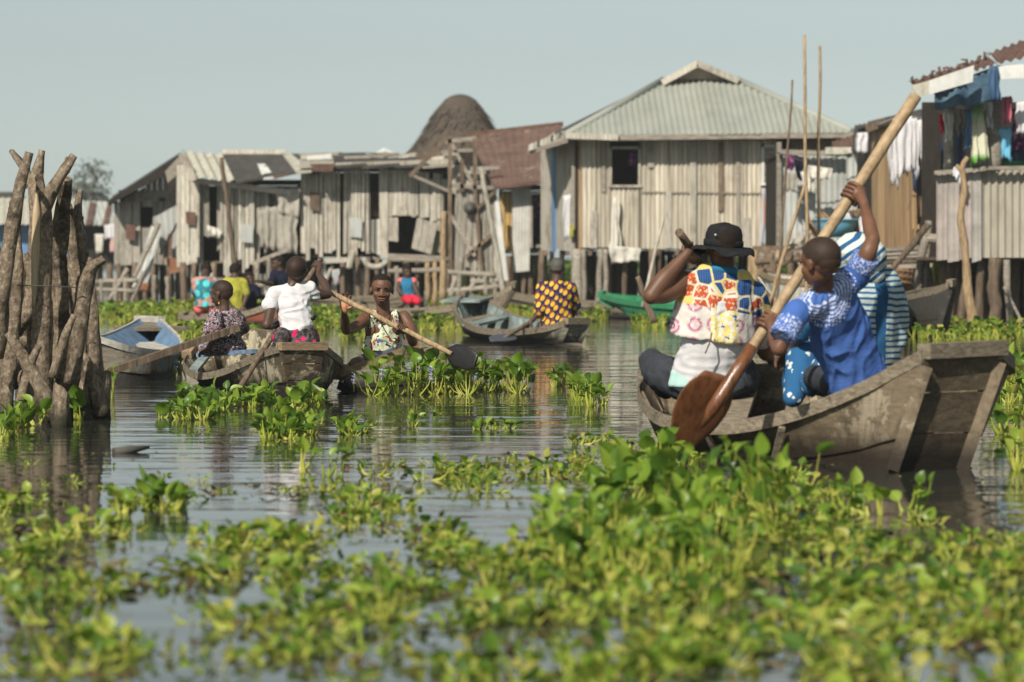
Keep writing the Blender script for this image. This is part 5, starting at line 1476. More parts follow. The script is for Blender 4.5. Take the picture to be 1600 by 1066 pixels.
# ---- woman in batik --------------------------------------------------------------------------------
def batik_woman():
    root = thing('person', 'woman in blue and white batik and a striped head wrap, behind the boy in blue', 'person', J(1320, 600, 15.0))
    hip, nk = J(1330, 585, 15.15), J(1350, 428, 14.95)
    shL, shR = J(1296, 452, 14.95), J(1385, 440, 15.0)
    side = (shR - shL).normalized()
    T = torsopts(hip, nk, 0.02)
    mb = MB()
    torso(mb, *T, side, [0.18, .15, .16, .15, .06], [.13, .11, .12, .1, .06], slim=.6)
    chain(mb, [nk - Vector((0, 0, .05)), J(1342, 415, 14.95), J(1338, 400, 14.95)], [.06, .052, .055])
    hc = J(1337, 404, 14.95); head(mb, hc, (-.35, 1, -.3), (0, 0.2, 1), 0.22)
    chain(mb, [shL, J(1262, 500, 14.95), J(1240, 540, 15.1)], [.05, .042, .028]); chain(mb, [shR, J(1400, 500, 15.1), J(1370, 545, 15.3)], [.05, .042, .03])
    fg = MB(); open_hand(mb, fg, J(1240, 540, 15.1), (-.4, .4, -.5), (0, 0, -1), .9); open_hand(mb, fg, J(1370, 545, 15.3), (-.4, .4, -.5), (0, 0, -1), .9)
    fused(mb, 'body', SKIN, root, 0.007, 3, extra=fg)
    face_parts(root, hc, (-.35, 1, -.3), (0, 0.2, 1), 0.22)
    d = MB()
    P = [J(1338, 592, 15.1), J(1347, 552, 15.05), J(1351, 510, 15.0), J(1350, 462, 14.97), J(1349, 432, 14.95)]
    chain(d, P, [(0.205, .155), (0.185, .14), (0.172, .135), (0.165, .115), (0.08, .075)], side=side)
    chain(d, [shL, J(1350, 440, 14.96), shR], [.062, .075, .064])
    chain(d, [shR, J(1398, 478, 15.03), J(1400, 530, 15.05)], [.066, .068, .060])
    chain(d, [shL, J(1270, 490, 14.95), J(1254, 520, 15.0)], [.062, .055, .048])
    fused(d, 'wrap_dress', BATIK, root, 0.009, 2, 0.012, 9, origin=J(1320, 600, 15.0))
    sk = MB()
    sk.ball(J(1315, 590, 15.1), (0.24, .2, .10)); chain(sk, [J(1290, 585, 15.1), J(1258, 560, 15.2), J(1244, 600, 15.3)], [.095, .085, .075]); chain(sk, [J(1256, 556, 15.1), J(1240, 622, 14.95)], [.075, .045])
    chain(sk, [J(1300, 575, 14.9), J(1268, 600, 14.85)], [.09, .06])
    fused(sk, 'skirt', BATIKSKIRT, root, 0.009, 2, 0.014, 9, wdir=(1.4, 1, .4))
    w = MB()
    w.ball(J(1337, 396, 14.95), (.118, .135, .098)); w.ball(J(1352, 400, 14.92), (.10, .11, .085)); 
    chain(w, [J(1352, 395, 14.92), J(1372, 402, 14.95), J(1382, 414, 14.97)], [.07, .035, .018]); chain(w, [J(1345, 415, 14.9), J(1362, 428, 14.93)], [.07, .06])
    fused(w, 'head_wrap', BATIKWRAP, root, 0.006, 2, 0.006, 14, origin=J(1337, 396, 14.95))
batik_woman()

# ---- boy in the white shirt ------------------------------------------------------------------------
def white_boy():
    root = thing('person', 'small boy seen from behind in a white shirt and spotted wrap, holding a black paddle', 'person', J(466, 545, 21.2))
    k = 0.66
    hip, nk = J(466, 534, 21.15), J(457, 446, 21.22)
    shL, shR = J(429, 459, 21.18), J(484, 450, 21.25)
    side = (shR - shL).normalized()
    T = torsopts(hip, nk, 0.02)
    A, B = J(501, 405, 21.75), J(374, 607, 20.9); ax = (B - A).normalized()
    onax = lambda px: A.lerp(B, (501 - px) / 127)
    elL, waL = J(417, 508, 21.05), J(427, 510, 21.2)
    elR, waR = J(512, 460, 21.35), J(497, 428, 21.6)
    mb = MB(); fg = MB()
    torso(mb, *T, side, [0.115, .10, .11, .10, .045], [.085, .075, .08, .065, .045], slim=.6)
    chain(mb, [nk - Vector((0, 0, .04)), J(459, 440, 21.22), J(461, 430, 21.22)], [.046, .040, .043])
    chain(mb, [shL, elL], [.038, .032]); chain(mb, [elL, waL], [.031, .020])
    chain(mb, [shR, J(500, 460, 21.3), elR], [.038, .035, .031]); chain(mb, [elR, J(507, 444, 21.45), waR], [.030, .029, .019])
    grip_hand(mb, fg, waL, onax(433), ax, .020, k, thumb=-1)
    grip_hand(mb, fg, waR, onax(494), ax, .018, k * 1.05, thumb=1)
    hc = J(464, 423, 21.22); fw = (0.16, 1, 0.22); up = (-.02, -.25, 1)
    head(mb, hc, fw, up, 0.200)
    fused(mb, 'body', SKIN3, root, 0.0048, 3, extra=fg)
    face_parts(root, hc, fw, up, 0.2); hair(root, hc, fw, up, 0.2, 1.012, mat=SHAVED)
    v = MB()
    P = [J(464, 523, 21.15), J(463, 505, 21.17), J(460, 485, 21.19), J(458, 458, 21.21), J(457, 449, 21.22)]
    chain(v, P, [(0.120, .10), (0.112, .095), (0.116, .09), (0.112, .072), (0.060, .05)], side=side)
    chain(v, [shL, J(457, 453, 21.21), shR], [.046, .05, .045])
    chain(v, [shL, J(421, 478, 21.13)], [.045, .048]); chain(v, [shR, J(490, 461, 21.28)], [.045, .047])
    fused(v, 'shirt', WHITECL, root, 0.0065, 1, 0.011, 15, wdir=(.8, .8, 1.3))
    s = MB(); s.ball(hip + Vector((0, 0, -.01)), (.140, .12, .095)); chain(s, [hip, J(463, 514, 21.15)], [(.130, .11), (.122, .10)], side=side)
    s.ball(J(440, 528, 21.05), (.06, .07, .07)); chain(s, [J(450, 532, 21.2), J(440, 545, 21.55)], [.08, .07]); chain(s, [J(480, 530, 21.2), J(482, 545, 21.55)], [.08, .07])
    fused(s, 'wrap', WRAPCL, root, 0.007, 2, 0.009, 14)
    kn = MB(); kn.ball(J(489, 498, 21.12), (.018, .018, .014)); kn.ball(J(492, 494, 21.1), (.012, .012, .012)); fused(kn, 'knot', BLACKCL, root, 0.005, 1, 0.004, 20)
white_boy()

# ---- girl in the swirled dress -----------------------------------------------------------------------
def girl():
    root = thing('person', 'little girl in a black, white and pink swirled dress on the bow, looking left', 'person', J(345, 548, 22.7))
    k = 0.60
    hip, nk = J(352, 540, 22.75), J(350, 484, 22.75)
    side = Vector((0.55, -0.83, 0)).normalized()        # she faces left and away
    shL, shR = J(336, 494, 22.85), J(366, 492, 22.62)
    T = torsopts(hip, nk, 0.0)
    mb = MB(); fg = MB()
    torso(mb, *T, (1, -.3, 0), [.10, .09, .095, .085, .04], [.09, .08, .08, .06, .04], slim=.6)
    chain(mb, [nk - Vector((0, 0, .03)), J(351, 477, 22.75), J(349, 468, 22.75)], [.040, .034, .04])
    chain(mb, [J(338, 494, 22.66), J(337, 522, 22.6), J(325, 545, 22.62)], [.034, .030, .019])
    chain(mb, [shR, J(384, 512, 22.85), J(378, 520, 23.0)], [.034, .029, .02])
    open_hand(mb, fg, J(325, 545, 22.62), (-.8, 0, -.45), (0.0, -.3, -1), k * .9, curl=.4, thumb=-1)
    open_hand(mb, fg, J(378, 520, 23.0), (-.3, .4, -.5), (-1, 0, 0), k * .9)
    hc = J(346, 459, 22.75); fw = (-0.93, 0.42, -0.12); up = (-.05, 0, 1)
    head(mb, hc, fw, up, 0.190)
    fused(mb, 'body', SKIN3, root, 0.0048, 3, extra=fg)
    face_parts(root, hc, fw, up, 0.19); hair(root, hc, fw, up, 0.19, 1.012, mat=SHAVED)
    er = MB(); er.ball(J(342, 474, 22.66), (.005, .005, .010)); er.build('earring', GOLD, root)
    v = MB()
    P = [J(352, 540, 22.75), J(352, 525, 22.75), J(351, 510, 22.75), J(350, 494, 22.75), J(350, 486, 22.75)]
    chain(v, P, [(.145, .13), (.118, .10), (.108, .09), (.10, .075), (.05, .045)], side=(1, -.2, 0))
    v.ball(J(351, 542, 22.75), (.165, .15, .055)); chain(v, [J(345, 538, 22.7), J(322, 543, 22.8)], [.07, .055])
    fused(v, 'dress', GIRLDRESS, root, 0.0065, 1, 0.012, 15, wdir=(1.2, 1.2, .5))
    for p, q in ((J(337, 494, 22.66), J(333, 514, 22.6)), (J(366, 492, 22.62), J(371, 504, 22.66))):
        s = MB(); chain(s, [p, q], [.050, .068]); fused(s, 'puff_sleeve', GIRLDRESS, root, 0.006, 1, 0.010, 20)
    tie = MB(); tie.tube(crom([J(357, 484, 22.64), J(361, 492, 22.6), J(362, 502, 22.6)], 4), .010, 6); tie.build('neck_ribbon', BLACKCL, root)
girl()
# ---- boy in the tank top ---------------------------------------------------------------------------
def tank_boy():
    root = thing('person', 'boy facing the viewer in a cream cartoon-print tank top, both hands on a long pole', 'person', J(595, 560, 22.3))
    k = 0.80
    hip, nk = J(597, 560, 22.5), J(600, 488, 22.42)
    shR, shL = J(573, 496, 22.38), J(631, 496, 22.42)        # his right is on the picture's left
    side = (shL - shR).normalized()
    T = torsopts(hip, nk, 0.01)
    A, B = J(514, 456, 21.7), J(706, 554, 21.2); ax = (B - A).normalized()
    onax = lambda px: A.lerp(B, (px - 514) / 192)
    elR, waR = J(541, 516, 22.1), J(538, 489, 21.9)
    elL, waL = J(645, 534, 22.2), J(636, 517, 21.75)
    mb = MB(); fg = MB()
    torso(mb, *T, side, [.12, .11, .130, .118, .05], [.09, .08, .09, .07, .05])
    chain(mb, [nk - Vector((0, 0, .05)), J(599, 484, 22.4), J(598, 470, 22.4)], [.056, .048, .05])
    chain(mb, [shR, J(556, 510, 22.25), elR], [.048, .041, .034]); chain(mb, [elR, J(539, 503, 22.0), waR], [.034, .034, .021])
    chain(mb, [shL, J(641, 514, 22.35), elL], [.049, .041, .035]); chain(mb, [elL, J(642, 526, 22.0), waL], [.035, .034, .021])
    open_hand(mb, fg, waR, (0.05, 0.05, 1), (0, -1, 0.1), k * 1.1, curl=.42, thumb=1, splay=.24)
    grip_hand(mb, fg, waL, onax(629), ax, .017, k, thumb=-1)
    hc = J(596.5, 453.5, 22.36); fw = (0.05, -1, -0.10); up = (0.02, -.08, 1)
    head(mb, hc, fw, up, 0.225)
    fused(mb, 'body', SKIN, root, 0.0042, 2, extra=fg, mats=[SKIN, PALM], matfn=lambda c: 1 if (c - waR).length < .10 and c.z > waR.z + .012 and c.y < waR.y - 0.004 else 0)
    face_parts(root, hc, fw, up, 0.225, squint=0.42); hair(root, hc, fw, up, 0.225, 1.03, line=0.22, tilt=0.35)
    v = MB()
    P = [J(598, 556, 22.5), J(598, 540, 22.48), J(599, 525, 22.46), J(600, 503, 22.44)]
    chain(v, P, [(.142, .12), (.130, .112), (.128, .112), (.098, .098)], side=side)
    v.tube([J(582, 512, 22.38), J(583, 495, 22.34), J(582, 487, 22.40), J(583, 494, 22.5)], [(.030, .014)] * 4, 10, side=(1, 0, 0))
    v.tube([J(618, 512, 22.38), J(618, 495, 22.34), J(617, 487, 22.40), J(616, 494, 22.5)], [(.030, .014)] * 4, 10, side=(1, 0, 0))
    fused(v, 'tank_top', TANK, root, 0.0055, 1, 0.008, 14, wdir=(1, 1, .7))
    pp = MB()
    for pts in ([J(571, 530, 22.33), J(575, 512, 22.30), J(578, 500, 22.28), J(577, 488, 22.36)], [J(590, 486, 22.34), J(592, 500, 22.27), J(600, 508, 22.24), J(608, 500, 22.27), J(611, 487, 22.34)], [J(632, 530, 22.36), J(626, 512, 22.30), J(624, 500, 22.28), J(622, 488, 22.36)]):
        pp.tube(crom(pts, 4), .0045, 6)
    pp.build('piping', BLACKCL, root)
    s = MB(); s.ball(hip + Vector((0, 0, -.02)), (.16, .13, .09)); chain(s, [J(590, 565, 22.4), J(568, 570, 22.05)], [.085, .07]); chain(s, [J(612, 563, 22.4), J(600, 574, 22.1)], [.085, .07])
    fused(s, 'shorts', GREYCL, root, 0.007, 2, 0.007, 14)
    l = MB(); chain(l, [J(575, 570, 22.15), J(557, 571, 21.95)], [.055, .058]); chain(l, [J(557, 573, 21.95), J(566, 600, 22.1)], [.052, .038]); fused(l, 'shin', SKIN, root, .006, 2)
tank_boy()

# ---- man in the yellow print ------------------------------------------------------------------------
def far_person(name_label, d, sc, hip, nk, shL, shR, headc, fwd, hh, armL, armR, shirt_mat, skin=SKIN3, hairmat=HAIR, legs=None, legmat=None, legr=.085, yoke=None, voxel=0.010, sleeve=0.6, wid=1.0, wdp=1.0, capmat=None, hairk=1.03):
    root = thing('person', name_label, 'person', J(hip[0], hip[1], d))
    q = lambda p: J(p[0], p[1], d + (p[2] if len(p) > 2 else 0))
    H_, N_, L_, R_ = q(hip), q(nk), q(shL), q(shR)
    side = (R_ - L_).normalized(); hs = (R_ - L_).length / 2
    T = torsopts(H_, N_, 0.01)
    k = hh / 0.23
    mb = MB(); fg = MB()
    ws = [hs * .95, hs * .82, hs * .92, hs * .85, .055 * k]; dp = [hs * .7, hs * .62, hs * .66, hs * .5, .055 * k]
    torso(mb, *T, side, ws, dp, slim=.66)
    hc = q(headc)
    chain(mb, [N_ - Vector((0, 0, .04)), N_.lerp(hc, .5), hc], [.06 * k, .052 * k, .055 * k])
    head(mb, hc, fwd, (0, 0, 1), hh)
    for arm in (armL, armR):
        P = [q(p) for p in arm]
        chain(mb, P[:2], [.052 * k, .042 * k]); chain(mb, P[1:3], [.041 * k, .026 * k])
        dd = (P[2] - P[1]).normalized()
        open_hand(mb, fg, P[2], dd, (0, .6, -1), k * .9, curl=.7)
    fused(mb, 'body', skin, root, voxel, 3, extra=fg)
    face_parts(root, hc, fwd, (0, 0, 1), hh)
    if capmat: hair(root, hc, fwd, (0, 0, 1), hh, 1.06, line=-0.02, mat=capmat)
    else: hair(root, hc, fwd, (0, 0, 1), hh, hairk)
    v = MB()
    chain(v, T, [((a + .022) * wid, (b + .022) * wdp) for a, b in zip(ws, dp)], side=side)
    chain(v, [L_, L_.lerp(R_, .5), R_], [.062 * k, .066 * k, .062 * k])
    for arm in (armL, armR):
        P = [q(p) for p in arm]
        if sleeve > 0:
            e = P[0].lerp(P[1], min(1, sleeve)); chain(v, [P[0], e], [.064 * k, .062 * k])
    v.ball(H_, ((ws[0] + .025) * wid, dp[0] + .025, dp[0] * .8))
    fused(v, 'shirt', shirt_mat, root, voxel, 1, 0.012, 9, wdir=(1.2, 1, .6))
    if legs:
        l = MB()
        for P in legs: chain(l, [q(p) for p in P], [legr * k] * len(P))
        fused(l, 'trousers', legmat, root, voxel, 2, 0.008, 10)
    if yoke:
        y = MB(); chain(y, [L_, L_.lerp(R_, .5) - Vector((0, 0, .03)), R_], [.070 * k, .082 * k, .070 * k]); fused(y, 'coral_yoke', yoke, root, voxel, 1)
    return root
far_person('man from behind in a navy and yellow dotted shirt and dark cap, paddling', 33.9, 1,
           (869, 512), (870, 440), (848, 449), (891, 449), (870, 420, .02), (-.1, 1, -.1), .225, [(847, 450), (843, 488, -.1), (832, 500, -.1)], [(892, 450), (900, 478, .1), (892, 500, .3)],
           YELLOWPRINT, wid=1.16, wdp=1.3, sleeve=0.95, capmat=DARKTIN, legs=[[(860, 515), (850, 512, .5)], [(880, 515), (882, 512, .5)]], legmat=TROUSER, voxel=.008)
far_person('small child in a coral and blue shirt and red trousers in the brown boat', 45.6, 1,
           (636, 460), (636, 436), (627, 440), (646, 440), (636, 425), (.3, -1, -.1), .20, [(626, 440), (622, 452, -.1), (630, 462, -.2)], [(646, 440), (650, 454, -.1), (655, 464, -.2)],
           TEALCL, sleeve=0.0, legs=[[(632, 466), (640, 470, -.5)], [(642, 466), (652, 471, -.5)]], legmat=REDCL, legr=.07, yoke=PINKCL, voxel=.011, wid=1.15, wdp=1.15)
far_person('woman bending over in a teal and pink dotted dress at the left', 42.3, 1,
           (322, 478), (318, 434), (306, 440), (334, 440), (322, 424, .3), (-.2, 1, -.5), .22, [(308, 442), (304, 458, .1), (318, 478, .3)], [(336, 442), (352, 455, .1), (356, 476, .3)],
           TEALPRINT, sleeve=.8, voxel=.011, wid=1.15, wdp=1.3, legs=[[(312, 482), (318, 494, .3)], [(332, 482), (336, 494, .3)]], legmat=PINKCL)
far_person('woman in a yellow and green blouse in the red-brown boat, right of the bending woman', 42.0, 1,
           (365, 482), (366, 436), (354, 441), (379, 441), (368, 424, .1), (.4, 1, -.1), .22, [(354, 442), (350, 460, -.1), (358, 476, -.2)], [(380, 442), (386, 460), (380, 478, -.1)],
           YELLOWCL, sleeve=.9, voxel=.011, wid=1.1, legs=[[(360, 484), (372, 490, .3)], [(372, 484), (385, 490, .2)]], legmat=NAVYCL)
far_person('child in dark clothes sitting right of the woman in yellow', 42.3, 1,
           (392, 478), (390, 446), (382, 450), (398, 450), (390, 436, .1), (.5, -1, 0), .19, [(382, 450), (380, 462), (386, 472)], [(398, 450), (402, 462), (396, 474)],
           NAVYCL, sleeve=.9, voxel=.011)
far_person('person in a black shirt reaching left, behind the boy in the white shirt', 44, 1,
           (440, 460), (438, 424), (428, 428), (450, 428), (434, 412, 0), (-.9, -.4, -.1), .22, [(428, 430), (424, 444, -.2), (405, 440, -.4)], [(450, 430), (452, 448), (440, 460)],
           NAVYCL, sleeve=.8, voxel=.011)
# ------------------------------------------------------------------ houses on stilts
hr = random.Random(77)
def val(f, x): return f(x) if callable(f) else f
def board(root, q, t, mat, name='plank', d=None):
    """q: four (px, py) corners, clockwise from top left; d depth or four depths"""
    dd = d if isinstance(d, (list, tuple)) else [d] * 4
    P = [J(p[0], p[1], e) for p, e in zip(q, dd)]
    mb = MB(); mb.slab([P[3], P[2], P[1], P[0]], t)
    return mb.build(name, mat, root)
def planks(root, x0, x1, top, bot, d, mat, w=9, name='plank', gap=0.8, rag=3, skip=(), t=0.022, lean=0.0, topx=None):
    """upright boards side by side, each its own object; d may be a function of px"""
    x = x0; i = 0
    while x < x1 - 1:
        ww = min(w * hr.uniform(0.7, 1.35), x1 - x)
        if not any(a <= x + ww / 2 <= b for a, b in skip):
            g = gap * hr.uniform(0.3, 1.6); off = hr.uniform(0, 0.03)
            tx = topx(x) if topx else x; tx2 = topx(x + ww - g) if topx else x + ww - g
            y0, y1 = val(top, x), val(top, x + ww)
            b0 = val(bot, x) + hr.uniform(-rag, rag); b1 = b0 + hr.uniform(-rag, rag) * .25
            sk = hr.uniform(-.6, .6)
            board(root, [(tx, y0), (tx2, y1), (x + ww - g + sk + lean, b1), (x + sk + lean, b0)], t, mat, name, [val(d, x) - off, val(d, x + ww) - off, val(d, x + ww) - off, val(d, x) - off])
        x += ww; i += 1
def corr(root, bot, top, pitch, amp, mat, name='tin_sheet', sheet=0.85, lap=True, rows=1, seg=4, t=0.004):
    """corrugated sheets between two polylines given as [(u, Vector)]; the ribs run from bot to top"""
    def at(tab, u):
        for (a, A), (b, B) in zip(tab, tab[1:]):
            if u <= b or b == tab[-1][0]: return A.lerp(B, 0 if b == a else min(1, max(0, (u - a) / (b - a))))
        return tab[-1][1]
    L = (bot[-1][1] - bot[0][1]).length
    n = max(1, round(L / sheet))
    mid = bot[len(bot) // 2][1]
    xv = (bot[-1][1] - bot[0][1]).normalized()
    yv = (at(top, .5) - at(bot, .5)).normalized()
    N = xv.cross(yv).normalized()
    if N.y > 0 and abs(N.y) > 0.2: N = -N
    elif N.z < 0 and abs(N.y) <= 0.2: N = -N
    for k in range(n):
        u0, u1 = k / n, min(1, (k + 1) / n + (0.08 / L if lap and k < n - 1 else 0))
        w = (u1 - u0) * L; m = max(4, int(w / pitch * seg))
        vs = []; fs = []
        off = hr.uniform(0, 0.008) + (0.004 if k % 2 else 0)
        db = hr.uniform(-.03, .03)
        for r_ in range(2):
            for i in range(m + 1):
                u = u0 + (u1 - u0) * i / m
                wv = amp * math.cos(2 * math.pi * u * L / pitch)
                a, b = at(bot, u), at(top, u)
                if r_ == 0: a = a + (a - b).normalized() * db if (a - b).length > .1 else a
                p = a if r_ == 0 else b
                vs.append(p + N * (wv + off))
        q = len(vs)
        vs += [v - N * t for v in vs]
        for i in range(m):
            fs.append((i, i + 1, m + 2 + i, m + 1 + i)); fs.append((q + i, q + m + 1 + i, q + m + 2 + i, q + i + 1))
        mb = MB(); mb.add(vs, fs, True)
        for r_ in (0, m + 1):
            ev = vs[r_:r_ + m + 1] + vs[q + r_:q + r_ + m + 1]
            mb.add(ev, [(i, m + 1 + i, m + 2 + i, i + 1) for i in range(m)])
        mb.build(name, mat, root)
def qcorr(root, q, d, pitch, amp, mat, name='tin_sheet', sheet=0.85, **k):
    """q: TL, TR, BR, BL in pixels"""
    dd = d if isinstance(d, (list, tuple)) else [d] * 4
    P = [J(p[0], p[1], e) for p, e in zip(q, dd)]
    corr(root, [(0, P[3]), (1, P[2])], [(0, P[0]), (1, P[1])], pitch, amp, mat, name, sheet, **k)
def beam(root, p, q, w, mat=BEAM, name='beam', d=None, h=None):
    A, B = (J(*p), J(*q)) if d is None else (J(p[0], p[1], d), J(q[0], q[1], d))
    mb = MB(); mb.bar(A, B, w, h or w); return mb.build(name, mat, root)
def log(root, p, q, r_, mat=BROWN, name='stilt', wob=0.03):
    A, B = J(*p), J(*q)
    n = 6; mb = MB()
    mb.tube([A.lerp(B, i / n) + Vector((noise.noise(Vector((i * .7, p[0] * .1, p[1] * .1))), 0, 0)) * wob for i in range(n + 1)], [r_ * .9, r_ * 1.1], 8, wob=.25)
    return mb.build(name, mat, root)
def stilts(root, x0, x1, step, ytop, d, r_=0.05, rows=((0, BROWN), (1.3, BROWN), (2.6, DARKW)), skip=()):  # rear rows near-black: the shade under the floor put into their colour
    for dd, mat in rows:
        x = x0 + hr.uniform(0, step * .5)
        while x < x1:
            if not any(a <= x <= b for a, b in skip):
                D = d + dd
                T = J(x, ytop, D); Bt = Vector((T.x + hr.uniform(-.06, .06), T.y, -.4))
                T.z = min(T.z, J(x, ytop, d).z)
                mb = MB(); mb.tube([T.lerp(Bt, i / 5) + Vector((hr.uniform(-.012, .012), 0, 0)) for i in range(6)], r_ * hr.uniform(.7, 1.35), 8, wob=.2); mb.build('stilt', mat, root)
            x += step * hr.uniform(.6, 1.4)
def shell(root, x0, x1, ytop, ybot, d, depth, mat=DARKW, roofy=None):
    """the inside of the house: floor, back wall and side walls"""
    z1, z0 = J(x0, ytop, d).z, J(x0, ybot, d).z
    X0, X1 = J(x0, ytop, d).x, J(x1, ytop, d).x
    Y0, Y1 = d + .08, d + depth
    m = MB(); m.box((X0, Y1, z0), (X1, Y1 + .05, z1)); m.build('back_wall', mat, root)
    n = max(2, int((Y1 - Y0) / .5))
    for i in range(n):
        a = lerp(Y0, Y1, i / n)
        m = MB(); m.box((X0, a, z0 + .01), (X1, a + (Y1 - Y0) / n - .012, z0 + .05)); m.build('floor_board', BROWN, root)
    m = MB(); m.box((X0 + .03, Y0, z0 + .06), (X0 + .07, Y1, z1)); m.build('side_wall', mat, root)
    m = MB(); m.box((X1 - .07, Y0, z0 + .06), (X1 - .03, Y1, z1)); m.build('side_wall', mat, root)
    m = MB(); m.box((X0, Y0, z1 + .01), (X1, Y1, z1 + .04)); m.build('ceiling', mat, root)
def drape(name, label, cat, q, d, mat, amp=0.05, n=14, group=None, thick=0.01, parent=None, hang=0.6, ragged=0.06, curve=0):
    """hanging cloth with folds; q TL, TR, BR, BL"""
    dd = d if isinstance(d, (list, tuple)) else [d] * 4
    P = [J(p[0], p[1], e) for p, e in zip(q, dd)]
    vs = []; fs = []; m = 8
    sd = hr.uniform(0, 50)
    for side in (0, 1):
        for j in range(m + 1):
            v = j / m
            for i in range(n + 1):
                u = i / n
                p = P[0].lerp(P[1], u).lerp(P[3].lerp(P[2], u), v)
                f = (noise.noise(Vector((u * 5 + sd, v * .8, 0))) + .5 * math.sin(u * 16 + sd + v * .7)) * amp * (.35 + hang * v)
                p = p + Vector((noise.noise(Vector((u * 3, v * 3, sd))) * amp * .6, f + side * thick, 0))
                if j == m: p.z += ragged * noise.noise(Vector((u * 6, sd, 2)))
                if j == 0 and curve: p.z -= curve * math.sin(math.pi * u)
                vs.append(p)
    q_ = (m + 1) * (n + 1)
    for j in range(m):
        for i in range(n):
            a = j * (n + 1) + i
            fs.append((a, a + 1, a + n + 2, a + n + 1)); fs.append((q_ + a, q_ + a + n + 1, q_ + a + n + 2, q_ + a + 1))
    for i in range(n):
        fs.append((i, q_ + i, q_ + i + 1, i + 1)); b = m * (n + 1) + i; fs.append((b, b + 1, q_ + b + 1, q_ + b))
    mb = MB(); mb.add(vs, fs, True)
    if parent is not None: return mb.build(name, mat, parent)
    return own(name, mb, mat, label, cat, group)
def skirt(root, xa, xb, ytop, d=68.5):  # near-black planks added behind the stilts to darken the space under the floor
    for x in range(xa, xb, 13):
        P = J(x, ytop + 3, d); m = MB(); m.box((P.x, d, -.3), (P.x + .17 * hr.uniform(.75, 1.1), d + .04, P.z)); m.build('skirting_and_shade_plank', DARKW, root)
def house(label, px, d, name='stilt_house', cat='house', group='houses on stilts along the water'):
    return thing(name, label, cat, J(px, 400, d) * 1.0 - Vector((0, 0, J(px, 400, d).z)), group)

# ---- the far blue house at the left edge
h = house('distant blue-walled house with a pale rust-streaked tin roof at the left edge', 80, 92)
D = 92
for x in range(-40, 128, 14): board(h, [(x, 352), (x + 13.6, 352), (x + 13.6, 412), (x, 412)], .03, BLUEWALL, 'wall_panel', D)
qcorr(h, [(-60, 308), (120, 312), (128, 352), (-64, 350)], [95, 95, 91.4, 91.4], .18, .02, ASBEST, 'roof_sheet', 1.4)
qcorr(h, [(112, 313), (172, 316), (184, 352), (124, 352)], [94, 94, 91.2, 91.2], .16, .02, TIN, 'roof_sheet', .5)
board(h, [(140, 316), (150, 316), (143, 350), (134, 350)], .03, RUST, 'roof_strip', [93.6, 93.6, 91, 91]); board(h, [(168, 318), (176, 319), (168, 351), (160, 351)], .03, RUST, 'roof_strip', [93.6, 93.6, 91, 91])
board(h, [(-40, 300), (28, 300), (46, 312), (-40, 314)], .03, DARKTIN, 'roof_strip', 95.5)
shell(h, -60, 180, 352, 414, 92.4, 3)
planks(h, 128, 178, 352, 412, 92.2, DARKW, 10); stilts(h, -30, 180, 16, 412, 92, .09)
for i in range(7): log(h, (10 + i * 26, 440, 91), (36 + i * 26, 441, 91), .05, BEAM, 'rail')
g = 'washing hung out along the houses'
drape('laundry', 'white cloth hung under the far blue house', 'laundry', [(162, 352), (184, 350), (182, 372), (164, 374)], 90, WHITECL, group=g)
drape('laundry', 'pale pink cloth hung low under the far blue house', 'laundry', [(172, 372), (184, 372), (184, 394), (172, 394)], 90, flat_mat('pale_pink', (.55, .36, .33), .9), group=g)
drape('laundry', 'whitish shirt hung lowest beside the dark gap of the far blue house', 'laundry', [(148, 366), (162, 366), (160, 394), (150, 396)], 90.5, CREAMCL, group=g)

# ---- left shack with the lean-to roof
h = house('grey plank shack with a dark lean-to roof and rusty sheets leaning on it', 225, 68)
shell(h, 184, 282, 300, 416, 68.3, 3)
planks(h, 178, 282, lambda x: 315 - 0 * x, 412, 68, PLANK, 9.5, skip=[(222, 239)], rag=3)
planks(h, 222, 239, 356, 412, 67.98, PLANK, 9); planks(h, 222, 239, 314, 323, 67.98, PLANK, 9, rag=1)
for x in range(192, 284, 9): board(h, [(x, 314 - (x - 190) * .62), (x + 8.4, 314 - (x - 182) * .62), (x + 8.4, 316), (x, 316)], .02, PLANK, 'gable_plank', 68.05)
P = [J(168, 318, 67.4), J(280, 246, 67.4), J(282, 238, 71), J(176, 306, 71)]
m = MB(); m.slab(P, .07); m.build('roof_slab', DARKTIN, h)
board(h, [(168, 314), (278, 243), (282, 262), (170, 320)], .05, DARKW, 'fascia', 67.35)
qcorr(h, [(240, 340), (282, 318), (280, 405), (252, 400)], 67.4, .09, .012, TIN, 'leaning_sheet', .4)
qcorr(h, [(236, 352), (252, 362), (228, 452), (204, 446)], [67.2, 67.2, 66.4, 66.4], .09, .012, TIN, 'leaning_sheet', .4)
qcorr(h, [(214, 440), (246, 446), (242, 458), (208, 456)], 66.3, .09, .012, flat_mat('orange_rust', (.25, .12, .065), .9, .1, .4, 5), 'rusty_edge', .5)
board(h, [(258, 402), (290, 405), (284, 424), (266, 428)], .02, MATS['orange_rust'], 'rusty_edge', 66.8)
board(h, [(262, 365), (270, 365), (268, 400), (256, 404)], .02, RUST, 'rust_strip', 67.1)
log(h, (205, 445, 66.2), (248, 350, 66.8), .05, BEAM, 'prop_pole'); log(h, (250, 398, 66.5), (282, 340, 67), .025, DARKW, 'prop_pole')
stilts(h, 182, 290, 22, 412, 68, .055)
for a, b, c_, e in [(155, 440, 215, 438), (150, 452, 210, 455), (170, 470, 200, 420), (205, 475, 225, 425), (158, 476, 160, 436), (181, 476, 180, 430), (196, 478, 196, 434), (240, 476, 242, 430), (262, 478, 262, 432)]: log(h, (a, b, 66), (c_, e, 66), .045, BEAM, 'rail')
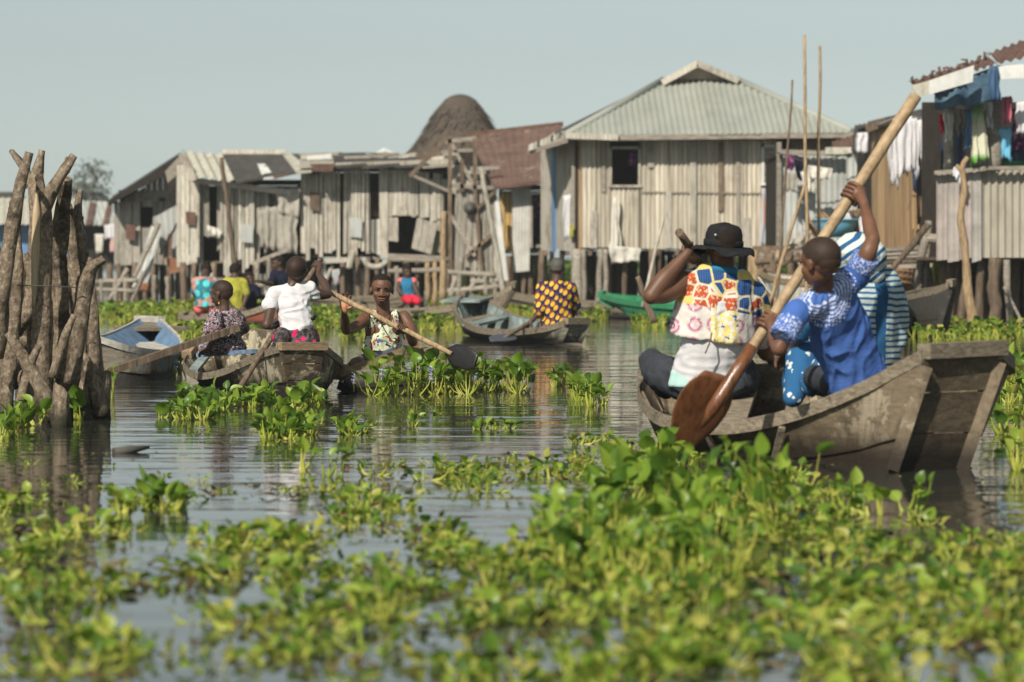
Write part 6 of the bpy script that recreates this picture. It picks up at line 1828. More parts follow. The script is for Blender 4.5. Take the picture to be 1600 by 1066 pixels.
# window
board(h, [(248, 309), (258, 309), (258, 314), (248, 314)], .02, DARKW, 'vent', 67.9)

skirt(h, 184, 284, 412, 70)
# ---- shack with the ribbed cement roof
h = house('shack of ragged upright planks under a ribbed cement roof with dark patches', 375, 66)
D = 66
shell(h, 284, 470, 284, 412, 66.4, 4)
planks(h, 276, 312, lambda x: 258 + max(0, (x - 284)) * .3, 410, D, PALE, 8, rag=10)
planks(h, 310, 345, lambda x: 282, lambda x: 408 if int(x) % 3 else 360, D + .15, PLANK, 9, skip=[(316, 321), (330, 338)], rag=26)
planks(h, 344, 398, 290, 418, D, PALE, 6.5, rag=16, gap=1.4)
planks(h, 398, 420, 296, 400, D + .1, PLANK, 8, rag=18)
planks(h, 420, 468, 292, 345, D + .3, PLANK, 8, rag=10)
planks(h, 352, 362, 400, 436, D, PALE, 5, rag=6)
beam(h, (308, 282), (458, 302), .12, PALE, 'wall_beam', D - .12)
beam(h, (284, 240), (304, 282), .14, PALE, 'barge_board', D - .3)
rl = J(283, 236, 68.6); 
qcorr(h, [(284, 236), (346, 242), (366, 284), (304, 276)], [68.2, 68.2, 65.4, 65.4], .20, .035, ASBEST, 'roof_sheet', .8, seg=6)
board(h, [(346, 240), (440, 240), (466, 268), (368, 284)], .05, DARKTIN, 'roof_sheet', [68.2, 68.2, 65.5, 65.5])
board(h, [(440, 238), (452, 238), (487, 266), (462, 268)], .05, ASBEST, 'roof_sheet', [68.1, 68.1, 65.4, 65.4])
board(h, [(452, 240), (466, 240), (500, 268), (486, 270)], .05, DARKTIN, 'roof_sheet', [68.1, 68.1, 65.6, 65.6])
board(h, [(402, 256), (414, 256), (430, 277), (412, 280)], .02, WHITEW, 'roof_patch', [66.9, 66.9, 65.4, 65.4])
board(h, [(414, 262), (446, 258), (452, 272), (428, 278)], .03, RUST, 'roof_patch', [66.9, 66.9, 65.3, 65.3])
beam(h, (346, 238), (446, 238), .10, PALE, 'ridge_board', 68.2)
board(h, [(258, 268), (284, 240), (290, 262), (262, 286)], .06, BEAM, 'gable_board', 66.0)
board(h, [(262, 270), (286, 250), (282, 300), (262, 300)], .04, DARKW, 'gable_shade_board', 66.6)
for j, (x0, x1, y0, y1) in enumerate([(402, 432, 330, 392), (428, 466, 326, 398), (432, 470, 300, 340)]):
    drape('hanging_sack', None, None, [(x0, y0), (x1, y0 - 8), (x1 - 2, y1), (x0 + 3, y1 - 6)], D - .15, GREYCLOTH, .10, parent=h)
drape('hanging_sack', None, None, [(322, 352), (345, 358), (345, 372), (326, 370)], D - .1, CREAMCL, .10, parent=h)
beam(h, (394, 412), (450, 390), .08, BEAM, 'rail', D - .5)
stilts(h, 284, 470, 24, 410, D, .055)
for a, b, c_, e in [(300, 440, 350, 438), (330, 426, 330, 480), (380, 445, 380, 482), (400, 446, 460, 442), (402, 410, 402, 480), (420, 400, 421, 480)]: log(h, (a, b, D - .6), (c_, e, D - .6), .05, BEAM, 'rail')
for (x, y, w, hh) in [(392, 428, 24, 10), (408, 448, 24, 12), (290, 398, 20, 12)]: board(h, [(x, y), (x + w, y), (x + w, y + hh), (x, y + hh)], .05, CREAMCL, 'light_panel', D + .6)

# (patches over the ragged walls)
for (x0, y0, x1, y1, mt, dd) in [(290, 330, 306, 352, RUST, 65.9), (376, 350, 396, 380, TIN, 65.85), (484, 300, 500, 330, BROWN, 65.9), (546, 340, 566, 372, TIN, 65.9), (196, 350, 212, 376, RUST, 67.85)]:
    board(h, [(x0, y0), (x1, y0 + 2), (x1 - 1, y1), (x0 + 1, y1 - 2)], .02, mt, 'patch_sheet', dd)
# ---- long shack of bleached ragged boards
skirt(h, 288, 465, 410)
h = house('long shack of bleached ragged boards with an open doorway and a tilted shutter', 580, 66)
shell(h, 468, 704, 262, 402, 66.5, 4)
planks(h, 470, 532, 268, 398, D, PALE, 6.5, rag=12, gap=1.2)
planks(h, 537, 578, 264, 396, D, PALE, 6.2, rag=12, gap=1.2)
board(h, [(592, 262), (606, 262), (606, 402), (594, 402)], .05, PALE, 'corner_post', D - .05)
planks(h, 607, 653, 265, 338, D, PALE, 7, rag=1.5); planks(h, 655, 692, lambda x: 268 + (x - 655) * .1, 342, D, PALE, 7, rag=3, skip=[(669, 674)])
planks(h, 672, 702, lambda x: 280, 400, D + .02, PALE, 7, rag=8)
planks(h, 579, 592, 300, 340, D + .4, RUST, 6); board(h, [(576, 344), (596, 342), (596, 400), (574, 392)], .03, CREAMCL, 'light_panel', D + .3)
board(h, [(607, 340), (622, 340), (622, 378), (607, 376)], .03, PLANK, 'board', D - .02)
for i in range(3):
    a = i / 3; b = (i + 1) / 3 - .02
    L = lambda u, v: (lerp(lerp(652, 684, u), lerp(643, 674, u), v), lerp(lerp(340, 350, u), lerp(388, 398, u), v))
    board(h, [L(a, 0), L(b, 0), L(b, 1), L(a, 1)], .03, PLANK, 'shutter_board', D - .2)
beam(h, (524, 260), (704, 254), .14, PALE, 'eave_beam', D - .25)
for a, b in [(468, 520), (515, 570), (566, 622), (618, 668), (660, 706)]:
    y = 240 + hr.uniform(-2, 3)
    board(h, [(a, y), (b, y + hr.uniform(-2, 2)), (b + 2, 256), (a, 260)], .05, hr.choice([PLANK, BEAM, ASBEST, DARKTIN]), 'roof_sheet', [69, 69, 65.4, 65.4])
for k in range(14):
    a = 470 + k * 17; beam(h, (a, 244 + hr.uniform(-4, 5)), (a + hr.uniform(20, 50), 243 + hr.uniform(-5, 5)), .06, hr.choice([PLANK, BEAM, PALE, DARKTIN]), 'roof_batten', 66 + hr.uniform(0, 2))
board(h, [(583, 240), (600, 231), (601, 236), (586, 244)], .04, WHITEW, 'ridge_sheet', 69); board(h, [(600, 231), (622, 241), (620, 244), (601, 236)], .04, WHITEW, 'ridge_sheet', 69)
board(h, [(480, 244), (518, 240), (518, 248), (480, 250)], .04, WHITEW, 'ridge_sheet', 66.4); board(h, [(484, 256), (522, 256), (520, 268), (490, 268)], .04, RUST, 'roof_patch', 65.3)
for i in range(4): beam(h, (606, 398 + i * 2.6), (692, 402 + i * 2.4), .05, BEAM, 'deck_board', D - .6 + i * .2)
beam(h, (508, 408), (545, 406), .1, PALE, 'rail', D - .3); log(h, (552, 392, D - .4), (545, 420, D - .4), .07, PALE, 'rail')
mb = MB(); mb.tube(crom([J(568, 404, 65.6), J(576, 415, 65.6), J(592, 417, 65.6), J(606, 408, 65.6)], 6), .06, 8); mb.build('hanging_hose', PALE, h)
stilts(h, 470, 704, 24, 402, D, .05, skip=[(505, 530)])
for (x0, y0, x1, y1) in [(552, 421, 575, 440), (552, 442, 575, 462), (606, 404, 622, 398), (517, 440, 526, 456)]:
    board(h, [(x0, y0), (x1, y0), (x1, y1), (x0, y1)], .05, CREAMCL, 'light_panel', D + 1)
log(h, (520, 414, D - .2), (508, 440, D - .2), .05, PALE, 'brace')
for (a, b, c_, e) in [(606, 424, 700, 422), (620, 416, 620, 470), (668, 410, 668, 472), (680, 408, 680, 476), (660, 408, 700, 406), (600, 440, 612, 470), (612, 424, 640, 424), (650, 440, 652, 478)]: log(h, (a, b, 60), (c_, e, 60), .05, POLE if a in (668, 680) else BEAM, 'trellis_stick')
drape('bundle', 'small pale blue and red bundle hanging under the long shack', 'cloth bundle', [(519, 422), (530, 420), (530, 446), (520, 446)], 64, CURTAIN, .06)

skirt(h, 470, 700, 402, 68.5)
# ---- thatched hut behind
h = house('tall grey-brown thatched hut rising behind the shacks', 713, 82, 'thatched_hut', 'hut')
pr_ = [(122, 150), (118, 158), (100, 170), (0, 0)]
C = J(719, 250, 84); s = 84 / F
mb = MB()
prof = [(88, 246), (72, 228), (55, 205), (43, 187), (35, 172), (29, 163), (22, 156), (12, 151.5), (0.5, 150)]
vs = []; fs = []; n = 36
for r_, y in prof:
    for i in range(n):
        a = 2 * math.pi * i / n
        q = r_ * s * (1 + .09 * noise.noise(Vector((math.cos(a) * 3, math.sin(a) * 3, y * .07)))) + .05 * noise.noise(Vector((math.cos(a) * 9, math.sin(a) * 9, y * .3)))
        vs.append(Vector((C.x + q * math.cos(a) * (1.0 if math.cos(a) < 0 else .98), C.y + q * math.sin(a), J(711, y, 84).z + .04 * noise.noise(Vector((a * 9, y, 0))))))
for j in range(len(prof) - 1):
    for i in range(n): fs.append((j * n + i, j * n + (i + 1) % n, (j + 1) * n + (i + 1) % n, (j + 1) * n + i))
mb.add(vs, fs, True); mb.build('thatch_roof', THATCH, h)
tc = MB()
for i in range(900):
    a = hr.uniform(0, 6.28); y = hr.uniform(152, 240); r_ = np.interp(y, [150, 156, 163, 172, 187, 205, 228, 246], [6, 22, 29, 35, 43, 55, 72, 88]) * s * 1.01
    p = Vector((C.x + r_ * math.cos(a), C.y + r_ * math.sin(a), J(711, y, 84).z)); o_ = Vector((math.cos(a), math.sin(a), 0))
    t_ = Vector((-math.sin(a), math.cos(a), 0)) * .05
    g_ = hr.uniform(.06, .26); f_ = hr.uniform(.2, .5)
    tc.add([p + t_, p - t_, p - t_ * .3 + o_ * (f_ * .55 + g_ * .6) - Vector((0, 0, f_)), p + t_ * .5 + o_ * (f_ * .5 + g_ * .5) - Vector((0, 0, f_ * .9))], [(0, 1, 2, 3)])
tc.build('thatch_tufts', THATCH, h)['kind'] = 'stuff'
mb = MB(); mb.lathe(J(719, 170, 84), [(30 * s, .0), (35 * s, -.06), (31 * s, .10), (24 * s, .24), (15 * s, .33), (7 * s, .37), (.01, .38)], 28); mb.build('thatch_cap', THATCH, h)
mb = MB(); mb.lathe(Vector((C.x, C.y, .9)), [(55 * s, 0), (55 * s, J(711, 236, 84).z - .9)], 20); mb.build('wall', BROWN, h)
stilts(h, 670, 750, 20, 350, 83, .08)

# ---- collapsed frame and rust-roofed shack
h = house('half-collapsed shack frame of leaning poles and fanned-out planks', 725, 64)
D = 64
planks(h, 698, 780, lambda x: 292 + 10 * math.sin(x * .2), lambda x: 440 - abs(x - 745) * .3, D, PLANK, 7.5, rag=12, topx=lambda x: 739 + (x - 739) * .8 + 6, gap=1.2)
planks(h, 704, 770, 258, 305, D + .5, PLANK, 8, rag=10, gap=1.5)
for (p, q, w, mt) in [((640, 276), (700, 214), .09, BROWN), ((700, 214), (740, 290), .07, BEAM), ((703, 214), (703, 420), .08, BROWN), ((640, 272), (704, 300), .06, BEAM), ((692, 222), (744, 216), .08, BEAM), ((690, 238), (744, 234), .07, BEAM),
                      ((704, 290), (770, 294), .08, BEAM), ((742, 216), (742, 300), .08, BROWN), ((700, 330), (742, 400), .07, BEAM), ((742, 300), (756, 470), .07, BROWN), ((772, 300), (742, 330), .06, BROWN), ((728, 402), (770, 365), .07, BROWN), ((722, 250), (722, 300), .08, BROWN), ((735, 264), (780, 262), .07, BEAM)]:
    beam(h, p, q, w, mt, 'frame_pole', D - .1)
board(h, [(716, 236), (742, 234), (756, 262), (720, 262)], .03, DARKW, 'dark_panel', D + .7)
planks(h, 650, 702, 236, 258, D + 3, BROWN, 12)
for (a, b, c_, e) in [(712, 432, 700, 478), (735, 440, 760, 440), (690, 425, 775, 430), (720, 400, 716, 480), (758, 430, 760, 480), (744, 436, 720, 480), (700, 455, 780, 448), (772, 440, 778, 480)]: log(h, (a, b, D - .3), (c_, e, D - .3), .055, BEAM, 'stick')
mb = MB(); mb.lathe(J(734, 325, D - .15), [(.02, 0), (.12, 0), (.13, .05), (.02, .06)], 14, Matrix.Rotation(R(90), 3, 'X')); mb.build('hanging_pan', DARKTIN, h)
stilts(h, 700, 775, 16, 420, D + .6, .06)
shell(h, 690, 775, 300, 410, D + 1.2, 2.5)

h = house('shack with a rusty patched tin roof sloping toward the water', 800, 64)
P = [(728, 212), (880, 195), (848, 284), (772, 293)]
qcorr(h, P, [67.5, 67.5, 63.4, 63.4], .09, .012, RUSTROOF, 'roof_sheet', .6)
beam(h, (728, 211), (880, 194), .10, RUST, 'ridge_sheet', 67.5)
qcorr(h, [(800, 290), (829, 288), (827, 424), (800, 427)], 63.8, .06, .012, flat_mat('silver_board', (.50, .49, .45), .7, .3, .2, 4), 'wall_sheet', .4)
board(h, [(773, 315), (780, 315), (794, 438), (783, 440)], .06, WHITEW, 'leaning_door', 63.3)
drape('tan_hanging', None, None, [(783, 300), (800, 300), (800, 392), (784, 392)], 63.9, YELLOWPL, .08, parent=h)
shell(h, 778, 852, 292, 396, 64.4, 4)
board(h, [(828, 300), (832, 300), (832, 388), (828, 388)], .05, BEAM, 'door_post', 63.8); beam(h, (828, 302), (846, 301), .07, WHITEW, 'lintel', 63.8)
for i in range(5): beam(h, (826, 386 + i * 7), (850, 384 + i * 8), .06, BEAM, 'rail', 64 + i * .1)
beam(h, (772, 294), (850, 285), .06, RUST, 'eave_edge', 63.4)
stilts(h, 778, 850, 14, 400, 64, .055)
drape('dark_cloth', None, None, [(833, 306), (845, 306), (844, 340), (834, 342)], 64.6, MAGENTA, .05, parent=h)

# ---- the main house
D = 59.0
h = house('largest house, of vertical reed-ribbed boards under a pale green-grey hipped tin roof', 1040, D)
EY = lambda x: 219 - (x - 885) * 0.008
# front wall panels of reeds (each panel about half a metre)
def reed(x0, x1, y0, y1, d, mat=PALE, n=None):
    w = (x1 - x0) * D / F
    qcorr(h, [(x0, y0), (x1 - .5, y0), (x1 - .5, y1), (x0, y1)], d, .085, .022, mat, 'reed_panel', .26, lap=False, t=.012)
REED = rough_mat('reed_panel', [(0.20, 0.17, 0.13), (0.43, 0.385, 0.305), (0.62, 0.57, 0.47)], (6, 6, 0.3), 3.6, rnd=0.42, stain=(0.20, 0.13, 0.08), stain_scale=1.1, stain_at=(0.58, 0.85))
reed(908, 953, 219, 388, D, REED)
reed(1000, 1190, 219, 389, D, REED)
reed(953, 1000, 293, 389, D + .02, REED)
reed(1190, 1212, 219, 226, D, REED); 
REEDB = rough_mat('brown_reed_panel', [(0.17, 0.12, 0.085), (0.30, 0.23, 0.165), (0.38, 0.30, 0.22)], (14, 14, 0.6), 3, rnd=0.3)
reed(1234, 1312, 217, 300, D + .3, REEDB)
for (x0, y0, x1, y1, mt) in [(1040, 300, 1049, 388, PLANK), (1122, 222, 1130, 330, BROWN), (1160, 340, 1172, 389, PLANK), (1012, 222, 1022, 262, PLANK), (922, 330, 933, 388, PLANK), (1078, 222, 1088, 388, PALE), (1150, 222, 1156, 389, BEAM), (940, 222, 946, 300, BEAM)]:
    board(h, [(x0, y0), (x1, y0), (x1, y1), (x0, y1)], .02, mt, 'patch_board', D - .05)
beam(h, (1002, 300), (1188, 302), .02, BEAM, 'batten', D - .035)
# left wing wall, turning away
dl = lambda x: D + (900 - x) * .045
planks(h, 845, 893, lambda x: 232 - (x - 845) * .2, 390, dl, PALE, 11, rag=1.5, skip=[(863, 868)])
planks(h, 862, 869, 229, 392, dl, BLUEWALL, 6, name='blue_plank')
# stiles, frames
for (x0, x1, y0, y1, mt) in [(893, 898, 220, 470, BEAM), (904, 908, 220, 388, TANWALL), (898, 904, 228, 388, DARKW)]:
    board(h, [(x0, y0), (x1, y0), (x1, y1), (x0, y1)], .06, mt, 'post', D - .03)
def window(x0, y0, x1, y1, fw, d, mat=WHITEW, shutter=None, sash=None):
    f = MB()
    for q in ([(x0, y0), (x1, y0), (x1, y0 + fw), (x0, y0 + fw)], [(x0 - 2, y1 - fw), (x1 + 2, y1 - fw), (x1 + 2, y1), (x0 - 2, y1)], [(x0, y0), (x0 + fw, y0), (x0 + fw, y1 - fw), (x0, y1 - fw)], [(x1 - fw, y0), (x1, y0), (x1, y1 - fw), (x1 - fw, y1 - fw)]):
        P = [J(a, b, d) for a, b in q]; f.slab([P[3], P[2], P[1], P[0]], .06)
    o = f.build('window_frame', mat, h)
    if shutter:
        P = [J(a, b, d + .03) for a, b in ((x0 + fw, y0 + fw), (x1 - fw, y0 + fw), (x1 - fw, y1 - fw), (x0 + fw, y1 - fw))]
        s_ = MB(); s_.slab([P[3], P[2], P[1], P[0]], .03); s_.build('shutter', shutter, o)
window(952, 229, 1001, 293, 4, D - .04, mat=PALE); window(1190, 226, 1216, 290, 4, D - .04, shutter=BEAM)
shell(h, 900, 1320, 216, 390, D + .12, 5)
beam(h, (952, 219.5), (1002, 219.5), .04, BEAM, 'wall_plate', D - .02)
drape('window_rag', None, None, [(984, 240), (994, 239), (993, 260), (982, 258)], D + .3, MAGENTA, .05, parent=h)
drape('curtain', 'long pale striped curtain hanging in the side door of the largest house', 'curtain', [(1190, 294), (1213, 294), (1211, 388), (1188, 388)], D - .08, CURTAIN, .06)
drape('white_cloth', 'cream cloth hung from the window sill of the largest house down to its stilts', 'cloth', [(958, 308), (966, 308), (972, 392), (950, 398)], D - .12, CREAMCL, .07)
drape('white_cloth', 'cream sheet bunched over the floor edge beside the long hanging cloth', 'cloth', [(950, 384), (1000, 388), (998, 408), (956, 412)], D - .22, CREAMCL, .08)
drape('white_cloth', 'narrow white cloth hung on the left corner of the largest house', 'cloth', [(880, 306), (892, 304), (891, 372), (880, 376)], D - .1, WHITECL, .04)
drape('yellow_rag', 'small yellow rag at the left corner post of the largest house', 'cloth', [(890, 352), (897, 350), (896, 370), (890, 372)], D - .14, YELLOWCL, .04)
# hipped roof with its gablet
RL, RR = (1036, 127), (1150, 125)
eL, eR = J(883, 213, D - .5), J(1332, 208, D - .5)
dR = D + 3.0
rL, rR = J(RL[0], RL[1], dR), J(RR[0], RR[1], dR)
uL = (rL.x - eL.x) / (eR.x - eL.x); uR = (rR.x - eL.x) / (eR.x - eL.x)
corr(h, [(0, eL), (1, eR)], [(0, eL + Vector((0, .02, .02))), (uL, rL), (uR, rR), (1, eR + Vector((0, .02, .02)))], .115, .020, ROOFTIN, 'roof_sheet', .85)
# back slope and hips (closed roof)
ridL, ridR = J(1088, 97, D + 3.3), J(1094, 97, D + 3.3)
bL, bR = Vector((eL.x, D + 6.6, eL.z)), Vector((eR.x, D + 6.6, eR.z))
m = MB(); m.slab([bL, eL, rL, Vector((rL.x, D + 3.6, rL.z))], .02); m.build('hip_slope', ROOFTIN, h)
m = MB(); m.slab([eR, bR, Vector((rR.x, D + 3.6, rR.z)), rR], .02); m.build('hip_slope', ROOFTIN, h)
m = MB(); m.slab([bR, bL, Vector((rL.x, D + 3.6, rL.z)), Vector((rR.x, D + 3.6, rR.z))], .02); m.build('back_slope', ROOFTIN, h)
gl, gr, gt = J(1040, 125, dR - .05), J(1147, 124, dR - .05), J(1090, 101, dR - .05)
m = MB(); m.add([gl, gr, gt, gl + Vector((0, .6, 0)), gr + Vector((0, .6, 0)), gt + Vector((0, .6, 0))], [(0, 1, 2), (5, 4, 3), (0, 3, 4, 1), (1, 4, 5, 2), (2, 5, 3, 0)]); m.build('gable_board', flat_mat('gable_pink_wood', (.36, .30, .25), .9, .1, .2, 5), h)
a_, b_, c__ = J(1034, 127, dR - .2), J(1089, 97, dR - .2), J(1153, 124, dR - .2)
for p, q in ((a_, b_), (b_, c__)):
    m = MB(); m.bar(p, q, .35, .05, up=(0, 0, 1)); m.build('gablet_roof', ASBEST, h)
    m = MB(); m.bar(p + Vector((0, -.19, -.04)), q + Vector((0, -.19, -.04)), .03, .12); m.build('barge_board', PALE, h)
beam(h, (880, 216), (1334, 211), .06, BEAM, 'fascia', D - .48, h=.10); beam(h, (884, 212), (966, 215), .05, PALE, 'fascia', D - .56, h=.11)
# left eave with broken shingles
m = MB(); m.slab([J(824, 236, D + .3), J(886, 217, D - .6), J(886, 206, D + 1), J(866, 206, D + 3.6)], .07); m.build('side_eave', BEAM, h)
for k in range(22):
    u = k / 22; x = lerp(826, 884, u); y = lerp(233, 210, u)
    board(h, [(x, y - 7), (x + 4, y - 8), (x + 3.4 + hr.uniform(-1, 1), y + 1), (x - 1, y + 2)], .02, hr.choice([BEAM, DARKTIN, ASBEST, PLANK]), 'shingle', [D + .9, D + .9, D + .1, D + .1])
m = MB(); m.slab([J(866, 207, D + 1.5), J(884, 213, D - .4), J(1036, 127, dR), J(1030, 126, dR + .8)], .03); m.build('hip_flashing', DARKTIN, h)
mb = MB()
for p, q in (((884, 211, D - .45), (1036, 125.5, dR - .05)), ((1150, 124, dR - .05), (1332, 206, D - .45))):
    mb = MB(); mb.tube([J(*p), J(*q)], .07, 8); mb.build('hip_ridge', ROOFTIN, h)
stilts(h, 846, 1320, 44, 391, D, .05, rows=((0.05, BROWN), (1.2, DARKW), (2.5, DARKW), (4.0, DARKW)))  # only the front row keeps its own brown; shade is coloured into the others
for x, r_ in ((902, .10), (912, .05), (938, .06), (946, .05), (1020, .07), (1082, .08), (1140, .05)): log(h, (x, 389, D - .1), (x + hr.uniform(-3, 3), 486, D - .1), r_, BEAM if x < 950 else BROWN)
for x in range(850, 1310, 34): m = MB(); P = J(x, 391, D); m.box((P.x, D - .1, P.z - .1), (P.x + .08, D + 5, P.z - .01)); m.build('floor_joist', BROWN, h)
for x in range(900, 1180, 11):  # planks added beneath the floor, coloured near-black as its shade
    m = MB(); P = J(x, 392, D + 1.9); m.box((P.x, D + 1.9, -.3), (P.x + .13 * hr.uniform(.75, 1.05), D + 1.94, P.z)); m.build('skirting_and_shade_plank', DARKW, h)
for (x, y) in ((1172, 450), (1178, 400)): log(h, (x, 392, D - .8), (x, 480, D - .8), .05, POLE)

# ---- grey tin shacks with washing
h = house('patched shack of dull silver tin sheets with a cluttered pole deck in front', 1290, 55)
D = 55
qcorr(h, [(1216, 240), (1322, 236), (1322, 388), (1216, 390)], D, .10, .014, TIN, 'wall_sheet', .75)
qcorr(h, [(1322, 232), (1372, 236), (1372, 385), (1322, 388)], D - .3, .10, .014, TIN, 'wall_sheet', .6)
board(h, [(1214, 222), (1221, 222), (1221, 386), (1213, 388)], .1, BEAM, 'post', D - .1)
beam(h, (1216, 238), (1325, 240), .09, BEAM, 'eave_beam', D - .2); beam(h, (1290, 236), (1330, 236), .12, ASBEST, 'eave_sheet', D - .3)
qcorr(h, [(1300, 222), (1345, 208), (1352, 236), (1300, 240)], [58, 58, 55, 55], .1, .014, RUST, 'roof_sheet', .6)
qcorr(h, [(1336, 196), (1372, 190), (1376, 232), (1330, 236)], [58, 58, 54.4, 54.4], .1, .014, DARKTIN, 'roof_sheet', .6)
shell(h, 1218, 1372, 244, 390, D + .15, 3)
for i in range(9): beam(h, (1176, 388 + i * 1.6), (1475, 386 + i * 1.7), .07, hr.choice([BROWN, BEAM, BEAM]), 'deck_pole', 51.5 + i * .35)
for k in range(16):
    x = 1180 + k * 18.5; log(h, (x, 392, 51.4), (x + hr.uniform(-6, 6), 488, 51.2), .05 * hr.uniform(.7, 1.4), hr.choice([BROWN, BEAM, POLE]))
for (a, b, c_, e, r_) in [(1180, 410, 1260, 404, .05), (1188, 432, 1250, 398, .04), (1205, 396, 1212, 440, .06), (1330, 404, 1470, 400, .05), (1380, 398, 1450, 392, .06), (1352, 460, 1390, 400, .04), (1420, 388, 1462, 392, .05)]:
    log(h, (a, b, 50.9), (c_, e, 50.9), r_, hr.choice([BEAM, BROWN]), 'brace')
for x in range(1240, 1300, 14): board(h, [(x, 404), (x + 12, 404), (x + 12, 414), (x, 414)], .05, PLANK, 'skirting_and_shade_plank', 51.6)
g = 'washing hung out along the houses'
for (lab, q, d, mt) in [
    ('maroon and black rag hung beside the grey post', [(1226, 240), (1240, 242), (1240, 268), (1228, 264)], 54.4, MAGENTA),
    ('dark navy garment hung on the silver shack', [(1240, 242), (1256, 246), (1254, 284), (1244, 274)], 54.4, NAVYCL),
    ('grey-green towel hung low on the silver shack', [(1224, 268), (1246, 270), (1244, 300), (1226, 298)], 54.4, GREYCLOTH),
    ('pale folded cloth lying over the line between the tall poles', [(1262, 258), (1302, 264), (1296, 280), (1264, 278)], 54.2, CREAMCL),
    ('white vest hung below the pale folded cloth', [(1252, 268), (1274, 270), (1272, 302), (1256, 300)], 54.3, CREAMCL),
    ('light blue and white shirt hung high between the silver shack and the tan shed', [(1338, 208), (1360, 206), (1358, 240), (1336, 236)], 52, WHITECL)]:
    drape('laundry', lab, 'laundry', q, d, mt, .06, group=g)
mb = MB(); mb.tube(crom([J(1212, 238, 54.3), J(1265, 252, 54.2), J(1330, 240, 54.3)], 5), .012, 5); own('washing_line', mb, DARKTIN, 'sagging washing line across the silver tin shack', 'washing line')
def basket(name, lab, px, py, d, w, hh, mat, tilt=0, weave=True):
    root = thing(name, lab, 'basket', J(px, py, d))
    M = Matrix.Rotation(R(tilt), 3, 'Y') @ Matrix.Rotation(R(-12), 3, 'X'); C = J(px, py, d)
    for z in range(6):
        t = z / 5; r_ = w * lerp(.38, .5, t)
        mb = MB(); P = [C + M @ Vector((r_ * math.cos(a * math.pi / 12), r_ * math.sin(a * math.pi / 12), hh * t)) for a in range(25)]; mb.tube(P, .016, 6, caps=False); mb.build('hoop', mat, root)
    for a in range(20):
        an = a * math.pi / 10; v = Vector((math.cos(an), math.sin(an), 0))
        mb = MB(); mb.tube([C + M @ (v * w * .38), C + M @ (v * w * .5 + Vector((0, 0, hh)))], .010, 5); mb.build('rib', mat, root)
    mb = MB(); mb.lathe(C, [(.01, .01), (w * .36, .01), (w * .48, hh * .98), (w * .47, hh * .98), (w * .35, .03), (.01, .03)], 24, M); mb.build('weave', mat, root)
basket('wicker_basket', 'brown wicker basket tipped sideways behind the slanting pole', 1272, 362, 51, .42, .26, BASKET, 62)
basket('wicker_basket', 'rusty brown basket on the deck behind the raised arm', 1352, 350, 52, .5, .16, BASKET, 10)
basket('wicker_basket', 'big square-looking cane basket under the deck right of the woman in batik', 1398, 446, 49.5, .72, .42, BASKET, 0)
mb = MB(); mb.lathe(J(1305, 371, 50.5), [(.01, 0), (.24, 0), (.34, .20), (.36, .27), (.38, .275), (.37, .29), (.33, .28), (.23, .02), (.01, .02)], 28); own('blue_tub', mb, BLUEPL, 'light blue plastic tub standing on the pole deck', 'tub')
drape('white_bundle', 'white bundle lying on the deck beside the blue tub', 'cloth bundle', [(1318, 332), (1350, 340), (1350, 364), (1322, 352)], 51, WHITECL, .1)
drape('grey_net', 'crumpled grey fishing net heaped on the deck left of the blue tub', 'fishing net', [(1235, 376), (1268, 360), (1274, 386), (1230, 392)], 50.8, GREYCLOTH, .16)
mb = MB(); mb.tube(crom([J(1336, 400, 50.5), J(1337, 350, 50.5), J(1336, 336, 50.5)], 4), [.055, .05, .04], 8, wob=.3); mb.tube([J(1336, 345, 50.5), J(1328, 330, 50.4)], .03, 8); mb.tube([J(1337, 343, 50.5), J(1345, 332, 50.4)], .03, 8)
own('forked_post', mb, BROWN, 'short forked post on the deck beside the blue tub', 'post')

# ---- tan and blue shed
h = house('narrow shed with a tan front wall and a blue and rust ribbed side', 1415, 48)
d0 = lambda x: 50.5 - (x - 1362) * .03
for k in range(7):
    x = 1362 + k * 9.2
    P = [J(x, 194 - k * 1.2, d0(x)), J(x + 8.8, 193 - k * 1.2, d0(x + 9)), J(x + 8.8 + k * .5, 388, d0(x + 9)), J(x + k * .5, 389, d0(x))]
    m = MB(); m.slab([P[3], P[2], P[1], P[0]], .03); m.build('tan_plank', TANWALL, h)
planks(h, 1425, 1446, 186, 360, 48.6, TANWALL, 5, name='tan_plank', gap=1)
qcorr(h, [(1424, 184), (1484, 170), (1478, 340), (1426, 300)], 48.2, .10, .02, BLUETIN, 'wall_sheet', .35, seg=6)
for x in (1430, 1438, 1452): board(h, [(x, 190), (x + 4, 190), (x + 7, 350), (x + 3, 352)], .03, RUST, 'rust_strip', 48.05)
beam(h, (1352, 202), (1392, 188), .12, BROWN, 'eave_beam', 50); beam(h, (1385, 187), (1480, 168), .08, DARKTIN, 'eave_beam', 48)
m = MB(); m.slab([J(1352, 200, 50.3), J(1482, 166, 47.8), J(1482, 160, 52), J(1356, 190, 53)], .05); m.build('roof_slab', DARKTIN, h)
shell(h, 1366, 1478, 196, 386, 50.8, 2.5)
stilts(h, 1366, 1470, 14, 388, 50, .06)
for i in range(5): beam(h, (1368, 392 + i * 6), (1462, 386 + i * 7), .08, hr.choice([BEAM, BROWN]), 'deck_pole', 47.5)
log(h, (1378, 440, 44.5), (1452, 350, 44.5), .045, BROWN, 'brace'); log(h, (1432, 462, 45), (1446, 366, 45), .06, BEAM, 'post'); log(h, (1446, 470, 45.4), (1452, 345, 45.4), .045, BEAM, 'post'); log(h, (1442, 372, 45), (1464, 374, 45), .07, BEAM, 'brace')
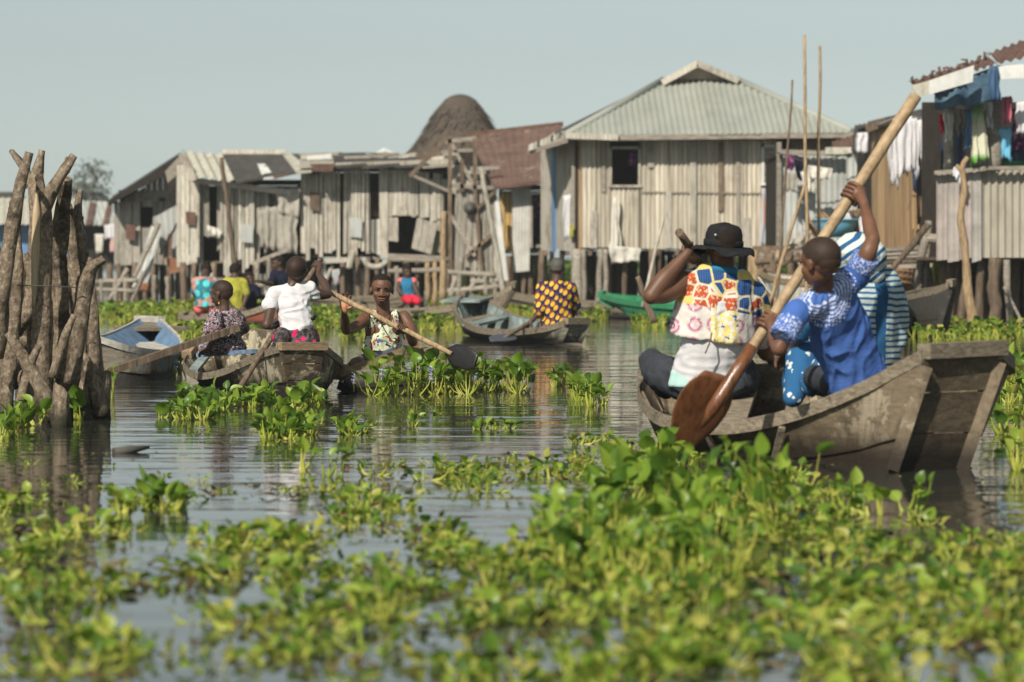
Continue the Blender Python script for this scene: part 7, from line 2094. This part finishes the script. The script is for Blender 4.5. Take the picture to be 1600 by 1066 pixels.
drape('green_cloth', 'yellow-green rag drooping beside the stilts of the tan shed', 'cloth', [(1456, 404), (1474, 410), (1472, 444), (1458, 448)], 44.5, YELLOWCL, .1)
for (lab, q, mt) in [('big bright white shirt hung in front of the tan wall', [(1396, 186), (1424, 181), (1424, 266), (1396, 288)], WHITECL), ('white shirt with a hanging sleeve, left of the big one', [(1388, 206), (1402, 200), (1404, 292), (1390, 284)], WHITECL),
                     ('second bright white shirt, hung to the right of the big one', [(1430, 188), (1448, 186), (1452, 268), (1444, 286)], WHITECL), ('white trousers hung between the two white shirts', [(1420, 186), (1434, 184), (1436, 270), (1422, 262)], WHITECL)]:
    drape('laundry', lab, 'laundry', q, 47.2, mt, .08, group=g, ragged=.25)
mb = MB(); mb.tube(crom([J(1370, 196, 47.5), J(1410, 182, 47.2), J(1455, 186, 47.2), J(1500, 176, 46)], 5), .010, 5); own('washing_line', mb, BEAM, 'washing line carrying the bright white shirts', 'washing line')

# ---- right house with the porch
D = 42.0
h = house('nearest house at the right edge, its rusty roof and blue tarpaulin shading an open porch', 1540, D)
for (x0, x1) in [(1463, 1480), (1480.5, 1499), (1499.5, 1518), (1518.5, 1533)]:
    qcorr(h, [(x0, 272 - (x0 - 1463) * .12), (x1, 272 - (x1 - 1463) * .12), (x1, 407 - (x1 - 1463) * .05), (x0, 408)], D, .07, .006, flat_mat('grey_board_%d' % x0, (.33 + .02 * (x0 % 3), .32, .29), .8, .2, .25, 3), 'wall_board', .6)
qcorr(h, [(1534, 264), (1700, 262), (1700, 404), (1534, 405)], D + .05, .095, .022, rough_mat('fluted_wall', [(.26, .235, .185), (.42, .39, .32)], (2, 2, .5), 3, rnd=.12), 'wall_sheet', .7, seg=6)
beam(h, (1460, 270), (1540, 264), .07, BEAM, 'rail', D - .1, h=.05); beam(h, (1534, 263), (1700, 261), .08, BEAM, 'rail', D - .1, h=.05)
shell(h, 1466, 1700, 262, 408, D + .2, 4)
for o in h.children:
    if o.name.startswith(('ceiling', 'back_wall', 'side_wall')): bpy.data.objects.remove(o)
m = MB(); P, Q = J(1466, 410, 44.4), J(1700, 150, 44.4); m.box((P.x, 46.2, P.z), (Q.x + .5, 46.25, Q.z)); m.build('back_wall', DARKW, h)
qcorr(h, [(1470, 200), (1640, 200), (1640, 300), (1470, 300)], 44.2, .12, .02, BLUETIN, 'inner_sheet', .7)
for x in (1468, 1700): m = MB(); P = J(x, 410, D); m.box((P.x, D + .3, P.z), (P.x + .04, D + 4, P.z + 2.4)); m.build('side_wall', DARKW, h) if x == 1700 else None
# posts
def trunkpost(pts, rads, lab=None):
    P = crom([J(*p) for p in pts], 6); n = len(P); mb = MB()
    mb.tube(P, [x[0] * (1 + .12 * noise.noise(p * 8)) for x, p in zip(spread(rads, n), P)], 10, wob=.25); return mb
trunkpost([(1557, 155, D + .1), (1548, 190, D + .1), (1556, 215, D + .1), (1546, 262, D + .1)], [.09, .12, .10, .14]).build('porch_post', BEAM, h)
trunkpost([(1484, 165, D + .3), (1482, 272, D + .3)], [.07, .07]).build('porch_post', BEAM, h)
trunkpost([(1518, 165, D + .5), (1520, 268, D + .5)], [.09, .09]).build('porch_post', BEAM, h)
board(h, [(1482, 180), (1490, 180), (1490, 272), (1482, 272)], .04, BEAM, 'door_post', D + .7)
# roof
qcorr(h, [(1545, 84), (1700, 26), (1740, 60), (1558, 100)], [44.6, 44.6, 41.2, 41.2], .12, .02, RUST, 'roof_sheet', .6, seg=6)
qcorr(h, [(1420, 128), (1545, 88), (1560, 100), (1432, 138)], [43.0, 44.4, 41.4, 41.2], .10, .02, RUST, 'roof_sheet', .5, seg=6)
for k in range(9): p = J(1428 + k * 14, 131 - k * 4.6, 41.5); mb = MB(); mb.tube([p, p + Vector((hr.uniform(-.06, .06), 0, hr.uniform(.05, .12))), p + Vector((hr.uniform(-.1, .1), 0, hr.uniform(.05, .10)))], [.03, .02, .01], 5); mb.build('torn_edge', RUST, h)
for (q, mt) in [([(1424, 134), (1452, 126), (1452, 148), (1434, 152)], ASBEST), ([(1452, 126), (1522, 102), (1520, 128), (1452, 148)], WHITEW), ([(1560, 104), (1600, 100), (1602, 122), (1564, 124)], WHITEW), ([(1602, 100), (1700, 92), (1700, 116), (1602, 122)], ASBEST)]:
    board(h, q, .03, mt, 'fascia_board', D - .9)
drape('tarpaulin', 'blue tarpaulin stretched under the eaves of the right house', 'tarpaulin', [(1456, 140), (1562, 102), (1558, 160), (1460, 174)], D - .55, BLUETARP, .07, n=22)
drape('tarpaulin', 'narrow dark blue sheet hung at the corner of the blue tarpaulin', 'tarpaulin', [(1546, 104), (1564, 102), (1563, 154), (1548, 158)], D - .65, BLUETIN, .04)
for (lab, q, d, mt) in [
    ('sky blue cloth hung just left of the green and cream wrap', [(1506, 172), (1518, 170), (1519, 232), (1507, 228)], D - .1, BLUEWALL),
    ('white and blue shirt hung at the right edge of the porch', [(1586, 160), (1612, 158), (1612, 214), (1588, 208)], D - .25, WHITECL),
    ('light blue towel hung low behind the railing near the twisted post', [(1562, 200), (1580, 198), (1579, 250), (1563, 246)], D, BLUEPL),
    ('cream shirt hung between the red strip and the grey patterned cloth', [(1475, 176), (1487, 174), (1487, 226), (1477, 220)], D, CREAMCL),
    ('long green and cream wrap hung on the porch of the right house', [(1520, 166), (1536, 162), (1546, 246), (1516, 262)], D - .2, GREENCREAM),
    ('white shirt hung beside the twisted porch post', [(1538, 156), (1552, 152), (1551, 204), (1541, 200)], D - .1, WHITECL),
    ('dusty pink towel hung right of the twisted porch post', [(1566, 152), (1580, 150), (1580, 192), (1566, 196)], D - .2, flat_mat('dusty_pink', (.50, .14, .20), .9)),
    ('grey patterned cloth hung inside the porch left of the green and cream wrap', [(1486, 172), (1505, 170), (1506, 206), (1486, 206)], D + .2, GREYCLOTH),
    ('small bright red strip of cloth on the porch', [(1468, 180), (1476, 178), (1475, 204), (1470, 206)], D + .1, REDCL),
    ('white rag tied over the railing of the right house', [(1490, 262), (1503, 258), (1502, 288), (1489, 276)], D - .3, WHITECL),
    ('dark clothes hanging deep in the porch at the right edge', [(1582, 170), (1612, 168), (1610, 236), (1584, 240)], D + .6, MAGENTA)]:
    drape('laundry', lab, 'laundry', q, d, mt, .07, group=g, ragged=.12)
mb = MB(); mb.lathe(J(1572, 264, D + .6), [(.01, 0), (.22, 0), (.26, .10), (.24, .10), (.2, .02), (.01, .02)], 20); own('green_basin', mb, GREENPL, 'green basin standing on the porch behind the railing', 'basin')
mb = trunkpost([(1512, 246, 40), (1504, 262, 40), (1507, 300, 40), (1501, 340, 40), (1508, 390, 40), (1512, 450, 40), (1522, 512, 40)], [.03, .035, .045, .045, .05, .06, .075])
b = trunkpost([(1504, 270, 40), (1494, 258, 40)], [.03, .02]); mb.add(b.v, b.f, True)
own('crooked_pole', mb, POLE, 'tall crooked tree pole standing in front of the porch railing', 'pole')
for (pts, r_, mt) in [([(1556, 404, D), (1552, 450, D), (1556, 480, D), (1553, 520, D)], [.085, .08, .085, .085], BROWN), ([(1534, 404, D + .2), (1530, 470, D + .2), (1532, 520, D + .2)], [.055, .055, .06], BROWN), ([(1516, 404, D + .4), (1506, 460, D + .3), (1500, 516, D + .3)], [.045, .05, .06], BROWN),
                      ([(1573, 406, D), (1574, 450, D), (1580, 520, D)], [.045, .045, .05], BEAM), ([(1570, 448, D - .1), (1580, 470, D - .1), (1600, 510, D - .1)], [.03, .02, .02], BEAM), ([(1588, 404, D + 1), (1586, 516, D + 1)], [.05, .05], BROWN), ([(1486, 404, D + .8), (1484, 516, D + .8)], [.06, .06], BROWN), ([(1620, 404, D), (1622, 520, D)], [.1, .1], BROWN)]:
    trunkpost(pts, r_).build('stilt', mt, h)
stilts(h, 1470, 1660, 20, 406, D + 1.6, .06, rows=((0, BROWN), (1.2, DARKW)))  # second row carries the underfloor shade in its colour
for x in range(1462, 1700, 9):  # near-black planks added at the back as the darkness below the porch
    P = J(x, 409, D + 3.2); m = MB(); m.box((P.x, D + 3.2, -.3), (P.x + .075, D + 3.24, P.z)); m.build('skirting_and_shade_plank', DARKW, h)

# ---- a tree and bushes far behind at the left
t = thing('tree', 'hazy bushy tree far behind the wooden stakes', 'tree', Vector((J(135, 300, 150).x, 150, 0)))
tb = MB(); C = J(135, 330, 150); tb.tube([Vector((C.x, 150, -.5)), Vector((C.x + .1, 150, 2)), Vector((C.x, 150, 4))], [.3, .22, .1], 10)
tr = random.Random(2)
ends = []
for k in range(9):
    a = tr.uniform(0, 6.28); e = J(tr.uniform(108, 160), tr.uniform(268, 330), 150 + tr.uniform(-1, 1)); ends.append(e)
    tb.tube(crom([Vector((C.x, 150, 2.2 + k * .2)), Vector((C.x, 150, 3)).lerp(e, .5) + Vector((0, 0, .2)), e], 4), [.09, .02], 6)
tb.build('trunk', BROWN, t)
cb = Bulk()
for e in ends + [J(138, 262, 150), J(128, 275, 150), J(150, 268, 150), J(143, 300, 150), J(120, 300, 150), J(133, 318, 150)]:
    for k in range(45):
        v, q = LG_LO[0]; p = e + Vector((tr.gauss(0, .30), tr.gauss(0, .5), tr.gauss(0, .24))); s_ = tr.uniform(.12, .25)
        M = Matrix.Translation(p) @ Matrix.Rotation(tr.uniform(0, 6.28), 4, 'Z') @ Matrix.Rotation(tr.uniform(-1.5, 1.5), 4, 'X') @ Matrix.Scale(s_, 4)
        cb.add(np_apply(M, v), q, 0)
cb.build('crown', [TREELEAF], t)
# ------------------------------------------------------------------ the dusty air over the lake
if HAZE:
    mh = bpy.data.materials.new('haze'); mh.use_nodes = True; nh = mh.node_tree; nh.nodes.clear()
    oh = nh.nodes.new('ShaderNodeOutputMaterial'); vh = nh.nodes.new('ShaderNodeVolumePrincipled')
    vh.inputs['Color'].default_value = (0.86, 0.90, 0.90, 1); vh.inputs['Density'].default_value = HAZE; vh.inputs['Anisotropy'].default_value = 0.0
    nh.links.new(vh.outputs[0], oh.inputs['Volume'])
    mb = MB(); mb.box((-260, -40, -1.6), (260, 430, 9.5))
    tag(mb.build('haze', mh, loc=(0, 0, 0)), kind='stuff')
